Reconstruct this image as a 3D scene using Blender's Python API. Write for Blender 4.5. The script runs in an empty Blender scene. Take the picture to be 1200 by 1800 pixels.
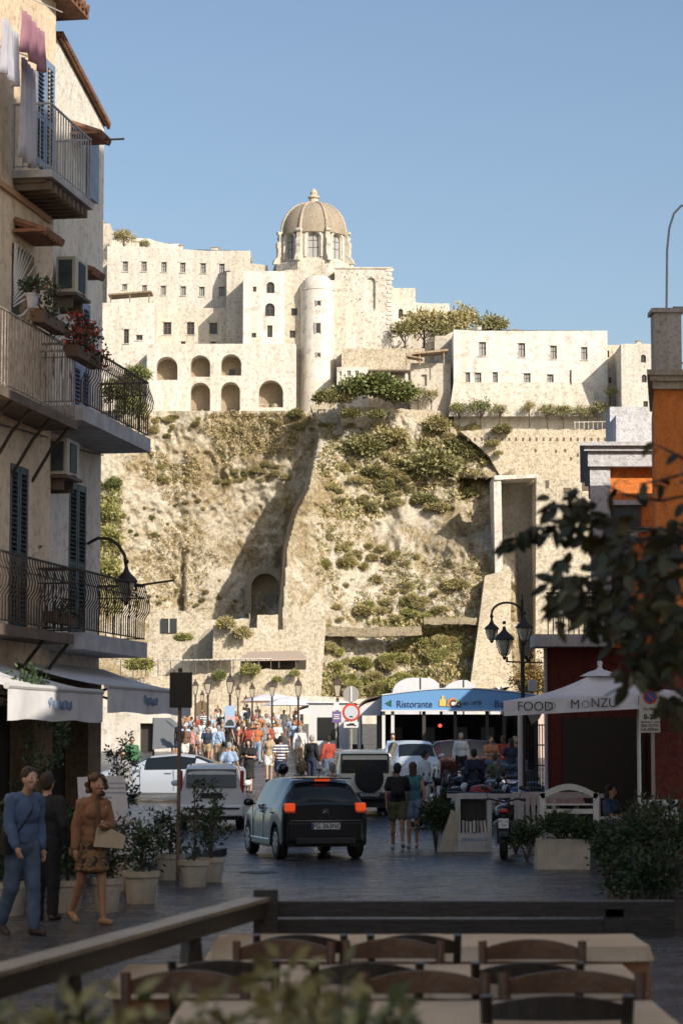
import bpy, math, random
from mathutils import Vector, Matrix, noise
R = math.radians
sc = bpy.context.scene
col = sc.collection
# ------------------------------------------------------------------ camera
F = 4250.0                     # 85 mm lens on a 24 mm wide frame, in 1200 px units
EYE = 2.15
PITCH = math.atan(400 / F)
cam_d = bpy.data.cameras.new('camera'); cam = bpy.data.objects.new('camera', cam_d); col.objects.link(cam)
cam_d.sensor_fit = 'HORIZONTAL'; cam_d.sensor_width = 24; cam_d.lens = 85
cam_d.clip_start = .1; cam_d.clip_end = 6000
cam.location = (0, 0, EYE); cam.rotation_euler = (math.pi / 2 + PITCH, 0, 0)
cam_d.dof.use_dof = True; cam_d.dof.focus_distance = 95; cam_d.dof.aperture_fstop = 5.0
sc.camera = cam
# ------------------------------------------------------------------ light
SUN_AZ, SUN_EL = 38, 30        # degrees right of straight behind the camera, height
sd = Vector((math.sin(R(SUN_AZ)) * math.cos(R(SUN_EL)), -math.cos(R(SUN_AZ)) * math.cos(R(SUN_EL)), math.sin(R(SUN_EL))))
w = bpy.data.worlds.new('World'); sc.world = w; w.use_nodes = True
nt = w.node_tree; bg = nt.nodes['Background']
sky = nt.nodes.new('ShaderNodeTexSky'); sky.sky_type = 'NISHITA'; sky.sun_disc = False
sky.sun_elevation = R(SUN_EL); sky.sun_rotation = math.atan2(sd.x, sd.y)
sky.air_density = 1.0; sky.dust_density = 2.0; sky.ozone_density = 1.2
nt.links.new(sky.outputs[0], bg.inputs[0]); bg.inputs[1].default_value = .104
sl = bpy.data.lights.new('sun', 'SUN'); so = bpy.data.objects.new('sun', sl); col.objects.link(so)
sl.energy = 4.3; sl.angle = R(.5); sl.color = (1, .91, .78)
so.rotation_euler = sd.to_track_quat('Z', 'Y').to_euler(); so.location = (30, -30, 60)
sc.view_settings.view_transform = 'Standard'; sc.view_settings.look = 'None'
sc.view_settings.exposure = 0.42; sc.view_settings.gamma = 1
sc.render.engine = 'CYCLES'
sc.cycles.max_bounces = 5; sc.cycles.transparent_max_bounces = 6

# ------------------------------------------------------------------ pixel (1200x1800) at a real distance -> point
CP, SP = math.cos(PITCH), math.sin(PITCH)
def P(px, py, D):
    a = (px - 600) / F; b = (900 - py) / F
    t = D / (CP - b * SP)
    return Vector((a * t, D, EYE + (SP + b * CP) * t))
def GZ(y):
    if y < 50: return 0
    if y < 60: return .0115 * (y - 50) ** 2 / 10
    if y < 205: return .115 + .023 * (y - 60)
    return 3.45
def GP(px, D, dz=0):           # point on the street at distance D, in picture column px
    return Vector(((px - 600) / F * D * CP, D, GZ(D) + dz))
def GY(px, py):                # street point seen at that pixel (flat part)
    D = EYE * F / (py - 1300)
    return GP(px, D)

# ------------------------------------------------------------------ materials
MATS = {}
def mat(name, c, c2=None, scale=4.0, rough=.8, bump=0, bscale=None, metal=0, mix=(.35, .65), detail=6, spec=None, trans=0, emit=None, isl=0, coat=0, stretch=None, alpha=None):
    if name in MATS: return MATS[name]
    m = bpy.data.materials.new(name); m.use_nodes = True; n = m.node_tree; b = n.nodes['Principled BSDF']
    b.inputs['Base Color'].default_value = (*c, 1); b.inputs['Roughness'].default_value = rough; b.inputs['Metallic'].default_value = metal
    if spec is not None: b.inputs['Specular IOR Level'].default_value = spec
    if trans: b.inputs['Transmission Weight'].default_value = trans
    if coat: b.inputs['Coat Weight'].default_value = coat; b.inputs['Coat Roughness'].default_value = .05
    if emit: b.inputs['Emission Color'].default_value = (*emit[0], 1); b.inputs['Emission Strength'].default_value = emit[1]
    tc = n.nodes.new('ShaderNodeTexCoord'); vec = tc.outputs['Object']
    if stretch:
        mp = n.nodes.new('ShaderNodeMapping'); mp.inputs['Scale'].default_value = stretch
        n.links.new(vec, mp.inputs[0]); vec = mp.outputs[0]
    last = None
    if c2:
        tx = n.nodes.new('ShaderNodeTexNoise'); tx.inputs['Scale'].default_value = scale; tx.inputs['Detail'].default_value = detail
        n.links.new(vec, tx.inputs['Vector'])
        r = n.nodes.new('ShaderNodeValToRGB'); r.color_ramp.elements[0].position = mix[0]; r.color_ramp.elements[1].position = mix[1]
        r.color_ramp.elements[0].color = (*c, 1); r.color_ramp.elements[1].color = (*c2, 1)
        n.links.new(tx.outputs['Fac'], r.inputs[0]); last = r.outputs[0]
    if isl:
        g = n.nodes.new('ShaderNodeNewGeometry'); hs = n.nodes.new('ShaderNodeHueSaturation')
        mr = n.nodes.new('ShaderNodeMapRange'); mr.inputs[3].default_value = 1 - isl; mr.inputs[4].default_value = 1 + isl
        n.links.new(g.outputs['Random Per Island'], mr.inputs[0]); n.links.new(mr.outputs[0], hs.inputs['Value'])
        if last: n.links.new(last, hs.inputs['Color'])
        else: hs.inputs['Color'].default_value = (*c, 1)
        last = hs.outputs[0]
    if last: n.links.new(last, b.inputs['Base Color'])
    if bump:
        t2 = n.nodes.new('ShaderNodeTexNoise'); t2.inputs['Scale'].default_value = bscale or scale * 3; t2.inputs['Detail'].default_value = 8
        n.links.new(vec, t2.inputs['Vector'])
        bp = n.nodes.new('ShaderNodeBump'); bp.inputs['Strength'].default_value = bump; bp.inputs['Distance'].default_value = .1
        n.links.new(t2.outputs['Fac'], bp.inputs['Height']); n.links.new(bp.outputs[0], b.inputs['Normal'])
    MATS[name] = m
    return m
def ramp3(n, fac, stops):
    r = n.nodes.new('ShaderNodeValToRGB'); e = r.color_ramp.elements
    while len(e) < len(stops): e.new(.5)
    for i, (p, c) in enumerate(stops): e[i].position = p; e[i].color = (*c, 1)
    n.links.new(fac, r.inputs[0]); return r.outputs[0]
def noise_n(n, vec, scale, detail=8, rough=.6):
    t = n.nodes.new('ShaderNodeTexNoise'); t.inputs['Scale'].default_value = scale; t.inputs['Detail'].default_value = detail; t.inputs['Roughness'].default_value = rough
    n.links.new(vec, t.inputs['Vector']); return t.outputs['Fac']
def mixc(n, fac, a, b, blend='MIX'):
    m = n.nodes.new('ShaderNodeMixRGB'); m.blend_type = blend
    for s, v in ((0, fac), (1, a), (2, b)):
        if hasattr(v, 'is_linked'): n.links.new(v, m.inputs[s])
        elif isinstance(v, tuple): m.inputs[s].default_value = (*v, 1)
        else: m.inputs[s].default_value = v
    return m.outputs[0]
def rock_mat():
    m = bpy.data.materials.new('limestone_cliff'); m.use_nodes = True; n = m.node_tree; b = n.nodes['Principled BSDF']; b.inputs['Roughness'].default_value = .95
    tc = n.nodes.new('ShaderNodeTexCoord').outputs['Object']
    mp = n.nodes.new('ShaderNodeMapping'); mp.inputs['Scale'].default_value = (1, .5, 1.0); n.links.new(tc, mp.inputs[0]); v = mp.outputs[0]
    stone = ramp3(n, noise_n(n, v, .5, 15, .85), [(.33, (.30, .235, .155)), (.43, (.58, .51, .39)), (.58, (.75, .69, .57))])
    dry = ramp3(n, noise_n(n, v, 2.2, 6, .7), [(.35, (.27, .20, .10)), (.65, (.52, .42, .25))])
    gm = ramp3(n, noise_n(n, v, .10, 14, .84), [(.47, (0, 0, 0)), (.56, (1, 1, 1))])
    c = mixc(n, gm, stone, dry)
    gr = ramp3(n, noise_n(n, v, 1.6, 5, .6), [(.3, (.08, .085, .03)), (.7, (.21, .20, .07))])
    at = n.nodes.new('ShaderNodeAttribute'); at.attribute_name = 'green'
    s = n.nodes.new('ShaderNodeMath'); s.operation = 'MULTIPLY_ADD'; n.links.new(noise_n(n, v, .5, 10, .8), s.inputs[0]); s.inputs[1].default_value = 1.1
    n.links.new(at.outputs['Fac'], s.inputs[2])
    g2 = ramp3(n, s.outputs[0], [(.80, (0, 0, 0)), (.95, (1, 1, 1))])
    c = mixc(n, g2, c, gr)
    sp = ramp3(n, noise_n(n, v, 2.6, 6, .7), [(.52, (0, 0, 0)), (.62, (1, 1, 1))])
    sp2 = n.nodes.new('ShaderNodeMath'); sp2.operation = 'MULTIPLY'; sp2.inputs[1].default_value = .42; n.links.new(sp, sp2.inputs[0])
    c = mixc(n, sp2.outputs[0], c, (.14, .10, .05))
    wn = n.nodes.new('ShaderNodeTexNoise'); wn.inputs['Scale'].default_value = .25; wn.inputs['Detail'].default_value = 8; n.links.new(v, wn.inputs['Vector'])
    va = n.nodes.new('ShaderNodeVectorMath'); va.operation = 'MULTIPLY_ADD'; n.links.new(wn.outputs['Color'], va.inputs[0]); va.inputs[1].default_value = (6, 6, 9); n.links.new(v, va.inputs[2])
    vo = n.nodes.new('ShaderNodeTexVoronoi'); vo.feature = 'DISTANCE_TO_EDGE'; vo.inputs['Scale'].default_value = .42; n.links.new(va.outputs[0], vo.inputs['Vector'])
    ck = ramp3(n, vo.outputs['Distance'], [(.0, (1, 1, 1)), (.05, (0, 0, 0))])
    lim = n.nodes.new('ShaderNodeMath'); lim.operation = 'MULTIPLY'; n.links.new(ck, lim.inputs[0]); n.links.new(ramp3(n, noise_n(n, v, .2, 4), [(.45, (0, 0, 0)), (.6, (.8, .8, .8))]), lim.inputs[1])
    c = mixc(n, lim.outputs[0], c, (.16, .12, .08))
    n.links.new(c, b.inputs['Base Color'])
    bp = n.nodes.new('ShaderNodeBump'); bp.inputs['Strength'].default_value = .9; bp.inputs['Distance'].default_value = 1.0
    n.links.new(noise_n(n, v, 1.3, 10, .75), bp.inputs['Height']); n.links.new(bp.outputs[0], b.inputs['Normal'])
    return m
def old_wall(name, c, dark, s=.22, stone=False, amount=(.42, .66), rubble=0):
    if name in MATS: return MATS[name]
    m = bpy.data.materials.new(name); m.use_nodes = True; n = m.node_tree; b = n.nodes['Principled BSDF']; b.inputs['Roughness'].default_value = .93
    tc = n.nodes.new('ShaderNodeTexCoord').outputs['Object']
    mp = n.nodes.new('ShaderNodeMapping'); mp.inputs['Scale'].default_value = (1, 1, .45); n.links.new(tc, mp.inputs[0]); v = mp.outputs[0]
    k = ramp3(n, noise_n(n, v, s, 12, .78), [(amount[0], dark), (amount[1], c)])
    fine = ramp3(n, noise_n(n, tc, s * 11, 8, .75), [(.36, tuple(x * .55 for x in dark)), (.50, c)])
    c1 = mixc(n, .58, k, fine)
    mp2 = n.nodes.new('ShaderNodeMapping'); mp2.inputs['Scale'].default_value = (1.3, 1.3, .16); n.links.new(tc, mp2.inputs[0])
    sk = ramp3(n, noise_n(n, mp2.outputs[0], s * 5, 6, .7), [(.36, (.74, .71, .66)), (.54, (1, 1, 1))])
    c1 = mixc(n, .55, c1, sk, 'MULTIPLY')
    h = noise_n(n, tc, s * 14, 8, .7)
    if rubble:
        vo = n.nodes.new('ShaderNodeTexVoronoi'); vo.inputs['Scale'].default_value = rubble; vo.feature = 'F1'; n.links.new(tc, vo.inputs['Vector'])
        sep = n.nodes.new('ShaderNodeSeparateColor'); n.links.new(vo.outputs['Color'], sep.inputs[0])
        e = ramp3(n, sep.outputs[0], [(.0, tuple(x * .9 for x in dark)), (.5, (.86, .83, .78)), (1, (1, 1, 1))])
        c1 = mixc(n, .5, c1, e, 'MULTIPLY')
    n.links.new(c1, b.inputs['Base Color'])
    bp = n.nodes.new('ShaderNodeBump'); bp.inputs['Strength'].default_value = .5; bp.inputs['Distance'].default_value = .12 if s < 1 else .02
    n.links.new(h, bp.inputs['Height']); n.links.new(bp.outputs[0], b.inputs['Normal'])
    MATS[name] = m
    return m
def cobble_mat():
    m = bpy.data.materials.new('basalt_cobbles'); m.use_nodes = True; n = m.node_tree; b = n.nodes['Principled BSDF']
    tc = n.nodes.new('ShaderNodeTexCoord').outputs['Object']
    br = n.nodes.new('ShaderNodeTexBrick'); n.links.new(tc, br.inputs['Vector'])
    br.inputs['Scale'].default_value = 1; br.inputs['Brick Width'].default_value = .55; br.inputs['Row Height'].default_value = .33
    br.inputs['Mortar Size'].default_value = .018; br.inputs['Mortar Smooth'].default_value = .6
    br.inputs['Color1'].default_value = (.040, .041, .046, 1); br.inputs['Color2'].default_value = (.085, .085, .092, 1); br.inputs['Mortar'].default_value = (.018, .017, .016, 1)
    nz = ramp3(n, noise_n(n, tc, .8, 8, .65), [(.3, (.55, .55, .55)), (.7, (1.25, 1.25, 1.25))])
    n.links.new(mixc(n, 1.0, br.outputs[0], nz, 'MULTIPLY'), b.inputs['Base Color'])
    rr = n.nodes.new('ShaderNodeMapRange'); n.links.new(noise_n(n, tc, 1.3, 6), rr.inputs[0]); rr.inputs[1].default_value = .3; rr.inputs[2].default_value = .7; rr.inputs[3].default_value = .10; rr.inputs[4].default_value = .42
    n.links.new(rr.outputs[0], b.inputs['Roughness'])
    # worn stones: every stone lies at its own slight tilt, long swells across the street
    mp = n.nodes.new('ShaderNodeMapping'); mp.inputs['Scale'].default_value = (.8, 2.6, 1); n.links.new(tc, mp.inputs[0])
    a = n.nodes.new('ShaderNodeMath'); a.operation = 'MULTIPLY_ADD'; n.links.new(noise_n(n, mp.outputs[0], 1.1, 7, .6), a.inputs[0]); a.inputs[1].default_value = 3.0; 
    inv = n.nodes.new('ShaderNodeMath'); inv.operation = 'MULTIPLY'; inv.inputs[1].default_value = -.35; n.links.new(br.outputs['Fac'], inv.inputs[0])
    n.links.new(inv.outputs[0], a.inputs[2])
    bp = n.nodes.new('ShaderNodeBump'); bp.inputs['Strength'].default_value = 1.0; bp.inputs['Distance'].default_value = .06
    n.links.new(a.outputs[0], bp.inputs['Height']); n.links.new(bp.outputs[0], b.inputs['Normal'])
    b.inputs['Specular IOR Level'].default_value = .55
    return m

# ------------------------------------------------------------------ mesh builder
class MB:
    def __init__(s): s.v = []; s.f = []
    def quad(s, *p):
        i = len(s.v); s.v += [tuple(q) for q in p]; s.f.append(tuple(range(i, i + len(p))))
    def box(s, c, d, rz=0, rx=0, ry=0, taper=1.0):
        cx, cy, cz = c; a, b, h = d[0] / 2, d[1] / 2, d[2] / 2
        M = Matrix.Rotation(rz, 3, 'Z') @ Matrix.Rotation(ry, 3, 'Y') @ Matrix.Rotation(rx, 3, 'X')
        i = len(s.v)
        for z, t in ((-h, 1), (h, taper)):
            for x, y in ((-a, -b), (a, -b), (a, b), (-a, b)):
                q = M @ Vector((x * t, y * t, z)); s.v.append((q.x + cx, q.y + cy, q.z + cz))
        for q in ((3, 2, 1, 0), (4, 5, 6, 7), (0, 1, 5, 4), (1, 2, 6, 5), (2, 3, 7, 6), (3, 0, 4, 7)): s.f.append(tuple(i + k for k in q))
        return s
    def tube(s, pts, r, n=8, caps=True):
        pts = [Vector(p) for p in pts]; m = len(pts)
        rs = r if isinstance(r, (list, tuple)) else [r] * m
        base = len(s.v); up = None
        for k, p in enumerate(pts):
            d = (pts[min(k + 1, m - 1)] - pts[max(k - 1, 0)])
            if d.length < 1e-9: d = Vector((0, 0, 1))
            d.normalize()
            if up is None: up = Vector((0, 0, 1)) if abs(d.z) < .9 else Vector((1, 0, 0))
            a = d.cross(up)
            if a.length < 1e-4: a = d.cross(Vector((.3, 1, .2)))
            a.normalize(); b = a.cross(d).normalized(); up = b
            for j in range(n):
                t = 2 * math.pi * j / n; q = p + (a * math.cos(t) + b * math.sin(t)) * rs[k]; s.v.append(tuple(q))
        for k in range(m - 1):
            for j in range(n):
                j2 = (j + 1) % n; o = base + k * n
                s.f.append((o + j, o + j2, o + n + j2, o + n + j))
        if caps:
            s.f.append(tuple(base + j for j in reversed(range(n)))); s.f.append(tuple(base + (m - 1) * n + j for j in range(n)))
        return s
    def lathe(s, prof, c=(0, 0, 0), n=20, sq=None, a0=0):
        c = Vector(c); base = len(s.v)
        for r, z in prof:
            for j in range(n):
                t = 2 * math.pi * j / n + a0; s.v.append((c.x + r * math.cos(t), c.y + r * math.sin(t), c.z + z))
        for k in range(len(prof) - 1):
            for j in range(n):
                j2 = (j + 1) % n; o = base + k * n; s.f.append((o + j, o + j2, o + n + j2, o + n + j))
        s.f.append(tuple(base + j for j in reversed(range(n)))); s.f.append(tuple(base + (len(prof) - 1) * n + j for j in range(n)))
        return s
    def ell(s, c, r, nu=12, nv=8, M=None):
        c = Vector(c); base = len(s.v)
        for i in range(1, nv):
            ph = math.pi * i / nv
            for j in range(nu):
                t = 2 * math.pi * j / nu; q = Vector((r[0] * math.sin(ph) * math.cos(t), r[1] * math.sin(ph) * math.sin(t), r[2] * math.cos(ph)))
                if M: q = M @ q
                s.v.append(tuple(c + q))
        tp = Vector((0, 0, r[2])); 
        if M: tp = M @ tp
        s.v.append(tuple(c + tp)); s.v.append(tuple(c - tp)); T = len(s.v) - 2; B = T + 1
        for i in range(nv - 2):
            for j in range(nu):
                j2 = (j + 1) % nu; o = base + i * nu; s.f.append((o + j, o + nu + j, o + nu + j2, o + j2))
        for j in range(nu):
            j2 = (j + 1) % nu; s.f.append((T, base + j, base + j2)); o = base + (nv - 2) * nu; s.f.append((B, o + j2, o + j))
        return s
    def prism(s, poly, O, U, V, N, depth):      # polygon in the (U,V) plane extruded along N
        O, U, V, N = Vector(O), Vector(U), Vector(V), Vector(N); i = len(s.v); n = len(poly)
        for dd in (0, depth):
            for a, b in poly: s.v.append(tuple(O + U * a + V * b + N * dd))
        s.f.append(tuple(i + k for k in range(n))); s.f.append(tuple(i + n + k for k in reversed(range(n))))
        for k in range(n):
            k2 = (k + 1) % n; s.f.append((i + k, i + n + k, i + n + k2, i + k2))
        return s
    def add(s, other, M=None):
        i = len(s.v)
        s.v += [tuple(M @ Vector(v)) if M else v for v in other.v]; s.f += [tuple(i + k for k in f) for f in other.f]; return s
    def build(s, name, m, parent=None, smooth=None, world=False, clean=False):
        me = bpy.data.meshes.new(name)
        if world and parent is not None:
            L = parent.location; vs = [(v[0] - L.x, v[1] - L.y, v[2] - L.z) for v in s.v]
        else: vs = s.v
        me.from_pydata(vs, [], s.f); me.update()
        if m is not None: me.materials.append(m)
        if smooth is not None:
            me.polygons.foreach_set('use_smooth', [True] * len(me.polygons))
            me.set_sharp_from_angle(angle=R(smooth))
        o = bpy.data.objects.new(name, me); col.objects.link(o)
        if parent is not None: o.parent = parent
        return o
def tag(o, label=None, cat=None, group=None, kind=None):
    if label: o['label'] = label
    if cat: o['category'] = cat
    if group: o['group'] = group
    if kind: o['kind'] = kind
    return o
def root(name, label, cat, loc=(0, 0, 0), rz=0, group=None, scale=None):
    o = bpy.data.objects.new(name, None); col.objects.link(o); o.location = loc; o.rotation_euler = (0, 0, rz)
    o.empty_display_size = .2
    if scale: o.scale = scale if isinstance(scale, tuple) else (scale,) * 3
    return tag(o, label, cat, group)
KIDS = {}
def children(o): return [c for c in col.objects if c.parent == o]
def snapshot(o):
    def rec(x): return [(c, rec(c)) for c in children(x)]
    return rec(o)
def clone(o, tree, loc, rz=0, label=None, scale=None, mats=None, group=None):
    r = o.copy(); col.objects.link(r); r.location = loc; r.rotation_euler = (0, 0, rz)
    if scale: r.scale = scale if isinstance(scale, tuple) else (scale,) * 3
    if label: r['label'] = label
    if group: r['group'] = group
    def rec(tr, par):
        for c, sub in tr:
            d = c.copy(); col.objects.link(d); d.parent = par
            if mats:
                k = c.name.split('.')[0]
                if k in mats and mats[k] is not None and d.material_slots:
                    d.material_slots[0].link = 'OBJECT'; d.material_slots[0].material = mats[k]
            rec(sub, d)
    rec(tree, r)
    return r
def text(s, size, m, parent, name='lettering', loc=(0, 0, 0), rot=(math.pi / 2, 0, 0), depth=.006, align='CENTER', sx=1, bold=0, label=None, shear=0):
    cu = bpy.data.curves.new('txt', 'FONT'); cu.body = s; cu.size = size; cu.extrude = depth; cu.align_x = align; cu.align_y = 'CENTER'; cu.offset = bold; cu.shear = shear
    t = bpy.data.objects.new('txt', cu); col.objects.link(t)
    dg = bpy.context.evaluated_depsgraph_get(); me = bpy.data.meshes.new_from_object(t.evaluated_get(dg))
    bpy.data.objects.remove(t); me.materials.clear(); me.materials.append(m)
    o = bpy.data.objects.new(name, me); col.objects.link(o); o.parent = parent; o.location = loc; o.rotation_euler = rot; o.scale = (sx, 1, 1)
    if label: o['label'] = label
    return o

# facade with real openings. O = origin, U = along, inward = N ; holes (u0,u1,w0,w1,arch)
def facade(mb, O, U, N, u0, u1, w0, w1, holes, depth=.35, topf=None):
    O, U, N = Vector(O), Vector(U), Vector(N); Z = Vector((0, 0, 1))
    def pt(u, w_, d=0): return O + U * u + Z * w_ + N * d
    us = sorted(set([u0, u1] + [x for h in holes for x in h[:2]])); ws = sorted(set([w0, w1] + [x for h in holes for x in h[2:4]]))
    for a, b in zip(us, us[1:]):
        for c, d in zip(ws, ws[1:]):
            mu, mw = (a + b) / 2, (c + d) / 2
            if any(h[0] < mu < h[1] and h[2] < mw < h[3] for h in holes): continue
            mb.quad(pt(a, c), pt(b, c), pt(b, d), pt(a, d))
    for h in holes:
        a, b, c, d = h[:4]
        if len(h) > 4 and h[4]:
            r = (b - a) / 2; rh = min(r, (d - c) * .9); n = 10
            arc = [(a + r - r * math.cos(math.pi * k / n), d - rh + rh * math.sin(math.pi * k / n)) for k in range(n + 1)]
            for k in range(n):
                p, q = arc[k], arc[k + 1]; mid = n // 2
                cor = (a, d) if k < mid else (b, d)
                mb.quad(pt(*cor), pt(*p), pt(*q))
            mb.quad(pt(a, d), pt(*arc[n // 2]), pt(b, d))
            out = [(a, c)] + arc + [(b, c)]
        else: out = [(a, c), (a, d), (b, d), (b, c)]
        for k in range(len(out)):
            p, q = out[k], out[(k + 1) % len(out)]
            mb.quad(pt(*p), pt(*q), pt(*q, depth), pt(*p, depth))
# =================================================================== THE LAND
rng = random.Random(7)
# ground: one sheet to the horizon
def strip(name, xs, ys, dz, m, label=None):
    mb = MB()
    for a, b in zip(ys, ys[1:]):
        for c, d in zip(xs, xs[1:]):
            mb.quad((c, a, GZ(a) + dz), (d, a, GZ(a) + dz), (d, b, GZ(b) + dz), (c, b, GZ(b) + dz))
    o = mb.build(name, m); o['kind'] = 'structure'; return o
ys = [-1500, -200, -40, 0, 20, 40, 50, 55, 60, 80, 120, 160, 205]
gm = mat('packed_earth', (.09, .085, .075), (.15, .135, .11), scale=.6, rough=.95, bump=.3)
mb = MB()
gy = ys + [290, 3500]
def GZ2(y): return GZ(y) if y <= 205 else (3.45 if y < 300 else -3)
for a, b in zip(gy, gy[1:]):
    mb.quad((-1600, a, GZ2(a) - .012), (1600, a, GZ2(a) - .012), (1600, b, GZ2(b) - .012), (-1600, b, GZ2(b) - .012))
mb.build('ground', gm)['kind'] = 'structure'
street = strip('street', [-30, 0, 30], [-20, 0, 20, 40, 50, 52, 54, 56, 58, 60, 100, 150, 205], 0, cobble_mat())
mb = MB(); mb.quad((-3000, 420, -.3), (3000, 420, -.3), (3000, 3400, -.3), (-3000, 3400, -.3))
mb.build('sea', mat('sea_water', (.02, .05, .09), rough=.15, bump=.4, bscale=.3))['kind'] = 'structure'

# the rock of the castle: a real relief, modelled in world metres
def lerp(t, pts):
    if t <= pts[0][0]: return pts[0][1]
    for (a, b), (c, d) in zip(pts, pts[1:]):
        if t <= c: return b + (d - b) * (t - a) / (c - a)
    return pts[-1][1]
RIDGE = [(700, 590), (745, 566), (830, 547), (860, 541), (900, 520), (960, 504), (1095, 494), (1140, 500)]
STEP = [(700, 0), (742, 1.5), (790, 5.5), (850, 10.5), (920, 17.0), (1000, 23), (1095, 24), (1130, 21)]
GREENS = [(460, 770, 90, 40, .13), (215, 860, 40, 110, .25), (690, 790, 150, 60, .26), (760, 830, 110, 60, .22), (660, 1180, 130, 50, .28), (780, 1040, 60, 60, .12), (640, 1080, 60, 40, .12), (520, 760, 60, 40, .2), (700, 870, 80, 30, .12), (860, 1190, 60, 60, .2), (330, 1170, 120, 30, .1)]
def rockD(px, py):
    D = 372 - 32 * max(-.1, (py - 730) / 500)
    rx = lerp(py, RIDGE); st = lerp(py, STEP)
    s = rx - px
    if s > 0:
        k = min(1, s / 7.0)
        D += st * k * max(.12, 1 - max(0, s - 90) / 330) 
        D += 3.2 * math.exp(-((px - 372) / 60) ** 2) * min(1, max(0, (py - 900) / 120)) * -1   # bulge left of the hollow
    # cleft further left
    c = px - (318 - (1075 - py) * .04)
    if 945 < py < 1075 and 0 < 326 - px < 90: D += 3.6 * (py - 945) / 130 * min(1, (326 - px) / 4) * max(0, 1 - (326 - px) / 90)
    # brow of scrub above bare crags right of the ridge
    if px > rx: D -= 8.5 * math.exp(-(px - rx) / 55) * max(0, min(1, (py - 770) / 110)) * max(0, min(1, (1150 - py) / 60))
    if px > rx:
        t = (py - 880) / 60
        D += 2.5 * (1 / (1 + math.exp(-t))) * math.exp(-((px - 700) / 140) ** 2)
        if 800 < px < 866 and 840 < py < 945: D += 5.5 * min(1, (px - 800) / 12)
    p = P(px, py, 360)
    q = Vector((p.x * .06, p.z * .06, 3.1))
    D += 2.6 * (noise.fractal(q, .9, 2.1, 6) )
    q2 = Vector((p.x * .22, p.z * .16, 9))
    r = noise.ridged_multi_fractal(q2, .9, 2.2, 6, .9, 2.0)
    amp = .55 if s > 0 else .9
    D -= amp * (r - 1.1)
    if px > rx and 850 < py < 1010: D -= 1.0 * (noise.ridged_multi_fractal(Vector((p.x * .11, p.z * .11, 5)), .8, 2.2, 4, .9, 2.0) - 1)
    if px > 905: D += min(16, (px - 905) * .8)
    q3 = Vector((p.x * .7, p.z * .55, 2)); D -= .7 * (noise.ridged_multi_fractal(q3, .8, 2.2, 4, .9, 2.0) - 1)
    return D
def build_rock():
    xs = [140 + 2.6 * i for i in range(400)]; xs = [-700, -300, -60, 60] + xs + [1230, 1500, 1900]
    yy = [696 + 2.6 * j for j in range(226)]
    V = []; G = []
    for j, py in enumerate(yy):
        for px in xs:
            D = rockD(px, py) if 100 < px < 1200 else rockD(min(max(px, 141), 1175), py) + abs(px - 650) * .05
            if py < 722: D += 3.0 * (722 - py)
            v = P(px, py, min(D, 440)); 
            if py < 722: v.z = P(px, 722, 372).z + (722 - py) * .05
            V.append(tuple(v))
            g = 0
            for cx, cy, rx_, ry_, a in GREENS: g += a * .85 * math.exp(-((px - cx) / rx_) ** 2 - ((py - cy) / ry_) ** 2)
            G.append(min(.5, g))
    nx = len(xs); Fs = [(j * nx + i, j * nx + i + 1, (j + 1) * nx + i + 1, (j + 1) * nx + i) for j in range(len(yy) - 1) for i in range(nx - 1)]
    me = bpy.data.meshes.new('castle_rock'); me.from_pydata(V, [], [f[::-1] for f in Fs]); me.update()
    at = me.attributes.new('green', 'FLOAT', 'POINT'); at.data.foreach_set('value', G)
    me.polygons.foreach_set('use_smooth', [True] * len(me.polygons))
    me.materials.append(rock_mat()); o = bpy.data.objects.new('castle_rock', me); col.objects.link(o); o['kind'] = 'structure'
build_rock()

# =================================================================== THE CASTLE
WALL = old_wall('sun_bleached_plaster', (.68, .64, .58), (.42, .37, .29), s=.14, amount=(.40, .58))
WALL2 = old_wall('weathered_plaster', (.62, .57, .49), (.33, .29, .22), s=.16, amount=(.40, .60))
WALL3 = old_wall('limewashed_wall', (.72, .69, .63), (.54, .49, .42), s=.07, amount=(.36, .62)); WALL4 = old_wall('grey_plaster', (.64, .60, .54), (.40, .36, .30), s=.2, amount=(.38, .6)); PATCH = old_wall('patched_wall', (.66, .60, .49), (.36, .30, .21), s=.3, amount=(.36, .6), rubble=3.0)
RUB = old_wall('rubble_stone', (.64, .57, .45), (.36, .30, .21), s=.3, amount=(.35, .6), rubble=3.4)
DOMEM = old_wall('dome_render', (.37, .31, .235), (.22, .18, .135), s=.3, amount=(.35, .65))
GLASSD = mat('dark_window', (.035, .038, .04), rough=.25)
GREYWIN = mat('grey_window', (.34, .34, .33), rough=.4)
FRAMEB = mat('brown_frame', (.12, .085, .06), rough=.7)
FRAMEW = mat('pale_frame', (.55, .52, .47), rough=.7)
def px_x(px, D, py=650): return P(px, py, D).x
def px_z(py, D, px=600): return P(px, py, D).z
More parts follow.
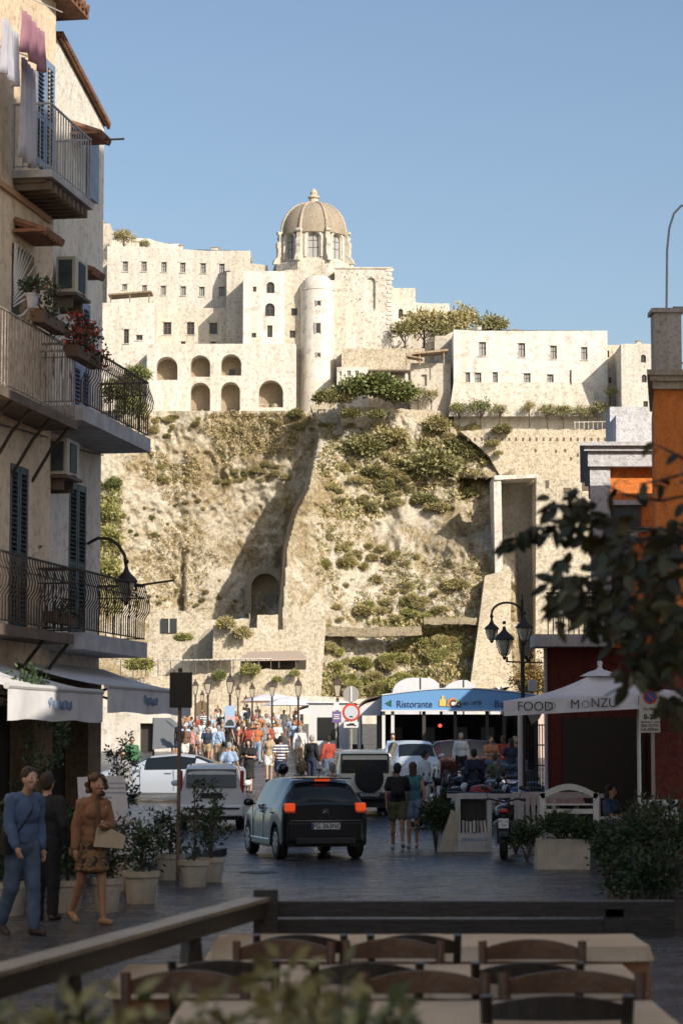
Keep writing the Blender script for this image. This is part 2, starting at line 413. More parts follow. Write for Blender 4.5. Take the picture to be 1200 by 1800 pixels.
def window_far(parent, x0, x1, z0, z1, y, arch=False, style=0, d=.35):
    """frame with glazing bars set back in the opening, and its pane"""
    w_, h_ = x1 - x0, z1 - z0; cx = (x0 + x1) / 2; t = .11
    f = MB(); yy = y + d * .75
    f.box((x0 + t / 2, yy, (z0 + z1) / 2), (t, .1, h_)); f.box((x1 - t / 2, yy, (z0 + z1) / 2), (t, .1, h_))
    f.box((cx, yy, z0 + t / 2), (w_ - 2 * t, .1, t)); f.box((cx, yy, z1 - t / 2), (w_ - 2 * t, .1, t))
    f.box((cx, yy + .01, (z0 + z1) / 2), (t * .8, .08, h_ - 2 * t))
    if h_ > 1.6: f.box((cx, yy + .02, z0 + h_ * .6), (w_ - 2 * t, .06, t * .7))
    if style == 0:      # stone surround, proud of the wall
        pass
    fo = f.build('window', FRAMEB if style != 1 else FRAMEW, parent, world=True)
    p = MB(); p.quad((x0, yy + .06, z0), (x1, yy + .06, z0), (x1, yy + .06, z1), (x0, yy + .06, z1))
    po = p.build('pane', GLASSD if style != 2 else GREYWIN, parent, world=True); po.parent = fo
    return fo
def house(name, label, cat, px0, px1, pt, pb, D, back=14, m=None, wins=(), holes=(), zb=None, tops=None, slope=0, group=None, extra_left=0, parent=None, style=0, surround=True, yref=None):
    """stone block; wins = (px, py, w_px, h_px[, arch]); tops = list of (px, py) along the parapet"""
    yr = yref or (pt + pb) / 2
    X0, X1 = px_x(px0, D, yr), px_x(px1, D, yr); Z1 = px_z(pt, D); Z0 = zb if zb is not None else px_z(pb, D)
    r = parent or root(name, label, cat, ((X0 + X1) / 2, D, Z0), group=group)
    mb = MB(); H = []
    for q in wins:
        x, y, w_, h_ = q[:4]; ar = len(q) > 4 and q[4]
        H.append((px_x(x - w_ / 2, D, yr), px_x(x + w_ / 2, D, yr), px_z(y + h_ / 2, D), px_z(y - h_ / 2, D), ar))
    HH = list(H)
    for q in holes:
        x, y, w_, h_ = q[:4]; ar = len(q) > 4 and q[4]
        HH.append((px_x(x - w_ / 2, D, yr), px_x(x + w_ / 2, D, yr), px_z(y + h_ / 2, D), px_z(y - h_ / 2, D), ar))
    facade(mb, (0, D, 0), (1, 0, 0), (0, 1, 0), X0, X1, Z0, Z1, HH, .45)
    if tops:        # ruined / sloping parapet
        pts = [(px_x(a, D, yr), px_z(b, D)) for a, b in tops]
        poly = [(X0, Z1)] + pts + [(X1, Z1)]
        mb.prism([(a, b) for a, b in poly], (0, D + .003, 0), (1, 0, 0), (0, 0, 1), (0, 1, 0), .8)
    B = D + back
    mb.quad((X0, B, Z0), (X0, D, Z0), (X0, D, Z1), (X0, B, Z1)); mb.quad((X1, D, Z0), (X1, B, Z0), (X1, B, Z1), (X1, D, Z1))
    mb.quad((X1, B, Z0), (X0, B, Z0), (X0, B, Z1), (X1, B, Z1))
    if not tops:    # parapet with a flat roof set down behind it
        zr = Z1 - .5
        mb.quad((X0, D, Z1), (X1, D, Z1), (X1, D + .5, Z1), (X0, D + .5, Z1)); mb.quad((X0 + .5, D + .5, zr), (X1 - .5, D + .5, zr), (X1 - .5, B, zr), (X0 + .5, B, zr))
        mb.quad((X0, D + .5, Z1), (X1, D + .5, Z1), (X1, D + .5, zr), (X0, D + .5, zr))
        mb.quad((X0, D + .5, Z1), (X0 + .5, D + .5, Z1), (X0 + .5, B, Z1), (X0, B, Z1)); mb.quad((X1 - .5, D + .5, Z1), (X1, D + .5, Z1), (X1, B, Z1), (X1 - .5, B, Z1))
    else: mb.quad((X0, D, Z1), (X1, D, Z1), (X1, B, Z1), (X0, B, Z1))
    # blind back for plain openings
    for h in HH[len(H):]:
        mb.quad((h[0], D + .45, h[2]), (h[1], D + .45, h[2]), (h[1], D + .45, h[3]), (h[0], D + .45, h[3]))
    if surround:
        for h in H:
            if not h[4]:
                mb.box(((h[0] + h[1]) / 2, D - .03, h[3] + .1), (h[1] - h[0] + .4, .12, .16)); mb.box(((h[0] + h[1]) / 2, D - .05, h[2] - .08), (h[1] - h[0] + .3, .2, .12))
    mb.build('wall', m or WALL, r, world=True)
    for h in H: window_far(r, h[0], h[1], h[2], h[3], D, style=style)
    return r
BZ = 44.0
# summit ruin and long convent
house('ruined_tower', 'narrow ruined stone tower at the far left end of the castle skyline', 'tower', 172, 192, 392, 560, 408, 8, WALL2, zb=BZ, tops=[(173, 389), (180, 386), (186, 394)])
house('summit_building', 'low broken wall of a building on the summit behind the long convent', 'building', 190, 315, 428, 520, 412, 10, WALL, zb=BZ, tops=[(200, 420), (240, 418), (262, 419), (275, 424), (290, 427), (310, 430)])
house('convent', 'long white convent with two rows of small windows left of the dome', 'building', 188, 440, 440, 560, 400, 12, WALL4, zb=BZ,
      wins=[(220, 468, 9, 17), (253, 468, 9, 17), (288, 469, 9, 17), (321, 470, 9, 17), (357, 471, 9, 17), (390, 472, 9, 17),
            (219, 504, 8, 10), (254, 508, 8, 14), (287, 510, 9, 16), (322, 511, 9, 16), (355, 512, 9, 16), (390, 512, 10, 16)], style=2, tops=[(188, 432), (250, 434), (330, 438), (412, 441), (414, 443), (438, 443)])
house('shaded_house', 'stone house with flat terrace in the shade between convent and domed church', 'building', 398, 428, 478, 620, 390, 12, WALL2, zb=BZ)
hh = house('ruined_gatehouse', 'dark topped ruin with an open loggia beside the convent roof', 'building', 404, 470, 468, 560, 396, 10, WALL2, zb=BZ, tops=[(410, 452), (414, 443), (432, 443), (438, 462), (470, 466)])
house('cloister_house', 'low plastered house with three square windows half in the church shadow', 'building', 270, 430, 541, 620, 393, 10, WALL2, zb=BZ,
      wins=[(294, 577, 14, 22), (335, 577, 13, 22), (375, 577, 14, 20), (322, 603, 8, 6), (375, 604, 9, 8)], style=0)
r = house('corner_house', 'white cubic house with brown roof pergola at the left end of the castle', 'building', 168, 271, 532, 660, 387, 14, WALL, zb=BZ, wins=[(222, 591, 9, 25), (245, 593, 11, 9)], style=0)
mb = MB(); D = 388.5; x0, x1 = px_x(190, D), px_x(266, D); za = px_z(519, D); zb_ = px_z(531, D)
mb.prism([(x0, za - .2), (x1, za + .35), (x1, za + .6), (x0, za + .05)], (0, D - 1.2, 0), (1, 0, 0), (0, 0, 1), (0, 1, 0), 4)
for x in (x0 + .4, (x0 + x1) / 2, x1 - .4): mb.tube([(x, D - .9, zb_ - .3), (x, D - .9, za + .1)], .09)
mb.build('roof_pergola', mat('cane_roof', (.16, .11, .07), (.30, .22, .14), 3, .9), r, world=True)

# arcaded retaining wall : real vaulted recesses
AD = 380.0
ar = root('arcaded_wall', 'white retaining wall pierced by two tiers of big round arches below the church', 'wall', P(420, 735, AD))
mb = MB(); A = [(293, 647, 38, 41), (352, 643, 35, 38), (406, 641, 36, 38), (352, 700, 35, 56), (405, 699, 34, 56), (476, 692, 43, 48)]
H = [(px_x(x - w_ / 2, AD), px_x(x + w_ / 2, AD), px_z(y + h_ / 2, AD), px_z(y - h_ / 2, AD), True) for x, y, w_, h_ in A]
X0, X1 = px_x(258, AD), px_x(520, AD); Z1 = px_z(604, AD); Z0 = px_z(760, AD)
facade(mb, (0, AD, 0), (1, 0, 0), (0, 1, 0), X0, X1, Z0, Z1, H, 3.0)
mb.quad((X0, AD + 13, Z0), (X0, AD, Z0), (X0, AD, Z1), (X0, AD + 13, Z1)); mb.quad((X1, AD, Z0), (X1, AD + 3, Z0), (X1, AD + 3, Z1), (X1, AD, Z1)); mb.quad((X0, AD, Z1), (X1, AD, Z1), (X1, AD + 13, Z1), (X0, AD + 13, Z1))
mb.build('wall', WALL, ar, world=True)
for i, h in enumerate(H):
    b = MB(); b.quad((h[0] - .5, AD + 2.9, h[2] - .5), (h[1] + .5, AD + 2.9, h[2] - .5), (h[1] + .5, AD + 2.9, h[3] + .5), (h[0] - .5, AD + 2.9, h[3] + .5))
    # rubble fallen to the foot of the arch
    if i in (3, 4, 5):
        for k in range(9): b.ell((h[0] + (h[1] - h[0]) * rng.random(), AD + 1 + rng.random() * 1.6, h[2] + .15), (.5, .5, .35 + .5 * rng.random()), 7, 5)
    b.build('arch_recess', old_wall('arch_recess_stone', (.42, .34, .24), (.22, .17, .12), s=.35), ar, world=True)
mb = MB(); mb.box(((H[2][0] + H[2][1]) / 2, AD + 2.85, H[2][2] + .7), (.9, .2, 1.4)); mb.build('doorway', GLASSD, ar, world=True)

# the church
CD = 383.0
ch = root('domed_church', 'great pale church with ribbed brown dome and round stair turret on the castle rock', 'church', P(560, 735, CD))
def church_block(*a, **k): house('x', 'x', 'x', *a, parent=ch, **k)
church_block(427, 500, 476, 740, CD, 12, WALL3, zb=BZ, wins=[(475, 505, 14, 20, True), (474, 544, 17, 23, True), (474, 582, 9, 21), (446, 589, 8, 8), (447, 508, 6, 9), (444, 633, 8, 9), (474, 633, 8, 9)], surround=False)
church_block(500, 532, 474, 740, CD + 2.4, 12, WALL2, zb=BZ, wins=[(517, 548, 11, 13), (514, 587, 10, 13), (513, 611, 5, 5), (518, 637, 5, 5)], surround=False)
church_block(540, 608, 492, 740, CD + 3, 12, WALL2, zb=BZ, surround=False)
# round stair turret with a low cap
tx = px_x(558, CD + 1); rad = (px_x(589, CD) - px_x(529, CD)) / 2
mb = MB(); tb = px_z(500, CD + 1)
mb.lathe([(rad * 1.03, BZ), (rad, BZ + 14), (rad, tb - 1), (rad * 1.04, tb - .9), (rad * 1.04, tb - .3), (rad * .93, tb - .2), (rad * .9, tb + .5), (rad * .7, tb + 1.2), (rad * .4, tb + 1.6), (.2, tb + 1.75)], (tx, CD + rad - .6, 0), 28)
to = mb.build('turret', WALL3, ch, smooth=35, world=True)
def turret_win(px, py, w_, h_):
    m_ = MB(); a = math.asin(max(-1, min(1, (px_x(px, CD) - tx) / rad))); c = Vector((tx + rad * math.sin(a), CD + rad - .6 - rad * math.cos(a), px_z(py, CD)))
    m_.box(c, (w_, .25, h_), rz=a); o_ = m_.build('window', GLASSD, ch, world=True)
    m_ = MB()
    for dx in (-w_ / 2 - .07, w_ / 2 + .07): m_.box(c + Vector((math.cos(a) * dx, math.sin(a) * dx, 0)), (.14, .35, h_ + .2), rz=a)
    m_.box(c + Vector((0, 0, h_ / 2 + .07)), (w_ + .4, .35, .14), rz=a); f_ = m_.build('window_surround', WALL2, ch, world=True); f_.parent = o_
turret_win(559, 577, .75, 1.5); turret_win(560, 624, .5, .5); turret_win(560, 533, .6, .6)
# east block with a tall blind arch
church_block(588, 688, 469, 660, CD + 4, 14, WALL, zb=BZ, holes=[(652, 515, 15, 56, True)], surround=False)
mb = MB()
for k in range(36):       # put-log holes and a toothed quoin, the holes' shade painted as dark boxes
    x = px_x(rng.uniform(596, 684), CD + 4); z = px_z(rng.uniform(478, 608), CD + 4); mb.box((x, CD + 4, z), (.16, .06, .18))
mb.build('putlog_hole', mat('socket_shade_paint', (.12, .09, .06)), ch, world=True)['kind'] = 'stuff'
mb = MB()
for k in range(17):
    z = px_z(474 + k * 7.8, CD + 4); mb.box((px_x(685, CD + 4) , CD + 3.97, z), (.75 if k % 2 else 1.2, .14, .42))
mb.build('quoin', WALL, ch, world=True)
church_block(600, 790, 612, 700, CD - 2, 10, RUB, zb=BZ, surround=False)
mb = MB(); D = CD - 2.2
church_block(592, 648, 645, 690, CD - 5, 6, WALL, zb=BZ, wins=[(613, 656, 7, 10), (627, 656, 7, 10), (598, 657, 5, 9)], style=1, surround=False)

# ledges and string courses on the church and lodging
for a_, b_, y_, D_ in ((427, 500, 611, CD), (427, 500, 711, CD), (588, 688, 471, CD + 4)):
    MB().box(((px_x(a_, D_) + px_x(b_, D_)) / 2, D_ - .06, px_z(y_, D_)), (px_x(b_, D_) - px_x(a_, D_) + .2, .24, .18)).build('string_course', WALL2, ch, world=True)
# drum and dome
DY = CD + 13; dx = px_x(551, DY); cz = px_z(468, DY); R0 = (px_x(617, DY) - px_x(486, DY)) / 2
mb = MB(); n = 8
dt = px_z(418, DY)
def octo(r, z, rot=math.pi / 8): return [Vector((dx + r * math.cos(rot + k * math.pi / 4), DY + r * math.sin(rot + k * math.pi / 4), z)) for k in range(8)]
Rin = R0 * .94
for k in range(8):
    a, b = octo(Rin, 0)[k], octo(Rin, 0)[(k + 1) % 8]; U = (b - a); L = U.length; U.normalize(); N = Vector((-U.y, U.x, 0))
    N = N if (N.dot(Vector((dx, DY, 0)) - a) > 0) else -N
    facade(mb, a, U, N, 0, L, cz - 3.0, dt, [(L * .30, L * .70, cz + .5, dt - .15, True)], .5)
mb.lathe([(R0 * 1.07, cz - 3.5), (R0 * 1.07, cz - .25), (R0 * 1.02, cz)], (dx, DY, 0), 8, a0=math.pi / 8)
dr = mb.build('drum', WALL2, ch, world=True)
for k in range(8):
    a, b = octo(Rin, 0)[k], octo(Rin, 0)[(k + 1) % 8]; U = (b - a); L = U.length; U.normalize(); N = (Vector((dx, DY, 0)) - (a + b) / 2).normalized()
    ang = math.atan2(U.y, U.x); mid = (a + b) / 2 + N * .4
    if N.y > -.3:
        p = MB(); p.box((mid.x, mid.y, (cz + dt) / 2 + .2), (L * .4, .05, dt - cz + .2), rz=ang); wn = p.build('window', GREYWIN, ch, world=True)
        q = MB(); m2 = mid - N * .06; q.box((m2.x, m2.y, (cz + dt) / 2), (.09, .06, dt - cz), rz=ang); q.box((m2.x, m2.y, cz + 2.2), (L * .4, .05, .09), rz=ang); q.box((m2.x, m2.y, cz + 3.4), (L * .4, .05, .09), rz=ang); fr = q.build('window_frame', FRAMEB, ch, world=True); fr.parent = wn
    # arched hood over each window
    h = MB(); cc = (a + b) / 2; pts = []
    for t in range(11):
        th = math.pi * t / 10; pts.append(cc - U * math.cos(th) * L * .30 - N * .1 + Vector((0, 0, dt - 1.0 + math.sin(th) * 1.15)))
    h.tube([pts[0] - Vector((0, 0, 3.2))] + pts + [pts[-1] - Vector((0, 0, 3.2))], .24, 6); h.build('window_hood', WALL, ch, world=True)
    # corner buttress with a scroll foot
    v = octo(Rin, 0)[k]; o_ = (v - Vector((dx, DY, 0))).normalized(); s_ = MB()
    prof = [(-.3, cz - .2), (1.5, cz - .2), (1.25, cz + .5), (.75, cz + 1.1), (.65, cz + 2.2), (.85, cz + 2.7), (.8, cz + 3.4), (.45, cz + 3.7), (.4, dt - .1), (.7, dt + .1), (.7, dt + .5), (-.3, dt + .5)]
    tv = Vector((-o_.y, o_.x, 0)); s_.prism(prof, v - tv * .38 - Vector((0, 0, v.z)), o_, (0, 0, 1), tv, .76); s_.build('buttress', WALL2, ch, world=True)
RD = (px_x(611, DY) - px_x(491, DY)) / 2; HD = px_z(359, DY) - dt
mb = MB(); prof = []
for k in range(15):
    t = k / 14 * 1.46; prof.append((RD * math.cos(t) ** .93, dt + .2 + HD * math.sin(t) / math.sin(1.46)))
mb.lathe([(RD * 1.05, dt - .1), (RD * 1.05, dt + .15)] + prof, (dx, DY, 0), 48, a0=math.pi / 8)
do = mb.build('dome', DOMEM, ch, smooth=40, world=True)
for k in range(8):
    a = math.pi / 8 + k * math.pi / 4; pts = [(dx + (r_ + .04) * math.cos(a), DY + (r_ + .04) * math.sin(a), z + .03) for r_, z in prof]
    m_ = MB().tube(pts, [.30 - .011 * i for i in range(len(pts))], 8); rb = m_.build('rib', old_wall('rib_render', (.48, .41, .32), (.30, .25, .19), s=.3), ch, smooth=50, world=True)
lz = dt + HD
mb = MB().lathe([(1.25, lz - .3), (1.3, lz), (.85, lz + .15), (.72, lz + .9), (1.0, lz + 1.1), (.95, lz + 1.35), (.55, lz + 1.6), (.62, lz + 2.0), (.35, lz + 2.4), (.1, lz + 2.7)], (dx, DY, 0), 16)
mb.build('lantern', old_wall('lantern_stone', (.60, .52, .40), (.38, .31, .22), s=.4), ch, smooth=40, world=True)

# right side of the castle
house('hilltop_house', 'small white ruin with an arched window behind the trees right of the church', 'house', 688, 790, 533, 640, 396, 10, WALL, zb=BZ, wins=[(704, 551, 8, 17, True), (742, 551, 7, 9)], tops=[(689, 533), (700, 528), (730, 531), (756, 534), (788, 538)], surround=False)
house('roofless_chamber', 'dark roofless stone chamber on top of the small hilltop house', 'building', 688, 730, 506, 560, 400, 4, WALL2, zb=BZ)
LD = 372.0
lh = house('long_lodging', 'long white two storey lodging with a sloping foot at the right of the castle', 'building', 797, 1068, 581, 760, LD, 12, WALL3, zb=BZ,
      wins=[(848, 613, 12, 24), (917, 615, 12, 24), (973, 619, 11, 23), (1027, 621, 11, 22), (822, 663, 8, 17), (840, 667, 11, 24), (870, 663, 9, 18), (926, 666, 12, 20), (967, 667, 11, 18)], style=2, tops=[(798, 579), (890, 583), (960, 590), (1000, 591), (1060, 592)])
mb = MB(); x0, x1 = px_x(797, LD), px_x(1040, LD); z1 = px_z(672, LD); z0 = px_z(735, LD)
# battered plinth as a wedge
i = len(mb.v); mb.v += [(x0, LD - .02, z1), (x1, LD - .02, z1), (x0 - .9, LD - 2.2, z0), (x1 + .3, LD - 2.2, z0), (x0 - .9, LD + 1, z0), (x1 + .3, LD + 1, z0)]
mb.f += [(i + 2, i + 3, i + 1, i), (i + 4, i + 2, i), (i + 3, i + 5, i + 1)]
for wx, wy, ww, wh in ((893, 712, 14, 24), (1000, 712, 30, 20)):
    pass
mb.build('battered_foot', WALL2, lh, world=True)
mb = MB(); xs_ = px_x(1003, LD); mb.tube([(xs_, LD - .12, px_z(650, LD)), (xs_, LD - .12, px_z(730, LD))], .1); mb.build('drainpipe', FRAMEB, lh, world=True)
house('shaded_wing', 'set back stone wing in the shade at the left end of the long lodging', 'building', 764, 798, 590, 720, LD + 7, 9, WALL2, zb=BZ, tops=[(766, 604), (785, 588), (797, 582)], surround=False)
house('inner_wing', 'dark gap wing with small windows between lodging and end tower', 'building', 1060, 1100, 606, 740, LD + 2, 8, WALL2, zb=BZ, wins=[(1068, 622, 6, 12), (1072, 668, 5, 10)], surround=False)
house('end_tower', 'tall white block with small arched windows closing the castle at the far right', 'tower', 1092, 1180, 604, 760, LD - 7, 12, WALL4, zb=BZ, wins=[(1131, 630, 9, 14, True), (1132, 665, 9, 14, True), (1134, 711, 8, 12)], surround=False)
tr = house('terrace_house', 'low stone house with dark veranda under a flat roof left of the long lodging', 'house', 722, 792, 638, 720, LD + 2, 8, WALL2, zb=BZ, holes=[(745, 668, 10, 20)], surround=False)
mb = MB(); D = LD + .8
mb.box((px_x(755, D), D, px_z(621, D)), (5.6, 3.6, .3), ry=R(-6)); mb.box((px_x(728, D), D - .4, px_z(630, D)), (2.6, 2.6, .22), ry=R(10))
for q in (714, 737, 779): mb.tube([(px_x(q, D), D - 1.4, px_z(644, D)), (px_x(q, D), D - 1.4, px_z(622, D))], .1)
mb.build('veranda_roof', mat('old_tile', (.25, .17, .11), (.4, .3, .2), 2), tr, world=True)
# flowered pergola
PG = 371.0
pg = root('garden_pergola', 'white posted garden pergola with greenery on its roof beside the terrace hedge', 'pergola', P(682, 690, PG))
for q in (652, 683, 714): MB().box((px_x(q, PG), PG, px_z(672, PG)), (.42, .42, 3.6)).build('post', WALL, pg, world=True)
mb = MB(); mb.box((px_x(683, PG), PG + 1, px_z(652, PG)), (6.4, 3.4, .25)); mb.build('roof', FRAMEB, pg, world=True)
mb = MB(); mb.box((px_x(683, PG), PG + 3, px_z(672, PG)), (6.2, .3, 3.4)); mb.build('wall', WALL2, pg, world=True)

# terrace walls below the gardens
def wallpoly(name, label, cat, pts, D, th=2.0, m=None, dD=0, group=None, jit=1.2):
    """free standing masonry with an uneven outline; pts are (px,py) of its outline"""
    cx = sum(p[0] for p in pts) / len(pts); by = max(p[1] for p in pts); r_ = root(name, label, cat, P(cx, by, D), group=group)
    s_ = MB(); fine = []; rj = random.Random(int(cx * 7 + by)); per = 7.0
    for (a, b), (c, d) in zip(pts, pts[1:] + pts[:1]):
        L = math.hypot(c - a, d - b); k = max(1, int(L / per))
        for i in range(k):
            t = i / k; j = 0 if (i == 0 and abs(d - b) > abs(c - a)) else jit
            fine.append((a + (c - a) * t + rj.uniform(-j, j) * .5, b + (d - b) * t + rj.uniform(-j, j)))
    poly = [(P(a, b, D).x, P(a, b, D).z) for a, b in fine]
    s_.prism(poly[::-1], (0, D, 0), (1, 0, 0), (0, 0, 1), (0, 1, 0), th); s_.build('wall', m or RUB, r_, world=True); return r_
wallpoly('terrace_wall', 'broken rubble terrace wall running under the hedge and garden', 'wall', [(594, 722), (640, 716), (690, 717), (770, 722), (776, 748), (800, 752), (806, 775), (740, 752), (690, 748), (650, 752), (600, 748)], 371, 5)
wallpoly('stone_lookout', 'rounded stone lookout wall at the foot of the stair turret', 'wall', [(545, 712), (560, 704), (605, 702), (606, 720), (580, 735), (556, 738)], 373, 6)
ww = wallpoly('garden_retaining_wall', 'long white retaining wall dotted with weep holes under the garden trees', 'wall', [(808, 757), (900, 754), (1076, 755), (1110, 757), (1110, 850), (1000, 850), (880, 838), (858, 800)], 367, 10)
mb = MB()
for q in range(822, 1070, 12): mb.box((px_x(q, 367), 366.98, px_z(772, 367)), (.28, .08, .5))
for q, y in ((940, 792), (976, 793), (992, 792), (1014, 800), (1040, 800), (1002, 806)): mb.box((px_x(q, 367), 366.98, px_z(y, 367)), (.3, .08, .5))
mb.build('weep_hole', mat('socket_shade_paint', (.12, .09, .06)), ww, world=True)['kind'] = 'stuff'  # dark boxes paint the shade inside the weep holes
ft = root('garden_fence', 'thin pale railing along the top of the garden retaining wall', 'fence', P(1040, 752, 367))
mb = MB()
for q in range(1010, 1074, 8): mb.tube([P(q, 754, 367.5), P(q, 741, 367.5)], .06, 5)
mb.tube([P(1008, 742, 367.5), P(1076, 741, 367.5)], .07, 5); mb.build('rail', WALL, ft, world=True)

# bastion on the right: recessed face between two piers
BD = 350.0
bs = root('bastion', 'tall white bastion whose recessed middle face lies in deep shade', 'fortification', P(950, 1230, BD))
mb = MB(); mb.prism([(px_x(868, BD + 1.5), px_z(1015, BD)), (px_x(882, BD + 1.5), px_z(1030, BD)), (px_x(879, BD + 1.5), px_z(835, BD)), (px_x(866, BD + 1.5), px_z(835, BD))], (0, BD + 1.5, 0), (1, 0, 0), (0, 0, 1), (0, 1, 0), 9)
mb.build('left_pier', WALL, bs, world=True)
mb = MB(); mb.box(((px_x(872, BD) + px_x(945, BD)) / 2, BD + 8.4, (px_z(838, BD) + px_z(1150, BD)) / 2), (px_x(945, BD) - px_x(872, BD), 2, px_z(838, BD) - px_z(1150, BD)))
mb.build('recessed_wall', old_wall('shaded_rubble', (.36, .33, .28), (.20, .18, .145), s=.3), bs, world=True)  # recess shade also painted in through the darker wall colour
mb = MB(); mb.prism([(px_x(936, BD - 1), px_z(1240, BD)), (px_x(1200, BD - 1), px_z(1240, BD)), (px_x(1200, BD - 1), px_z(842, BD)), (px_x(941, BD - 1), px_z(842, BD))], (0, BD - 1, 0), (1, 0, 0), (0, 0, 1), (0, 1, 0), 12)
mb.build('right_pier', PATCH, bs, world=True)
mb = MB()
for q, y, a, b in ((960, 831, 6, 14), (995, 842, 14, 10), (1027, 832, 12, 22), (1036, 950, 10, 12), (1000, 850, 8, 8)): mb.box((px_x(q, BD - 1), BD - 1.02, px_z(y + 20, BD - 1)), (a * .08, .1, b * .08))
mb.build('loophole', mat('socket_shade_paint', (.12, .09, .06)), bs, world=True)['kind'] = 'stuff'  # loophole shade painted as dark boxes on the face
mb = MB(); mb.prism([(px_x(868, BD), px_z(842, BD)), (px_x(945, BD), px_z(838, BD)), (px_x(945, BD), px_z(832, BD)), (px_x(868, BD), px_z(834, BD))], (0, BD + 1.2, 0), (1, 0, 0), (0, 0, 1), (0, 1, 0), 8); mb.build('parapet', WALL, bs, world=True)
# sloping buttress ramp under the bastion
bu = root('ramp_buttress', 'smooth pale stone buttress leaning up to the bastion from the cliff foot', 'fortification', P(865, 1230, 322))
mb = MB(); fr = [(822, 1235, 336), (905, 1235, 336), (897, 1120, 343), (898, 1000, 350), (852, 1012, 350), (838, 1120, 343)]
f3 = [P(*q) for q in fr]; b3 = [v + Vector((0, 9, -1)) for v in f3]; i = 0; mb.v = [tuple(v) for v in f3 + b3]
mb.f = [(0, 1, 2, 5), (5, 2, 3, 4), (6, 0, 5, 11), (11, 5, 4, 10), (1, 7, 8, 2), (2, 8, 9, 3), (4, 3, 9, 10)]
mb.build('wall', old_wall('buttress_stone', (.60, .53, .41), (.40, .33, .23), s=.35, rubble=3.6), bu, world=True)
for nm, lab, pts, D in (('terrace_coping', 'long low stone terrace wall crossing the scrub near the cliff foot', [(566, 1118), (566, 1101), (640, 1104), (740, 1100), (742, 1116), (640, 1120)], 345), ('terrace_coping', 'short rounded stone terrace wall beside the leaning buttress', [(745, 1098), (745, 1085), (838, 1086), (838, 1098)], 345.5)):
    wallpoly(nm, lab, 'wall', pts, D, 3, old_wall('coping_stone', (.40, .34, .24), (.20, .165, .11), s=.5, rubble=3.4))
# lower fortress walls
ln = lambda n_, l_, p_, D_, m_=None, c_='wall', th=3: wallpoly(n_, l_, c_, p_, D_, th, m_)
lw = ln('lower_rampart', 'pale rampart with square gaps below the shaded hollow of the cliff', [(262, 1175), (262, 1084), (330, 1086), (345, 1090), (438, 1088), (438, 1078), (437, 1104), (452, 1104), (452, 1082), (488, 1080), (488, 1106), (502, 1106), (502, 1084), (540, 1060), (566, 1030), (572, 1100), (562, 1240), (262, 1240)], 322, PATCH)
mb = MB(); mb.box(P(297, 1100, 321.9), (2.1, .3, 1.9)); mb.build('window', GLASSD, lw, world=True)
mb = MB(); mb.box(P(297, 1100, 321.7), (.12, .1, 1.9)); mb.build('window_bar', FRAMEW, lw, world=True)
rt = root('shaded_niche', 'dark niche with a ruined arch sunk between the lower ramparts', 'niche', P(360, 1165, 318))
mb = MB(); mb.prism([(P(344, 1160, 319).x, P(344, 1160, 319).z), (P(376, 1160, 319).x, P(376, 1160, 319).z), (P(377, 1103, 319).x, P(377, 1103, 319).z), (P(362, 1107, 319).x, P(362, 1107, 319).z), (P(350, 1122, 319).x, P(350, 1122, 319).z)], (0, 319, 0), (1, 0, 0), (0, 0, 1), (0, 1, 0), .4); mb.build('recess', old_wall('grey_rubble', (.46, .42, .34), (.26, .23, .18), s=.3), rt, world=True)
mb = MB(); mb.prism([(P(376, 1160, 317).x, P(376, 1160, 317).z), (P(430, 1160, 317).x, P(430, 1160, 317).z), (P(428, 1112, 317).x, P(428, 1112, 317).z), (P(377, 1100, 317).x, P(377, 1100, 317).z)], (0, 314, 0), (1, 0, 0), (0, 0, 1), (0, 1, 0), 5.5); mb.build('pier', RUB, rt, world=True)
tc = root('cafe_terrace_roof', 'brown roofed terrace cafe on the lower rampart', 'pavilion', P(485, 1165, 300))
mb = MB(); a, b, c, d = P(420, 1160, 300), P(540, 1158, 300), P(528, 1144, 306), P(436, 1146, 306)
for v in ((a, b, c, d),): mb.quad(*v); mb.quad(*[q - Vector((0, 0, .18)) for q in v[::-1]])
mb.quad(a - Vector((0, 0, .18)), b - Vector((0, 0, .18)), b, a); mb.build('roof', mat('pinkish_roof', (.42, .33, .26)), tc, world=True)
mb = MB()
for q in (424, 455, 490, 520, 537): mb.tube([P(q, 1175, 300.3), P(q, 1159, 300.3)], .09, 6)
mb.build('post', FRAMEB, tc, world=True)
mb = MB(); mb.box(P(480, 1167, 304), (8.2, .3, 1.5)); mb.build('back_wall', mat('shop_interior', (.05, .04, .03)), tc, world=True)
pl = root('cane_pergola', 'long thin pole pergola above the lower stone wall', 'pergola', P(320, 1190, 290))
mb = MB()
for q in range(212, 478, 22): mb.tube([P(q, 1190, 288), P(q, 1159, 288)], .06, 5)
for q in range(206, 476, 9): mb.tube([P(q, 1160, 288) + Vector((0, -.4, .05)), P(q, 1160, 288) + Vector((0, 2.6, .05))], .045, 4)
mb.build('post', FRAMEB, pl, world=True); mb = MB(); mb.tube([P(204, 1162, 288), P(478, 1158, 288)], .07, 6); mb.tube([P(204, 1163, 290), P(478, 1159, 290)], .07, 6); mb.build('beam', FRAMEW, pl, world=True)
sw = ln('lower_stone_wall', 'long rubble wall with a small arched door behind the crowd', [(150, 1186), (240, 1192), (330, 1186), (420, 1182), (470, 1176), (560, 1184), (566, 1330), (150, 1330)], 285, RUB)
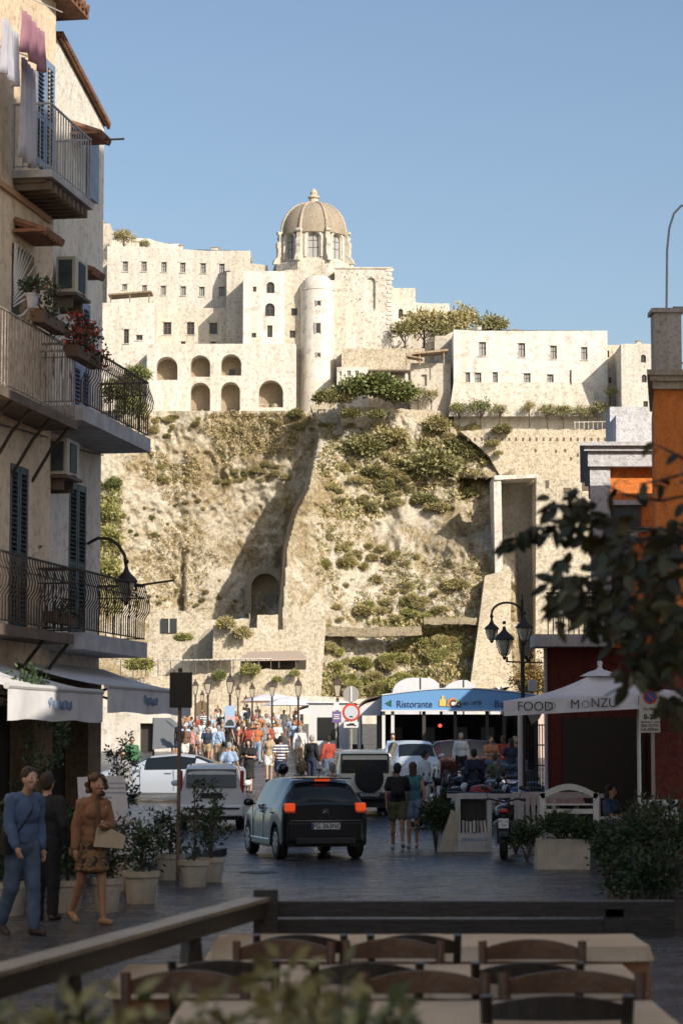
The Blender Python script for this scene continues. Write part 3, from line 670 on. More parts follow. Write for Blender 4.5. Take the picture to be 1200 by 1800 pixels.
mb = MB(); mb.prism([(P(343, 1262, 285).x, P(343, 1262, 285).z), (P(367, 1262, 285).x, P(367, 1262, 285).z), (P(366, 1238, 285).x, P(366, 1238, 285).z), (P(355, 1229, 285).x, P(355, 1229, 285).z), (P(344, 1238, 285).x, P(344, 1238, 285).z)], (0, 284.9, 0), (1, 0, 0), (0, 0, 1), (0, 1, 0), .3); mb.build('arched_door', mat('old_wood', (.15, .10, .06)), sw, world=True)
mb = MB(); mb.prism([(P(430, 1255, 285).x, P(430, 1255, 285).z), (P(446, 1255, 285).x, P(446, 1255, 285).z), (P(446, 1228, 285).x, P(446, 1228, 285).z), (P(430, 1228, 285).x, P(430, 1228, 285).z)], (0, 284.9, 0), (1, 0, 0), (0, 0, 1), (0, 1, 0), .3); mb.build('walled_window', WALL2, sw, world=True)
# causeway side: far left white wall and low right quay wall
ln('white_side_wall', 'sunlit white wall end just past the peach building', [(150, 1330), (150, 1230), (205, 1232), (250, 1240), (262, 1330)], 190, WALL, th=4)
ln('quay_wall', 'low pale quay wall under the scrub right of the street lamps', [(520, 1290), (524, 1222), (600, 1226), (672, 1232), (900, 1240), (960, 1235), (1000, 1235), (1000, 1400), (520, 1400)], 230, WALL, th=4)
# shaded hollow: arched mouth at its foot
ca = root('cave_arch', 'big blind arch at the foot of the shaded cliff hollow', 'arch', P(466, 1078, 360))
mb = MB(); cxp = 466; arc = [(cxp - 24 * math.cos(math.pi * k / 12), 1032 - 24 * math.sin(math.pi * k / 12)) for k in range(13)]
outer = [(cxp - 36, 1080)] + [(cxp - 36 * math.cos(math.pi * k / 12), 1032 - 36 * math.sin(math.pi * k / 12)) for k in range(13)] + [(cxp + 36, 1080)]
inner = [(cxp - 24, 1080)] + arc + [(cxp + 24, 1080)]
for k in range(len(inner) - 1):
    D = 370.5; a, b, c, d = P(*outer[k], D), P(*outer[k + 1], D), P(*inner[k + 1], D), P(*inner[k], D); mb.quad(a, b, c, d)
    mb.quad(d, c, c + Vector((0, 6, 0)), d + Vector((0, 6, 0))); mb.quad(a, d, d + Vector((0, 8, 0)), a + Vector((0, 8, 0))); mb.quad(a, a + Vector((0, 8, 0)), b + Vector((0, 8, 0)), b)
mb.build('arch_ring', old_wall('shade_toned_rubble', (.30, .26, .20), (.18, .15, .11), s=.3), ca, world=True)  # ring darkened in colour to match the shade of the hollow
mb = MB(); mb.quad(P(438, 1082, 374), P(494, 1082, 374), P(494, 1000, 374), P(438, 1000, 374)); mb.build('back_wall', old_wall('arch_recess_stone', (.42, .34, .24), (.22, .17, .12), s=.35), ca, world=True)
mb = MB(); mb.box(P(478, 1064, 373.6), (1.6, .4, 3.2)); mb.build('doorway', GLASSD, ca, world=True)

# =================================================================== GREENERY
def leafm(name, c, v=.35, c2=None): return mat(name, c, c2, scale=.5 if not c2 else 1.2, rough=.65, isl=v)
L_DRY = leafm('dry_scrub_leaves', (.36, .31, .14), .35); L_OLIVE = leafm('olive_scrub_leaves', (.23, .215, .09), .4)
L_DARK = leafm('dark_green_leaves', (.035, .05, .022), .45); L_MID = leafm('mid_green_leaves', (.17, .19, .065), .4)
L_YEL = leafm('yellow_green_leaves', (.30, .29, .10), .35)
BARK = mat('bark', (.10, .075, .05), (.05, .04, .03), 8, .95, bump=.5)
def leaf_quad(mb, p, L, W, nrm, dr):
    dr = dr.normalized(); s_ = dr.cross(nrm)
    if s_.length < 1e-4: s_ = Vector((1, 0, 0))
    s_.normalize(); i = len(mb.v)
    a = p; b = p + dr * L * .45 + s_ * W * .5; c = p + dr * L; d = p + dr * L * .45 - s_ * W * .5
    mb.v += [tuple(a), tuple(b), tuple(c), tuple(d)]; mb.f.append((i, i + 1, i + 2, i + 3))
def rvec(r): 
    while True:
        v = Vector((r.uniform(-1, 1), r.uniform(-1, 1), r.uniform(-1, 1)))
        if .05 < v.length < 1: return v.normalized()
def crown(seed, clumps, per, rx, rz, leaf, lw=.5, cl=.28, flat=0, hollow=.35):
    r_ = random.Random(seed); mb = MB()
    for k in range(clumps):
        d = rvec(r_)
        if d.z < -.35: d.z *= -.5
        q = hollow + (1 - hollow) * r_.random() ** .5
        q *= .82 + .3 * noise.noise(Vector((d.x * 1.7 + seed, d.y * 1.7, d.z * 1.7))) 
        c = Vector((d.x * rx * q, d.y * rx * q, rz * (1 + d.z * q * .95)))
        cs = cl * (.6 + .8 * r_.random())
        for j in range(per):
            o = rvec(r_) * cs * r_.random() ** .6
            leaf_quad(mb, c + Vector((o.x, o.y, o.z * (1 - flat))), leaf * (.6 + .8 * r_.random()), leaf * lw, rvec(r_), (o.normalized() + d * .6 + rvec(r_) * .7))
    return mb
BUSH = [crown(s, 120, 26, 1.0, .62, .17, .62, .30) for s in (1, 2, 3, 4)]
BM = {}
def bush(kind, m, label, cat, loc, s, group=None, name='bush', rz=None):
    key = (kind, m.name)
    if key not in BM:
        o = BUSH[kind].build(name, m); BM[key] = o.data; 
    else: o = bpy.data.objects.new(name, BM[key]); col.objects.link(o)
    o.location = loc; o.scale = s if isinstance(s, tuple) else (s, s, s); o.rotation_euler = (0, 0, rng.random() * 6 if rz is None else rz)
    return tag(o, label, cat, group)
def cliff_bush(px, py, rpx, m, label, flat=.8, D=None, group=None, kind=None):
    if D is None: D = rockD(px, py) - .6
    s = rpx * 1.15 / F * D; loc = P(px, py, D); loc.z -= s * .6 * flat
    return bush(rng.randrange(4) if kind is None else kind, m, label, 'bush', loc, (s, s, s * flat), group)
for px, py, r_, m, lab, fl in [(762, 822, 46, L_OLIVE, 'biggest dark round bush in the middle of the upper cliff', .85), (640, 790, 36, L_OLIVE, 'dark spreading bush left on the upper cliff below the hedge', .8), (688, 770, 30, L_DRY, 'sunlit brown green bush between the two biggest cliff bushes', .7),
        (768, 748, 24, L_DRY, 'bush at the broken end of the terrace wall', .9), (806, 790, 24, L_OLIVE, 'green bush right above the recess of the bastion', .9), (832, 800, 18, L_OLIVE, 'small bush next to the bastion recess', .9), (820, 868, 17, L_OLIVE, 'dark bush inside the shaded recess', .8),
        (655, 832, 24, L_OLIVE, 'low bush left of the bare crags', .6), (674, 858, 20, L_OLIVE, 'dark bush sunk between the crags', .9), (745, 880, 22, L_OLIVE, 'dark bush just under the biggest round bush', .7), (768, 893, 20, L_DRY, 'pale bush under the biggest round bush', .6), (720, 815, 26, L_DRY, 'dry bush touching the biggest round bush on its left', .6),
        (610, 990, 17, L_DRY, 'yellow green tuft on the bare rock right of the ridge', .8), (656, 981, 11, L_DRY, 'small round tuft on the bare rock', .9), (800, 1030, 20, L_DRY, 'dry bush left of the leaning buttress', .8), (640, 1075, 20, L_DRY, 'dry bush above the terrace wall', .7),
        (882, 756, 18, L_OLIVE, 'round shrub overhanging the white retaining wall', .8), (520, 728, 14, L_OLIVE, 'shrub where the turret meets the cliff', .9), (322, 1122, 16, L_YEL, 'yellow shrub on the lower rampart', .7), (245, 1170, 24, L_YEL, 'yellow green shrub at the left end of the cane pergola', .8), (245, 1210, 14, L_YEL, 'small shrub under the left end of the pergola', .7),
        (440, 1180, 16, L_YEL, 'pale shrub hanging over the lower stone wall', 1.0), (385, 1190, 12, L_MID, 'green plant trailing on the lower stone wall', 1.2), (396, 1098, 16, L_DRY, 'ivy bush on the rampart pier', 1.0), (425, 1115, 16, L_DRY, 'shrub right of the rampart pier', 1.1), (487, 1195, 9, L_YEL, 'small tuft on the wall below the cafe', .9), (517, 1185, 9, L_YEL, 'tuft beside the right cafe post', 1.2),
        (866, 780, 12, L_DRY, 'brown tuft under the weep holes', .8), (875, 797, 8, L_DRY, 'tiny tuft at the foot of the retaining wall', .8)]:
    D_ = None
    if py > 1140 and px < 560: D_ = 284
    elif px < 560 and py > 1080: D_ = 313
    elif px > 850 and py < 800: D_ = 366
    cliff_bush(px, py, r_, m, lab, fl, D_)
# hedge and garden trees
for i, (px, py, r_, m, lab) in enumerate([(625, 684, 32, L_MID, 'left end of the clipped terrace hedge below the church'), (660, 682, 42, L_MID, 'tall middle bush of the terrace hedge'), (698, 692, 34, L_MID, 'right end of the terrace hedge sloping to the pergola'), (575, 700, 24, L_OLIVE, 'brownish bush at the foot of the turret'), (600, 700, 22, L_DRY, 'dry bush between turret and hedge'), (618, 728, 18, L_OLIVE, 'bush spilling over the left of the terrace wall'), (662, 730, 16, L_OLIVE, 'bush growing out of the terrace wall')]):
    cliff_bush(px, py, r_, m, lab, .8, 366)
def tree(label, px, py, w_px, h_px, D, m, crown_kind=None, trunk_frac=.45, name='tree', clumps=64, group=None, lean=0, seed=None, cat='tree', leaf=.16):
    base = P(px, py, D); s = F / D; h = h_px / s; rw = w_px / 2 / s
    t = root(name, label, cat, base, group=group); sd_ = seed or rng.randrange(999); r_ = random.Random(sd_)
    mb = MB(); top = Vector((lean, 0, h * .7)); mb.tube([(0, 0, -.3), (lean * .3, 0, h * .25), (lean * .7, .0, h * .5), top], [h * .03, h * .024, h * .018, h * .01], 7)
    for k in range(5):
        a = r_.random() * 6.28; e = Vector((math.cos(a) * rw * .7 + lean, math.sin(a) * rw * .7, h * (.62 + .25 * r_.random()))); mb.tube([Vector((lean * .5, 0, h * (trunk_frac * .8))), (e + Vector((lean * .6, 0, h * trunk_frac))) / 2 + Vector((0, 0, h * .03)), e], [h * .014, h * .009, h * .004], 5)
    mb.build('trunk', BARK, t)
    cz_ = h * (1 - trunk_frac) / 2
    c = crown(sd_, clumps, 22, rw, cz_, leaf * max(rw, .8), .5, .3 * rw, hollow=.2)
    c.v = [(x + lean, y, z + h * trunk_frac) for x, y, z in c.v]; c.build('crown', m, t); return t
for a in [('bushy brown green tree against the sky right of the church', 745, 615, 90, 72, 388, L_DRY, .3), ('feathery sunlit tree at the left of the grove behind the lodging', 795, 610, 84, 68, 388, L_DRY, .2), ('tallest olive tree of the grove on the skyline', 815, 604, 70, 70, 392, L_DRY, .2), ('dark rounded tree at the right end of the skyline grove', 862, 602, 70, 50, 390, L_OLIVE, .2), ('dense dark tree hugging the church corner', 712, 614, 60, 56, 386, L_OLIVE, .2), ('low tree between the grove and the church', 772, 614, 60, 52, 385, L_OLIVE, .2),
          ('round brown tree on the summit at the far left', 218, 440, 44, 40, 405, L_DRY, .2), ('small bush tree beside the summit tree', 252, 440, 26, 20, 405, L_OLIVE, .1)]:
    tree(*a[:7], trunk_frac=a[7])
for i, (px, py, w_, h_, m, lab) in enumerate([(808, 752, 44, 50, L_OLIVE, 'leftmost garden tree before the sloping foot'), (845, 752, 50, 54, L_MID, 'second garden tree from the left, with a forked pale trunk'), (878, 750, 34, 44, L_OLIVE, 'third garden tree from the left'), (930, 748, 34, 46, L_DRY, 'thin garden tree before the small lodging door'), (962, 752, 40, 44, L_OLIVE, 'garden tree in the middle of the row'), (990, 752, 44, 44, L_OLIVE, 'full garden tree right of the middle'), (1020, 752, 36, 42, L_OLIVE, 'second to last garden tree on the right'), (1050, 752, 46, 46, L_OLIVE, 'rightmost garden tree by the end tower'), (735, 720, 44, 40, L_OLIVE, 'gnarled tree below the garden pergola'), (758, 718, 36, 34, L_DRY, 'pale twisted tree left of the shaded wing'), (1072, 710, 30, 30, L_YEL, 'bright palm like bush at the foot of the inner wing')]):
    tree(lab, px, py, w_, h_, 369 if px > 790 else 372, m, trunk_frac=.35, clumps=36)
# trees climbing the left edge of the rock
for px, py, r_, lab in [(188, 900, 20, 'uppermost yellow tree clinging to the left cliff edge'), (192, 945, 22, 'middle yellow green tree of the left cliff edge'), (186, 1000, 24, 'lowest tree on the left cliff edge'), (200, 850, 14, 'dark shrub high on the left cliff edge'), (240, 660, 22, 'creeper mass behind the upper balcony rail'), (215, 690, 34, 'green slope of creepers left of the arcade'), (230, 720, 26, 'creeper clump low behind the upper balcony')]:
    cliff_bush(px, py, r_, L_YEL if py > 860 else L_MID, lab, 1.0, 366 if py < 740 else rockD(px, py) - 1)
tree('autumn coloured tree between street lamp and red building', 935, 1330, 90, 200, 120, leafm('autumn_leaves', (.20, .13, .03), .5), trunk_frac=.15, clumps=110, leaf=.13)
tree('green tree behind the lamp at the foot of the buttress', 905, 1330, 60, 120, 128, L_YEL, trunk_frac=.15, clumps=70, leaf=.14)
# small scrub all over the rock, as single bushes sharing meshes
spots = []
def scrub(n_, x0, x1, y0, y1, rmin, rmax, mats, lab, grp):
    k = 0; t_ = 0
    while k < n_ and t_ < n_ * 30:
        t_ += 1; px = rng.uniform(x0, x1); py = rng.uniform(y0, y1); p = P(px, py, 360)
        if noise.noise(Vector((p.x * .09, p.z * .12, 4))) + rng.uniform(-.25, .25) < .02: continue
        if px < lerp(py, RIDGE) + 4 and py > 860 and px > 415: continue
        if py > 1080 and px < 562: continue
        D = rockD(px, py); s = rng.uniform(rmin, rmax) * 1.3 / F * D; v = P(px, py, D - s * .2); v.z -= s * .3
        m_ = rng.choice(mats); fx = (px - x0) / (x1 - x0); fy = (py - y0) / (y1 - y0); sz_ = 'tiny' if s * F / D < rmin * 1.3 + (rmax - rmin) * .4 else ('small' if s * F / D < rmin * 1.3 + (rmax - rmin) * .85 else 'larger')
        lb = f"{sz_} {({'dry_scrub_leaves': 'straw brown', 'olive_scrub_leaves': 'olive', 'yellow_green_leaves': 'yellow green'})[m_.name]} {lab}, {('far left', 'centre left', 'centre right', 'far right')[min(3, int(fx * 4))]} {('top', 'upper', 'lower', 'bottom')[min(3, int(fy * 4))]} part"
        bush(rng.randrange(4), m_, lb, 'bush', v, (s * rng.uniform(.8, 1.4), s, s * rng.uniform(.8, 1.2)), grp); k += 1
scrub(70, 560, 840, 750, 900, 3, 11, [L_DRY, L_OLIVE, L_DRY], 'bush on the upper cliff', 'scrub bushes on the upper cliff')
scrub(85, 565, 835, 960, 1225, 4, 10, [L_DRY, L_YEL, L_DRY], 'bush on the lower cliff', 'dry bushes on the lower cliff')
scrub(70, 270, 550, 735, 850, 3, 8, [L_DRY, L_OLIVE, L_DRY], 'tuft on the slope under the arcade', 'tufts on the slope under the arcade')
scrub(40, 210, 480, 860, 1070, 2, 5, [L_DRY, L_DRY, L_OLIVE], 'tuft on the bare left cliff', 'tufts on the bare left cliff')
scrub(40, 560, 835, 1130, 1225, 7, 15, [L_YEL, L_DRY, L_YEL], 'bush above the restaurant roof', 'bushes above the restaurant roof')

# low scrub and dry grass covering the slopes: nobody could count it
r5 = random.Random(21); mbs = [MB(), MB(), MB()]
def tufts(n_, x0, x1, y0, y1, sz, ms, thr):
    k = 0; t_ = 0
    while k < n_ and t_ < n_ * 8:
        t_ += 1; px = r5.uniform(x0, x1); py = r5.uniform(y0, y1)
        if px < lerp(py, RIDGE) + 3 and py > 800 and px > 410: continue
        if py > 1082 and px < 566: continue
        p = P(px, py, 360); nz = noise.fractal(Vector((p.x * .10, p.z * .10, 7)), .8, 2.1, 5)
        if nz < thr + r5.uniform(-.1, .1): continue
        D = rockD(px, py); c = P(px, py, D - .1); s_ = sz * r5.uniform(.5, 1.5); mb = mbs[r5.choice(ms)]
        for j in range(6):
            dv = rvec(r5); dv.z = abs(dv.z) * .8 + .2; dv.y = -abs(dv.y); o_ = rvec(r5) * s_ * .5; o_.y *= .4
            leaf_quad(mb, c + o_, s_ * r5.uniform(.5, 1), s_ * .45, rvec(r5), dv)
        k += 1
tufts(1500, 560, 860, 745, 910, .62, (0, 0, 1, 2), -.12); tufts(1900, 560, 845, 1090, 1230, .6, (0, 0, 2, 2), -.2); tufts(1100, 560, 860, 900, 1100, .45, (0, 0, 2), .0)
tufts(1400, 250, 560, 728, 850, .42, (0, 0, 0, 1), -.05); tufts(1500, 195, 470, 840, 1075, .32, (0, 0, 0), .05); tufts(900, 170, 212, 850, 1080, .6, (2, 2, 1), -.9); tufts(500, 800, 935, 1000, 1225, .3, (0,), .1)
for mb_, m_, nm in zip(mbs, (mat('dry_grass', (.42, .33, .17), (.52, .43, .25), .3, .9, isl=.35), L_OLIVE, mat('green_grass', (.30, .30, .11), (.38, .36, .15), .3, .9, isl=.35)), ('dry_grass', 'low_scrub', 'green_grass')):
    tag(mb_.build(nm, m_), {'dry_grass': 'dry straw coloured grass scattered over the cliff', 'low_scrub': 'dark olive ground scrub spotting the upper cliff', 'green_grass': 'yellow green grass covering the cliff foot'}[nm], 'vegetation', kind='stuff')

# chimneys and vents on the castle roofs
for lab, px, py, D, w_, h_ in (('stubby chimney on the convent roof, left', 240, 434, 401, .9, 1.2), ('small chimney in the middle of the convent roof', 318, 437, 401, .7, .9), ('broad vent block near the right end of the convent roof', 378, 440, 401, 1.2, .8), ('small chimney at the left of the long lodging roof', 842, 580, 374, .7, .9), ('squat chimney near the middle of the long lodging roof', 905, 584, 375, .9, .7), ('thin chimney at the right of the long lodging roof', 1010, 590, 374, .5, 1.1), ('chimney stub on the end tower', 1122, 604, 367, .7, .7)):
    c_ = root('chimney', lab, 'chimney', P(px, py + 4, D)); MB().box((0, 0, h_ / 2), (w_, .8, h_)).build('stack', WALL2, c_); MB().box((0, 0, h_ + .06), (w_ + .2, 1.0, .12)).build('cap', DOMEM, c_)
# =================================================================== THE PEACH BUILDING ON THE LEFT
FO = Vector((-4.5, 45.0, 0)); FU = Vector((-.163, -.9866, 0)).normalized(); FN = Vector((.9866, -.163, 0))   # along towards the camera; outwards over the street
FA = math.atan2(FU.y, FU.x)
def fs(px, out=0):             # metres along the facade for a picture column, at a distance `out` in front of the wall
    r_ = (px - 600) / F * CP; b = FO + FN * out
    return (r_ * b.y - b.x) / (FU.x - r_ * FU.y)
def fz(py, s, out=0): return EYE + (1300 - py) / F * (FO + FU * s + FN * out).y * 1.0
def fp(s, out, z): q = FO + FU * s + FN * out; return Vector((q.x, q.y, z))
PEACH = old_wall('peach_plaster', (.80, .65, .47), (.63, .49, .34), s=.5, amount=(.35, .6))
CREAM = old_wall('cream_plaster', (.78, .74, .66), (.62, .56, .47), s=.5, amount=(.35, .6))
SLABM = mat('grey_slab', (.46, .46, .47), (.34, .33, .33), 3, .85, bump=.2)
IRON = mat('dark_iron', (.035, .03, .028), (.07, .045, .03), 9, .55, metal=.3)
IRONG = mat('grey_painted_iron', (.30, .32, .35), rough=.5)
SHUT = mat('dark_green_shutter', (.035, .055, .06), (.06, .085, .09), 5, .5)
SHUTB = mat('blue_grey_shutter', (.16, .22, .33), (.22, .29, .40), 5, .5)
TILE = mat('terracotta_tile', (.27, .12, .065), (.14, .075, .045), 4, .85, bump=.4)
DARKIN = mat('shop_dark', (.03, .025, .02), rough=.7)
bl = root('apartment_building', 'peach and cream four storey house with iron balconies filling the left edge', 'building', FO)
# rear bay (cream, nearest the castle) and front bay (peach, set 25 cm forward)
TOP = 14.3
doors = []   # (s0, s1, z0, z1, out)
def dr_(pxa, pxb, pyt, pyb, out=0.0):
    s1, s0 = fs(pxa, out), fs(pxb, out); sm = (s0 + s1) / 2; return (s0, s1, fz(pyb, sm, out), fz(pyt, sm, out))
D_low_far = dr_(117, 148, 850, 1118); D_low_near = dr_(12, 45, 818, 1118, .25); D_mid_far = dr_(122, 152, 522, 742)
D_top = dr_(50, 84, 80, 290, .25); D_mid_near = dr_(10, 50, 430, 560, .25); D_top_far = dr_(140, 156, 225, 340)
mb = MB(); SJ = fs(75, .25)
zl = lambda s: TOP
def fac(mb, s0, s1, z0, z1, holes, out, dep=.3): facade(mb, FO + FN * out, FU, -FN, s0, s1, z0, z1, holes, dep)
fac(mb, 0, SJ, 3.2, 12.6, [D_low_far, D_mid_far], 0)
ev0, ev1 = fz(203, 0), fz(38, fs(86)); 
ec = fs(86)
mb.quad(fp(0, 0, 12.6), fp(SJ, 0, 12.6), fp(SJ, 0, ev1 + (SJ - ec) * .0), fp(ec, 0, ev1), fp(0, 0, ev0))
mb.quad(fp(0, 0, 3.2), fp(0, 0, ev0), fp(0, -9, ev0), fp(0, -9, 3.2))
mb.quad(fp(0, 0, 3.2), fp(SJ, 0, 3.2), fp(SJ, -.3, 3.2), fp(0, -.3, 3.2))
mb.quad(fp(0, 0, ev0), fp(ec, 0, ev1), fp(ec, -9, ev1 + .2), fp(0, -9, ev0))
mb.build('rear_bay_wall', CREAM, bl, world=True)
mb = MB(); fac(mb, SJ, 24, 3.2, 18.5, [D_low_near, D_top, D_mid_near], .25)
mb.quad(fp(SJ, .25, 3.2), fp(SJ, .25, 18.5), fp(SJ, -9, 18.5), fp(SJ, -9, 3.2)); mb.quad(fp(24, .25, 3.2), fp(24, -9, 3.2), fp(24, -9, 18.5), fp(24, .25, 18.5)); mb.quad(fp(SJ, .25, 18.5), fp(24, .25, 18.5), fp(24, -9, 18.5), fp(SJ, -9, 18.5))
mb.build('front_bay_wall', PEACH, bl, world=True)
# ground floor : piers and dark shop openings
mb = MB(); so = [(.9, 3.2, 0, 2.6), (4.3, 6.6, 0, 2.7), (7.6, 10.2, 0, 2.7), (11.2, 14, 0, 2.7), (15.5, 18, 0, 2.7)]
fac(mb, 0, 24, 0, 3.2, so, .05, .4)
mb.quad(fp(0, .05, 0), fp(0, .05, 3.2), fp(0, -9, 3.2), fp(0, -9, 0))
mb.build('ground_floor_wall', old_wall('stained_ochre', (.38, .27, .17), (.20, .13, .08), s=.8), bl, world=True)
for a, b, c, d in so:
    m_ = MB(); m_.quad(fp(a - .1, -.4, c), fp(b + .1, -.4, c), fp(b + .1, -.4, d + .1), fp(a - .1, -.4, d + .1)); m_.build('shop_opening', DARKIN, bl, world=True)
# sloping roof edge in terracotta
mb = MB()
for k in range(40):
    t = k / 39; s_ = t * ec; z_ = ev0 + (ev1 - ev0) * t; mb.tube([fp(s_, .12, z_ + .02), fp(s_, -1.2, z_ + .10)], .05, 6)
mb.tube([fp(-.1, .06, ev0 - .03), fp(ec, .06, ev1 - .03)], .035, 6)
mb.build('roof_tiles', TILE, bl, world=True)
mb = MB(); hx = fs(82, .5); mb.box(fp(ec + 1.4, .2, ev1 + .35), (3.0, .7, .12), rz=FA)
for k in range(12): mb.tube([fp(ec + .1 + k * .24, .6, ev1 + .42), fp(ec + .1 + k * .24, -.4, ev1 + .55)], .08, 6)
mb.build('dormer_eave', TILE, bl, world=True)
# string course between the bays
mb = MB(); mb.box(fp((SJ + 24) / 2, .28, fz(378, SJ)), (24 - SJ, .06, .10), rz=FA); mb.build('string_course', mat('ochre_band', (.45, .26, .14)), bl, world=True)
def shutters(d, out, m, rev=.12, slat=True, half=True):
    s0, s1, z0, z1 = d; w_ = s1 - s0; g = MB(); g.quad(fp(s0, out - .28, z0), fp(s1, out - .28, z0), fp(s1, out - .28, z1), fp(s0, out - .28, z1)); wn = g.build('window', GLASSD, bl, world=True)
    for k in range(2):
        a = s0 + .02 + k * w_ / 2; b = a + w_ / 2 - .04; f_ = MB(); h = z1 - z0; o_ = out - .02
        for s_ in (a + .04, b - .04): f_.box(fp(s_, o_, (z0 + z1) / 2), (.08, .05, h - .02), rz=FA)
        for z_ in (z0 + .12, (z0 + z1) / 2 - .1, z1 - .06): f_.box(fp((a + b) / 2, o_, z_), (b - a - .16, .045, .12), rz=FA)
        n = int(h / .085)
        for j in range(n):
            z_ = z0 + .2 + j * (h - .3) / n; M = Matrix.Translation(fp((a + b) / 2, o_, z_)) @ Matrix.Rotation(FA, 4, 'Z') @ Matrix.Rotation(R(-38), 4, 'X'); q = MB().box((0, 0, 0), (b - a - .16, .075, .012)); f_.add(q, M)
        so_ = f_.build('shutter', m, bl, world=True); so_.parent = wn; so_.location = Vector((0, 0, 0))
for d, o_, m_ in ((D_low_far, 0, SHUT), (D_low_near, .25, SHUT), (D_mid_far, 0, SHUTB), (D_top, .25, SHUTB)): shutters(d, o_, m_)
mb = MB(); s0, s1, z0, z1 = D_top_far; mb.box(fp((s0 + s1) / 2, .06, (z0 + z1) / 2), (s1 - s0, .06, z1 - z0), rz=FA); wn = mb.build('closed_shutter', SHUTB, bl, world=True)
# tile hoods
def hood(px, py, wpx, lab, out=0):
    s = fs(px, out + .3); z_ = fz(py, s, out + .3); n = 7; m_ = MB()
    for k in range(n): q = s + (k - n / 2) * wpx / n; m_.tube([fp(q, out, z_ + .16), fp(q, out + .55, z_ - .04)], .075, 6)
    m_.box(fp(s - wpx / n / 2, out + .27, z_ - .03), (wpx + .1, .5, .05), rz=FA); o_ = m_.build('tile_hood', TILE, bl, world=True); o_['label'] = lab
hood(150, 222, .75, 'small tile hood above the top balcony'); hood(140, 470, .8, 'small tile hood over the upper air conditioner'); hood(58, 402, 1.1, 'small tile hood above the arched window', .25)
# grille on the near middle window : radiating bars
s0, s1, z0, z1 = D_mid_near; m_ = MB(); sc_ = (s0 + s1) / 2; g = MB(); g.quad(fp(s0, 0, z0), fp(s1, 0, z0), fp(s1, 0, z1), fp(s0, 0, z1)); wn = g.build('window', mat('green_glass', (.05, .085, .075), rough=.3), bl, world=True)
for k in range(11):
    a = math.pi * (.5 + (k - 5) / 11.0); r1 = 1.5; c = Vector((s1 + .3, 0, z0 + .2)); 
    p0 = fp(s1, .29, z0 + .15 + k * .05); p1 = fp(max(s0, s1 - abs(math.cos(k * .16)) * (s1 - s0)), .29, min(z1, z0 + .1 + k * .14 + .5)); m_.tube([p0, p1], .018, 5)
m_.tube([fp(s1 - (s1 - s0) * math.sin(t * .16), .29, z0 + (z1 - z0) * (1 - math.cos(t * .16)) ) for t in range(10)], .02, 5)
gr = m_.build('window_grille', FRAMEW, bl, world=True); gr.parent = wn

def balcony(name, s0, s1, zs, out, base_out, th, railh, belly, m, slabm, open_near=False, brackets=False, under=None, sp=.15):
    """slab, then balusters one mesh per rail side"""
    sl_ = MB(); mid = (s0 + s1) / 2; sl_.box(fp(mid, base_out + out / 2, zs - th / 2), (s1 - s0, out, th), rz=FA); so_ = sl_.build('balcony', slabm, bl, world=True)
    if under:
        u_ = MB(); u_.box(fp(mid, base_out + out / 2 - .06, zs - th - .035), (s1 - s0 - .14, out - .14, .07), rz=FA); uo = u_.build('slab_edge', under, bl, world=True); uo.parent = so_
    r_ = MB(); e = base_out + out - .05
    def bal(s_, o_, dirv):
        if belly:
            pts = []
            for t in range(9):
                u = t / 8; off = .16 * math.sin(math.pi * min(1, max(0, (1 - u) / .62))) * (1 if u < .99 else 0) * (1 - u) * 1.9 if u > .0 else 0
                q = fp(s_, o_, zs + .05 + u * (railh - .05)); pts.append(q + dirv * max(0, off))
            r_.tube(pts, .011, 4, caps=False)
        else: r_.tube([fp(s_, o_, zs + .04), fp(s_, o_, zs + railh)], .011, 4, caps=False)
    n = int((s1 - s0) / sp)
    for k in range(n + 1): bal(s0 + .04 + k * (s1 - s0 - .08) / n, e, FN)
    n2 = max(3, int(out / sp))
    for k in range(n2):
        o_ = base_out + .03 + k * (out - .1) / n2; bal(s0 + .04, o_, -FU); bal(s1 - .04, o_, FU)
    for z_ in (zs + railh, zs + railh * .78, zs + .07):
        if z_ == zs + railh * .78 and not belly: continue
        rr = .022 if z_ > zs + railh * .9 else .012
        r_.tube([fp(s0 + .04, base_out, z_), fp(s0 + .04, e, z_), fp(s1 - .04, e, z_), fp(s1 - .04, base_out, z_)], rr, 5)
    ro = r_.build('railing', m, bl, world=True); ro.parent = so_
    if brackets:
        for s_ in brackets:
            b_ = MB().tube([fp(s_, base_out, zs - th - .9), fp(s_, base_out + out * .5, zs - th - .35), fp(s_, base_out + out * .95, zs - th)], .03, 5)
            bo = b_.build('bracket', IRON, bl, world=True); bo.parent = so_
    return so_
zB = fz(1124, 2, .5); o1 = balcony('b', .15, fs(137, .9), zB, .95, 0, .28, 1.05, True, IRON, SLABM)
zM = fz(748, 2, .5); o2 = balcony('b', .12, fs(137, .95), zM, .98, 0, .26, 1.05, True, mat('rusty_iron', (.12, .06, .04), (.05, .04, .035), 12, .7), SLABM)
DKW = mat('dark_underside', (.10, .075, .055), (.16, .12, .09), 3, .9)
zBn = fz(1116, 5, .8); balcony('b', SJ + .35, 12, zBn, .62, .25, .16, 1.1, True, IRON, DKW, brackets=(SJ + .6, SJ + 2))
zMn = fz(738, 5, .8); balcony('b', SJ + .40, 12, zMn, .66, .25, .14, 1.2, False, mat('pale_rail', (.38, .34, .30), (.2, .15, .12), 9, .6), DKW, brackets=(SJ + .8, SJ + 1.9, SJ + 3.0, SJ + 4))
s_t0, s_t1 = fs(155, .92), fs(80, .92); zT = fz(283, s_t1, .9)
balcony('b', s_t0, s_t1, zT, .82, .1, .12, 1.1, False, IRONG, SLABM, under=DKW)
mb = MB()
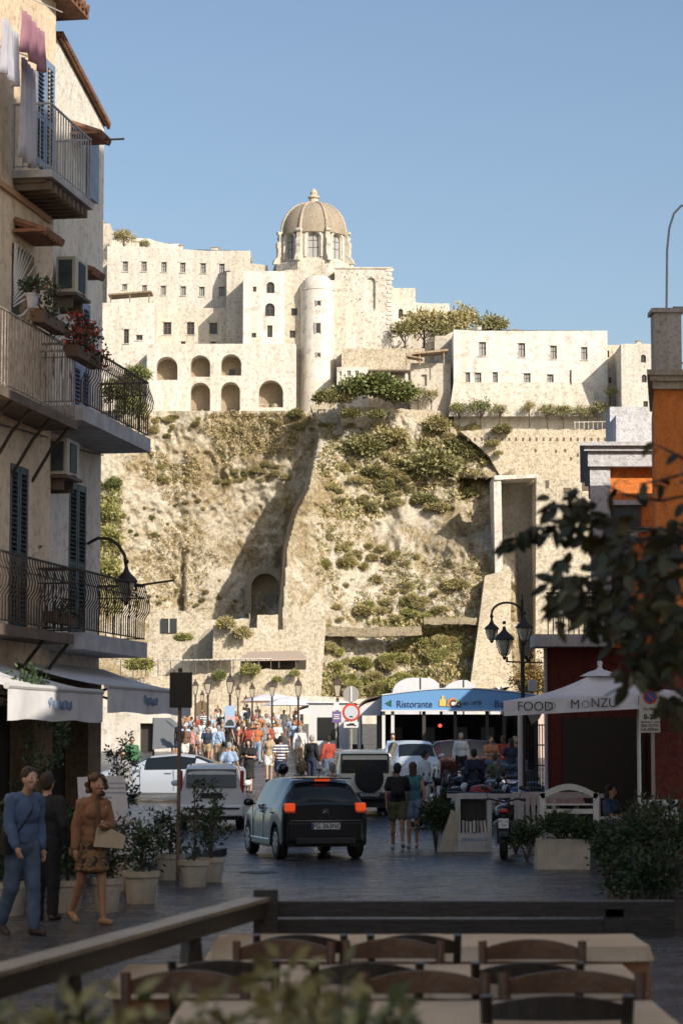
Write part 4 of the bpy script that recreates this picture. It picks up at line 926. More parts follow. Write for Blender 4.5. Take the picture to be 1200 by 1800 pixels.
for k in range(9): mb.box(fp(s_t0 + .25 + k * (s_t1 - s_t0 - .4) / 8, .5, zT - .24), (.09, .75, .13), rz=FA)
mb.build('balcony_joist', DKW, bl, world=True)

# things on and around the facade
def acunit(px, py, lab, out, w_=.8):
    s = fs(px, out); z_ = fz(py, s, out); a = root('air_conditioner', lab, 'air conditioner', fp(s, out, z_), rz=FA)
    # local frame: x along the facade, -? outwards is local y rotated
    sgn = 1
    b = MB().box((0, 0, .32), (w_, .34, .62)); b.build('casing', mat('ac_casing', (.50, .47, .40), (.42, .38, .30), 6, .6), a)
    g = MB()
    for side in (1,):
        for k in range(9): g.box((-w_ * .0 - .18 + k * .045, .0, .32), (.012, .39, .5))
    g.lathe([(.22, -.02), (.24, .0), (.24, .02)], (0, 0, 0), 18); g2 = MB().add(g)
    g2.build('grille', GLASSD, a)
    e = MB(); e.box((w_ / 2 + .012, 0, .32), (.02, .24, .5))
    for k in range(10): e.box((w_ / 2 + .03, 0, .1 + k * .05), (.02, .22, .012))
    e.build('side_grille', SHUT, a)
    br = MB().box((0, 0, -.03), (w_ + .1, .44, .05)); br.box((-.3, -.1, -.15), (.04, .4, .2)); br.box((.3, -.1, -.15), (.04, .4, .2)); br.build('shelf', FRAMEB, a)
acunit(118, 514, 'weathered air conditioner under the tile hood beside the blue shutter', .35); acunit(106, 838, 'lower air conditioner tucked under the middle balcony', .35)
# laundry
PINK = mat('dusty_pink_cloth', (.34, .17, .22), (.26, .13, .17), 3, .9); WH = mat('white_cloth', (.40, .40, .46), (.32, .32, .38), 3, .9)
def cloth(px0, px1, py0, py1, out, m, lab):
    s1, s0 = fs(px0, out), fs(px1, out); z1, z0 = fz(py0, (s0 + s1) / 2, out), fz(py1, (s0 + s1) / 2, out); mb = MB(); n = 16; k_ = 8; base = 0
    for j in range(k_ + 1):
        for i in range(n + 1):
            u = i / n; v = j / k_; mb.v.append(tuple(fp(s0 + (s1 - s0) * u, out + .045 * math.sin(u * 15 + v * 2) * v + .02 * math.sin(u * 31), z1 + (z0 - z1) * v - .03 * math.sin(u * 6))))
    for j in range(k_):
        for i in range(n): q = j * (n + 1) + i; mb.f.append((q, q + 1, q + n + 2, q + n + 1))
    o_ = mb.build('laundry', m, smooth=60); me = o_.data; sol = o_.modifiers.new('s', 'SOLIDIFY'); sol.thickness = .012
    tag(o_, lab, 'laundry')
cloth(24, 64, 12, 88, .95, PINK, 'dusty pink cloth hanging above the top balcony'); cloth(-12, 16, 20, 120, .95, WH, 'white cloth hanging left of the pink one'); cloth(24, 48, 90, 272, .7, WH, 'long pale towel hanging behind the top railing')
ln_ = MB().tube([fp(fs(95, .95), .95, fz(8, 6)), fp(11, .95, fz(2, 9))], .01, 5).build('washing_line', FRAMEW); tag(ln_, 'thin line carrying the laundry above the top balcony', 'washing line')
for (px, py, px2, py2, o1_, o2_, lab) in ((160, 230, 208, 228, .1, 1.3, 'thin rod sticking out beside the tile hood near the roof'), (240, 1030, 304, 1021, .95, 1.75, 'rusty rod pointing out from the lowest balcony corner'), (60, 962, 68, 961, .0, .3, 'short bracket on the wall beside the lower shutter')):
    s_ = fs(px, o1_); a = fp(s_, o1_, fz(py, s_, o1_)); s2_ = fs(px2, o2_); b = fp(s2_, o2_, fz(py2, s2_, o2_)); tag(MB().tube([a, b], .02, 6).build('wall_rod', mat('rusty_iron', (.12, .06, .04))), lab, 'rod')
# drain line down the joint
mb = MB(); mb.tube([fp(SJ - .1, .1, 3.4), fp(SJ - .1, .1, fz(380, SJ))], .035, 6); mb.tube([fp(SJ - .9, .05, zB + .3), fp(SJ - .9, .05, fz(770, SJ))], .02, 6); mb.build('downpipe', FRAMEB, bl, world=True)
# flower boxes
GER = mat('red_geranium', (.42, .045, .02), rough=.6, isl=.5)
def planter(name, lab, p, w_, rz, seed, leafm_, flowers=None, h=.35, spread=.5, drop=.2, potm=None, n=26, leaf=.07):
    a = root(name, lab, 'flower box', p, rz=rz); b = MB(); b.box((0, 0, 0), (w_, .2, .18), taper=1.08); b.build('trough', potm or mat('brown_trough', (.14, .09, .06)), a)
    r_ = random.Random(seed); m_ = MB(); fl = MB()
    for k in range(n):
        c = Vector((r_.uniform(-w_ / 2, w_ / 2), r_.uniform(-.15, .2), .1 + r_.uniform(-drop, h)))
        for j in range(16):
            o_ = rvec(r_) * .14 * r_.random(); leaf_quad(m_, c + o_, leaf * r_.uniform(.6, 1.3), leaf * .6, rvec(r_), rvec(r_))
        if flowers and r_.random() < flowers:
            for j in range(16): o_ = rvec(r_) * .07; leaf_quad(fl, c + Vector((0, -.03, .03)) + o_, .05, .05, rvec(r_), rvec(r_))
    m_.build('foliage', leafm_, a)
    if flowers: fl.build('blossom', GER, a)
sF = fs(132, .93); planter('flower_box', 'trough of red geraniums hanging on the middle balcony rail', fp(fs(128, .85), .98, fz(622, sF, .9)), 1.5, FA, 5, L_DARK, .9, h=.5, drop=.15, n=52)
planter('flower_box', 'leafy plant trough left of the geraniums with a pale pot', fp(fs(75, .95), .98, fz(598, sF, .9)), 1.3, FA, 6, L_DARK, .12, h=.55, n=40)
planter('flower_box', 'large dark plant trough on the lowest balcony behind the rail', fp(fs(108, .7), .65, fz(1098, 3, .7)), 1.3, FA, 8, L_DARK, None, h=.12, drop=.05, n=12, potm=mat('brown_trough', (.14, .09, .06)))
pt = root('flower_pot', 'small white pot among the balcony plants', 'pot', fp(fs(42, .95), 1.0, fz(590, 5, .95))); MB().lathe([(.07, 0), (.1, .2), (.115, .2), (.115, .23)], (0, 0, 0), 12).build('pot', WH, pt, smooth=30)
m_ = crown(31, 10, 16, .16, .12, .09, .6, .09); m_.v = [(x, y, z + .2) for x, y, z in m_.v]; m_.build('foliage', L_DARK, pt)

# lanterns: one maker for wall lamp and street lamps
LAMPG = mat('lantern_glass', (.62, .55, .42), rough=.3, trans=.35)
def lantern(parent, c, h=.62, r=.2, m=None, name='lantern', hang=True, world=True):
    """old town lantern: curved cap, glass body in a wire cradle"""
    m = m or IRON; c = Vector(c); z0 = -h
    k = MB().lathe([(.02, .0), (.035, -.02 * h), (.05, -.12 * h), (r * .45, -.2 * h), (r * .9, -.34 * h), (r * 1.1, -.42 * h), (r * 1.1, -.46 * h), (r * .9, -.46 * h)], c, 12); k.lathe([(.03, .05), (.05, .09), (.03, .13)], c, 8)
    o_ = k.build(name, m, parent, smooth=40, world=world)
    g = MB().lathe([(r * .8, -.47 * h), (r * .74, -.62 * h), (r * .42, -.92 * h), (r * .2, -h)], c, 8); go = g.build('glass', LAMPG, parent, world=world); go.parent = o_
    f_ = MB()
    for a in range(4):
        t = a * math.pi / 2 + .4; pts = [c + Vector((math.cos(t) * q, math.sin(t) * q, z)) for q, z in ((r * .95, -.44 * h), (r * .9, -.65 * h), (r * .55, -.93 * h), (.03, -1.03 * h))]; f_.tube(pts, .012, 5)
    f_.lathe([(.035, -1.02 * h), (.05, -1.06 * h), (.02, -1.14 * h)], c, 8); fo = f_.build('cradle', m, parent, world=world); fo.parent = o_
    if world:
        go.location = (0, 0, 0); fo.location = (0, 0, 0)
    return o_
LD_ = 43.6; wl = root('wall_lamp', 'black lantern hanging from a curved iron arm on the left house', 'lamp', fp(.3, 0, fz(960, .3)))
mb = MB(); pts = [P(150, 958, 44.3), P(172, 946, LD_), P(192, 947, LD_), P(208, 958, LD_), P(219, 976, LD_), P(222, 998, LD_)]
sm = []
for i in range(len(pts) - 1):
    for t in (0, .5): sm.append(pts[i].lerp(pts[i + 1], t))
mb.tube(sm + [pts[-1]], .03, 8); mb.build('arm', IRON, wl, world=True, smooth=40); lantern(wl, P(222, 996, LD_), .62, .19, IRON)

# awnings
AWN = mat('awning_canvas', (.66, .66, .67), (.55, .55, .56), 2, .85); BLUEP = mat('faded_blue_print', (.16, .22, .33), rough=.8)
def awning(lab, s0, s1, ztop, out, zf, drop, lines):
    a = root('awning', lab, 'awning', fp((s0 + s1) / 2, .3, zf)); mb = MB(); n = 14; m_ = 10; rt_ = .05
    for j in range(m_ + 1):
        for i in range(n + 1):
            u = i / n; v = j / m_; z_ = ztop + (zf - ztop) * v - .05 * math.sin(v * math.pi) * (1 + .2 * math.sin(u * 9)); mb.v.append(tuple(fp(s0 + (s1 - s0) * u, .1 + (out - .1) * v, z_)))
    for j in range(m_):
        for i in range(n): q = j * (n + 1) + i; mb.f.append((q, q + 1, q + n + 2, q + n + 1))
    co = mb.build('canopy', AWN, a, world=True, smooth=60)
    mb = MB(); b0 = len(mb.v)
    for j in range(4):
        for i in range(n * 2 + 1):
            u = i / (2 * n); mb.v.append(tuple(fp(s0 + (s1 - s0) * u, out + .02 + .03 * math.sin(u * 22) * j / 3, zf - drop * j / 3 - (.015 * math.sin(u * 14) if j == 3 else 0))))
    for j in range(3):
        for i in range(2 * n): q = j * (2 * n + 1) + i; mb.f.append((q, q + 1, q + 2 * n + 2, q + 2 * n + 1))
    mb.build('valance', AWN, a, world=True, smooth=60)
    mb = MB().tube([fp(s0, out, zf), fp(s1, out, zf)], .045, 8); mb.build('front_bar', mat('pale_bar', (.5, .5, .5)), a, world=True, smooth=40)
    mb = MB()
    for s_ in (s0 + .2, s1 - .2): mb.tube([fp(s_, .1, ztop - .5), fp(s_, out * .55, ztop - .75), fp(s_, out, zf - .03)], .025, 6)
    mb.build('folding_arm', IRON, a, world=True)
    # faded script: a few illegible blue strokes
    r_ = random.Random(len(lab)); mb = MB(); sm_ = s0 + (s1 - s0) * lines[0]; x = 0
    for w in range(lines[1]):
        pts = []; 
        for t in range(7): pts.append(fp(sm_ - x - t * .025, out + .065, zf - drop * .5 + .07 * math.sin(t * 1.9 + w) + (.03 if w == 0 else 0)))
        mb.tube(pts, .012, 4); x += .2
    mb.build('faded_script', BLUEP, a, world=True)
awning('farther grey canvas awning with a faded blue script on its flap', .1, fs(186, 1.75), fz(1172, 2, .2), 1.75, fz(1217, 1, 1.75), .42, (.62, 5))
awning('nearer grey canvas awning cut by the left edge of the photo', fs(178, 1.95), fs(10, 1.95), fz(1160, 7, .2), 1.95, fz(1216, 8, 1.95), .46, (.62, 6))

# =================================================================== RIGHT SIDE: ORANGE HOUSE, RED HOUSE, AND THE UNSEEN ROW ADDED TO SHADE THE STREET
ORANGE = old_wall('orange_plaster', (.74, .23, .05), (.58, .17, .04), s=.7, amount=(.35, .6)); RED = old_wall('dark_red_plaster', (.16, .035, .025), (.10, .025, .02), s=.7)
WHP = old_wall('white_trim_plaster', (.62, .62, .64), (.46, .46, .48), s=.8)
RX = lambda px, D: (px - 600) / F * D * CP
oh = root('orange_house', 'tall orange house with whitish roof pillar at the right edge', 'building', (7.5, 44, 0))
def rz_(py, D): return EYE + (1300 - py) / F * D
mb = MB(); x0 = RX(1157, 44); zt = rz_(668, 44)
th = math.atan((1157 - 600) / F)
def orp(u, v, z): return Vector((x0 + u * math.cos(th * .0) + v * math.sin(th), 44 + v * math.cos(th), z))
mb.prism([(0, 0), (5.5, 0), (5.5, zt), (0, zt)], (x0, 44, 0), (1, 0, 0), (0, 0, 1), (math.sin(th * .9), math.cos(th * .9), 0), 5.2)
mb.build('wall', ORANGE, oh, world=True)
mb = MB(); zl0 = rz_(1180, 44); mb.box((x0 + 2.7, 43.985, zl0 / 2), (5.6, .05, zl0)); mb.build('red_base', RED, oh, world=True)
mb = MB(); [mb.prism([(a_, z0_), (6, z0_), (6, z1_), (a_, z1_)], (x0, 43.9 - o_, 0), (1, 0, 0), (0, 0, 1), (.137, 1, 0), 5) for a_, z0_, z1_, o_ in ((-.04, zt - .14, zt, .0), (-.10, zt, zt + .1, .06), (-.16, zt + .1, zt + .2, .12))]; mb.build('cornice', old_wall('stained_cornice', (.42, .36, .28), (.28, .22, .16), s=1), oh, world=True)
mb = MB(); zp = rz_(548, 44); mb.box((x0 + .27, 44.3, (zt + zp) / 2 + .1), (.5, .5, zp - zt)); mb.box((x0 + .27, 44.3, zp + .1), (.6, .6, .08)); mb.build('roof_pillar', old_wall('grey_pillar', (.48, .44, .40), (.30, .27, .24), s=1.4), oh, world=True)
mb = MB()
for q in range(1186, 1260, 9): mb.tube([(RX(q, 44.2), 44.3, zt + .2), (RX(q, 44.2), 44.3, zp - .1)], .015, 5)
mb.tube([(x0 + .4, 44.3, zp + .2), (x0 + 3, 44.3, zp + .2)], .02, 5); mb.tube([(x0 + .4, 44.3, zt + .4), (x0 + 3, 44.3, zt + .4)], .02, 5); mb.build('roof_railing', IRONG, oh, world=True)
tag(MB().tube([P(1171, 660, 44.6), P(1171, 540, 44.6), P(1172, 440, 44.6), P(1176, 400, 44.6), P(1184, 375, 44.6), P(1196, 362, 44.6), P(1215, 357, 44.6)], .022, 7).build('curved_pole', IRONG, smooth=40), 'thin grey pole curving over at its top on the orange house roof', 'pole')
# red and orange corner house further back
DH = 50.0
rh = root('corner_house', 'orange house with white corner trim and cornice above a dark red ground floor', 'building', (5.6, DH, 0))
zB_ = rz_(1140, DH); zC = rz_(812, DH); mb = MB()
xl, xu, xr = RX(957, DH), RX(1083, DH), RX(1420, DH)

def skew(mb, xa, xb, za, zb, y, dep): mb.prism([(xa, za), (xb, za), (xb, zb), (xa, zb)], (0, y, 0), (1, 0, 0), (0, 0, 1), ((xa + .05) / y, 1, 0), dep)
skew(mb, xl, xr, 0, zB_, DH, 8); mb.build('ground_floor', RED, rh, world=True)
mb = MB(); skew(mb, xu, xr, zB_ + .003, zC, DH + 1, 7); mb.build('upper_wall', ORANGE, rh, world=True)
mb = MB(); xq = RX(1048, DH); skew(mb, xq, xu + .02, zB_ + .003, zC, DH + .8, 6.9); skew(mb, xq - .05, xr, zC, zC + .32, DH + .7, 7); skew(mb, xq - .14, xr, zC + .32, zC + .42, DH + .6, 7.2); skew(mb, xq - .24, xr, zC + .42, zC + .5, DH + .5, 7.4); mb.build('corner_trim', WHP, rh, world=True)
mb = MB(); mb.box((RX(1130, DH + 1.5), DH + 2.5, zC + .85), (RX(1170, DH) - RX(1088, DH), 1.6, .75)); mb.build('parapet', WHP, rh, world=True); mb = MB(); mb.box((RX(1118, DH + 4), DH + 5, zC + 1.35), (.9, .9, .9)); mb.build('chimney', WHP, rh, world=True)
mb = MB().box(((xl + RX(1070, DH)) / 2 - .1, DH - .1, zB_ + .13), (RX(1070, DH) - xl + .3, 1.2, .25)); led = mb.build('balcony', WHP, rh, world=True)
mb = MB(); 
for q in range(960, 1068, 9): mb.tube([(RX(q, DH), DH - .6, zB_ + .25), (RX(q, DH), DH - .6, zB_ + 1.1)], .012, 4)
mb.tube([(RX(957, DH), DH - .6, zB_ + 1.1), (RX(1070, DH), DH - .6, zB_ + 1.1)], .02, 5); ro = mb.build('railing', IRON, rh, world=True); ro.parent = led; ro.location = (0, 0, 0)
for (a, b, c, d) in ((1085, 1140, 880, 920), (1088, 1120, 940, 1110)):
    mb = MB(); mb.box(((RX(a, DH) + RX(b, DH)) / 2, DH + .98, (rz_(c, DH) + rz_(d, DH)) / 2), (RX(b, DH) - RX(a, DH), .1, rz_(c, DH) - rz_(d, DH))); wn = mb.build('window', SHUT, rh, world=True)
    mb = MB(); 
    for z_ in (rz_(c, DH) + .05, rz_(d, DH) - .05): mb.box(((RX(a, DH) + RX(b, DH)) / 2, DH + .95, z_), (RX(b, DH) - RX(a, DH) + .3, .2, .1))
    q = mb.build('window_frame', WHP, rh, world=True); q.parent = wn; q.location = (0, 0, 0)
mb = MB().box((RX(1060, DH), DH - .05, 1.3), (1.7, .12, 2.6)); mb.build('shop_opening', DARKIN, rh, world=True)
mb = MB().tube([(xl + .02, DH - .08, 0), (xl + .02, DH - .08, zB_)], .04, 6); mb.build('downpipe', WHP, rh, world=True)
# unseen houses beside the camera and along the row, added to shade the street
def block_house(label, x0, x1, y0, y1, h, m, nx, nz):
    b = root('shade_house', label, 'building', ((x0 + x1) / 2, (y0 + y1) / 2, 0)); mb = MB(); holes = []; L = y1 - y0
    for i in range(nx):
        for k in range(nz):
            u = (i + .5) * L / nx; z = 1.0 + k * (h - .8) / nz; holes.append((u - .5, u + .5, z, z + 2.0))
    facade(mb, (x0, y1, 0), (0, -1, 0), (1, 0, 0), 0, L, 0, h, holes, .3)
    mb.quad((x0, y0, 0), (x1, y0, 0), (x1, y0, h), (x0, y0, h)); mb.quad((x1, y1, 0), (x0, y1, 0), (x0, y1, h), (x1, y1, h)); mb.quad((x1, y0, 0), (x1, y1, 0), (x1, y1, h), (x1, y0, h)); mb.quad((x0, y0, h), (x1, y0, h), (x1, y1, h), (x0, y1, h))
    mb.build('wall', m, b, world=True); g = MB()
    for h_ in holes: g.quad((x0 + .25, y1 - h_[0], h_[2]), (x0 + .25, y1 - h_[1], h_[2]), (x0 + .25, y1 - h_[1], h_[3]), (x0 + .25, y1 - h_[0], h_[3]))
    for h_ in holes: s_ = MB(); s_.quad((x0 + .25, y1 - h_[0], h_[2]), (x0 + .25, y1 - h_[1], h_[2]), (x0 + .25, y1 - h_[1], h_[3]), (x0 + .25, y1 - h_[0], h_[3])); s_.build('window', SHUT, b, world=True)
    return b
block_house('long ochre harbour house behind the corner house', 10.6, 20, 59, 97, 9.5, PEACH, 9, 3)
block_house('six storey plaster house standing right of the camera', 5.3, 17, 23, 33.5, 22.5, CREAM, 3, 5)
block_house('three storey plaster house standing right of the camera', 5.35, 17, 2, 22.9, 11.5, CREAM, 6, 3)
#pent = root('roof_storey', 'set back roof storey on the six storey plaster house', 'building', (11, 27, 22.8)); MB().box((0, 0, .4), (11.4, 8.6, .8)).build('wall', CREAM, pent); MB().box((0, 0, .84), (11.6, 8.8, .08)).build('roof', TILE, pent)
block_house('tall plaster house behind the camera on the right', 5.3, 17, -30, 1.5, 12, PEACH, 5, 5)
# =================================================================== PEOPLE
SKIN = mat('skin', (.52, .31, .21), (.44, .25, .16), 9, .5); SKINT = mat('tanned_skin', (.36, .19, .11), rough=.5)
def cl(name, c, r=.85): return mat('cloth_' + name, c, tuple(x * .75 for x in c), 7, r, bump=.15, bscale=14)
C = dict(white=cl('white', (.68, .67, .64)), paleblue=cl('paleblue', (.33, .45, .62)), blue=cl('blue', (.075, .12, .22)), jacket=cl('jacket', (.29, .14, .07)), denim=cl('denim', (.085, .125, .19)), lightdenim=cl('lightdenim', (.25, .34, .46)), navy=cl('navy', (.02, .03, .06)), black=cl('black', (.015, .015, .017)),
         red=cl('red', (.36, .06, .04)), orange=cl('orange', (.46, .15, .065)), rust=cl('rust', (.50, .22, .10)), tan=cl('tan', (.40, .30, .19)), olive=cl('olive', (.12, .12, .06)), grey=cl('grey', (.25, .25, .26)), pink=cl('pink', (.58, .26, .27)), yellow=cl('yellow', (.62, .48, .16)), green=cl('green', (.05, .15, .07)), brown=cl('brown', (.14, .08, .045)), teal=cl('teal', (.07, .24, .26)), purple=cl('purple', (.18, .10, .24)), stripe=None)
def stripe_mat():
    m = bpy.data.materials.new('cloth_striped'); m.use_nodes = True; n = m.node_tree; b = n.nodes['Principled BSDF']; tc = n.nodes.new('ShaderNodeTexCoord').outputs['Object']
    wv = n.nodes.new('ShaderNodeTexWave'); wv.bands_direction = 'Z'; wv.inputs['Scale'].default_value = 3.2; n.links.new(tc, wv.inputs[0])
    n.links.new(ramp3(n, wv.outputs['Fac'], [(.49, (.02, .03, .09)), (.53, (.62, .60, .58))]), b.inputs['Base Color']); b.inputs['Roughness'].default_value = .85; return m
C['stripe'] = stripe_mat()
def print_mat():
    m = bpy.data.materials.new('cloth_printed'); m.use_nodes = True; n = m.node_tree; b = n.nodes['Principled BSDF']; tc = n.nodes.new('ShaderNodeTexCoord').outputs['Object']
    n.links.new(ramp3(n, noise_n(n, tc, 14, 2), [(.42, (.03, .025, .02)), (.5, (.30, .14, .06)), (.58, (.10, .09, .04))]), b.inputs['Base Color']); b.inputs['Roughness'].default_value = .85; return m
C['print'] = print_mat()
HB = mat('dark_hair', (.025, .016, .01), rough=.55, bump=.5, bscale=60); HF = mat('fair_hair', (.34, .24, .12), (.22, .15, .08), 20, .55, bump=.5, bscale=60); HG = mat('grey_hair', (.34, .33, .31), rough=.6, bump=.5, bscale=60)
HBR = mat('brown_hair', (.09, .05, .025), rough=.55, bump=.5, bscale=60); SHOE = mat('shoe_white', (.5, .5, .48), rough=.6); SHOED = mat('shoe_dark', (.04, .03, .025), rough=.6)
EYEM = mat('eye', (.02, .015, .012), rough=.7)
def capsule(mb, a, b, ra, rb, n=10):
    a, b = Vector(a), Vector(b); mb.tube([a, a.lerp(b, .33), a.lerp(b, .66), b], [ra, ra + (rb - ra) * .33, ra + (rb - ra) * .66, rb], n); mb.ell(a, (ra,) * 3, n, 6); mb.ell(b, (rb,) * 3, n, 6)
def remesh(mb, vox, smooth=3):
    me = bpy.data.meshes.new('t'); me.from_pydata(mb.v, [], mb.f); o = bpy.data.objects.new('t', me); col.objects.link(o)
    m = o.modifiers.new('r', 'REMESH'); m.mode = 'VOXEL'; m.voxel_size = vox; m.use_smooth_shade = True
    s_ = o.modifiers.new('s', 'SMOOTH'); s_.iterations = smooth; s_.factor = .5
    dg = bpy.context.evaluated_depsgraph_get(); r_ = bpy.data.meshes.new_from_object(o.evaluated_get(dg)); bpy.data.objects.remove(o); return r_
def rot2(p, o, ang, ax='X'): return o + Matrix.Rotation(ang, 3, ax) @ (p - o)
def skeleton(pose):
    """joint positions, person faces -Y, height 1.74"""
    J = {}; st = pose.get('stride', 0); sit = pose.get('sit', False); lean = pose.get('lean', 0)
    hz = .92 if not sit else pose.get('seat', .52)
    for s, k in ((-1, 'R'), (1, 'L')):
        h = Vector((s * .09, 0, hz)); J['hip' + k] = h
        if sit: J['knee' + k] = h + Vector((s * .06, -.42, .02)); J['ankle' + k] = J['knee' + k] + Vector((0, -.03, -.44)) ; J['toe' + k] = J['ankle' + k] + Vector((0, -.16, -.05))
        else:
            a = st * s * .42; bend = .1 + (.55 * st if a < 0 else 0) 
            kn = h + Vector((0, -math.sin(a) * .43, -math.cos(a) * .43)); b_ = a - bend * (1 if st else .3)
            an = kn + Vector((0, -math.sin(b_) * .42, -math.cos(b_) * .42)); J['knee' + k] = kn; J['ankle' + k] = an; J['toe' + k] = an + Vector((s * .02, -.15, -.045 - (.06 if b_ < -.2 else 0)))
    if not sit:
        mn = min(J['ankleL'].z, J['ankleR'].z) - .075
        for k in J: J[k].z -= mn
        hz -= mn
    J['pelvis'] = Vector((0, 0, hz)); sp = Matrix.Rotation(lean, 3, 'X')
    def up(x, y, z): return J['pelvis'] + sp @ Vector((x, y, z))
    J['waist'] = up(0, 0, .17); J['chest'] = up(0, 0, .36); J['neck'] = up(0, .01, .56); J['head'] = up(0, -.015, .70 ) + Vector((0, pose.get('nod', 0) * -.05, 0))
    for s, k in ((-1, 'R'), (1, 'L')):
        sh = up(s * (.155 if pose.get('fem') else .172), .01, .485); J['sh' + k] = sh; e, w_ = pose.get('arm' + k, ((.06, .03, -.28), (.03, -.10, -.24)))
        J['el' + k] = sh + Vector((s * e[0], e[1], e[2])); J['wr' + k] = J['el' + k] + Vector((s * w_[0], w_[1], w_[2]))
    if st and 'armL' not in pose:
        for s, k in ((-1, 'R'), (1, 'L')):
            a = -st * s * .5; J['el' + k] = J['sh' + k] + Vector((s * .05, -math.sin(a) * .28, -math.cos(a) * .27)); J['wr' + k] = J['el' + k] + Vector((0, -math.sin(a + .35) * .25, -math.cos(a + .35) * .24))
    return J
def mk_person(key, label_parts, pose, top='shirt', bottom='trousers', hair='short', vox=.022, sleeves='short', bag=None, hat=None, fem=False, near=False, stout=1.0):
    J = skeleton(pose); B = MB(); hd = J['head']; k = stout
    # ---- body
    B.ell(J['pelvis'] + Vector((0, 0, .02)), (.155 * k, .11 * k, .13)); B.ell(J['waist'], (.135 * k, .10 * k, .15)); B.ell(J['chest'], (.16 * k, .11 * k, .18))
    capsule(B, J['shL'] * .85 + J['shR'] * .15, J['shR'] * .85 + J['shL'] * .15, .05, .05); capsule(B, J['neck'] - Vector((0, 0, .06)), hd - Vector((0, 0, .05)), .055, .05)
    B.ell(hd, (.072, .09, .108), 16, 12); B.ell(hd + Vector((0, -.035, -.062)), (.05, .052, .05)); B.ell(hd + Vector((0, .02, .03)), (.076, .085, .085))
    capsule(B, hd + Vector((0, -.088, .012)), hd + Vector((0, -.108, -.022)), .010, .016, 6)
    B.ell(hd + Vector((0, -.088, -.056)), (.024, .012, .010), 8, 6)
    for s in (-1, 1): B.ell(hd + Vector((s * .076, .008, -.005)), (.012, .022, .032), 8, 6); B.ell(hd + Vector((s * .035, -.075, -.012)), (.026, .02, .024), 8, 6)
    if fem:
        for s in (-1, 1): B.ell(J['chest'] + Vector((s * .07, -.09, .02)), (.06, .05, .06), 8, 6)
    for a in 'LR':
        s = 1 if a == 'L' else -1
        capsule(B, J['sh' + a], J['el' + a], .043 * k, .035); capsule(B, J['el' + a], J['wr' + a], .039, .026)
        capsule(B, J['hip' + a], J['knee' + a], .085 * k, .056); capsule(B, J['knee' + a], J['ankle' + a], .054, .036); B.ell(J['knee' + a].lerp(J['ankle' + a], .28) + Vector((0, .02, 0)), (.05, .055, .10))
        capsule(B, J['ankle' + a] + Vector((0, .03, -.03)), J['toe' + a], .036, .028)
        d = (J['wr' + a] - J['el' + a]).normalized(); c = J['wr' + a] + d * .055
        side = Vector((0, -1, 0)) if abs(d.y) < .8 else Vector((-s, 0, 0)); side = (side - d * side.dot(d)).normalized(); pn = d.cross(side).normalized()
        capsule(B, J['wr' + a], c, .024, .026, 8); capsule(B, c - side * .02, c + side * .02 + d * .02, .020, .020, 8)
        for f_ in range(4):
            o_ = (f_ - 1.5) * .021; L = (.068, .078, .072, .055)[f_]; p0 = c + side * (-o_) + d * .02; p1 = p0 + d * L * .55 + pn * s * .004; p2 = p1 + (d * .8 - pn * s * -.5).normalized() * L * .5
            capsule(B, p0, p1, .0115 if near else .014, .0105 if near else .013, 6); capsule(B, p1, p2, .0105 if near else .013, .009 if near else .012, 6)
        t0 = J['wr' + a] + d * .03 + side * .02; capsule(B, t0, t0 + (side + d * .8).normalized() * .06, .013, .011, 6)
    body = remesh(B, vox if not near else .011, 2)
    # ---- garments, shells round the same joints
    g = .018 if near else .02; T = MB(); 
    T.ell(J['waist'] - Vector((0, 0, .02)), ((.132 + g) * k, (.102 + g) * k, .19)); T.ell(J['chest'], ((.152 + g) * k, (.112 + g) * k, .19)); T.ell(J['pelvis'] + Vector((0, 0, .07)), ((.145 + g) * k, (.110 + g) * k, .10)); T.ell(J['neck'] - Vector((0, 0, .05)), (.085, .07, .06))
    capsule(T, J['shL'] * .86 + J['shR'] * .14, J['shR'] * .86 + J['shL'] * .14, .052 + g, .052 + g)
    if fem:
        for s in (-1, 1): T.ell(J['chest'] + Vector((s * .07, -.09, .02)), (.06 + g, .05 + g, .06 + g), 8, 6)
    for a in 'LR':
        if sleeves != 'none': capsule(T, J['sh' + a], J['sh' + a].lerp(J['el' + a], .62 if sleeves == 'short' else 1), .046 + g, (.048 if sleeves == 'short' else .04) + g)
        if sleeves == 'long': capsule(T, J['el' + a], J['el' + a].lerp(J['wr' + a], .93), .042 + g, .034 + g * .8)
    topm = remesh(T, vox if not near else .013, 2)
    L = MB(); hp = J['pelvis']
    L.ell(hp + Vector((0, 0, .0)), ((.165 + g * .5) * k, (.12 + g * .5) * k, .13))
    if bottom in ('trousers', 'shorts'):
        for a in 'LR':
            if bottom == 'trousers': capsule(L, J['hip' + a], J['knee' + a], .088 * k + g, .06 + g); capsule(L, J['knee' + a], J['ankle' + a] + Vector((0, 0, .02)), .058 + g, .046 + g)
            else: capsule(L, J['hip' + a], J['hip' + a].lerp(J['knee' + a], .62), .09 * k + g, .082 + g)
    else:
        kn = (J['kneeL'] + J['kneeR']) / 2; e = .35 if bottom == 'mini' else (.02 if bottom == 'skirt' else -.5); low = kn.lerp(hp, e) if e > 0 else kn + Vector((0, 0, e * .5))
        spread = abs(J['kneeL'].y - J['kneeR'].y) / 2
        for q in range(7):
            t = q / 6; c = hp.lerp(low, t); L.ell(c, ((.16 + .05 * t) * k, (.12 + .04 * t + spread * t * .6), .06), 14, 6)
    lowm = remesh(L, vox if not near else .014, 2)
    H = MB()
    if hair in ('short', 'bald'): H.ell(hd + Vector((0, .026, .040)), (.088, .096, .098), 14, 10); H.ell(hd + Vector((0, .05, -.01)), (.08, .06, .08), 12, 8)
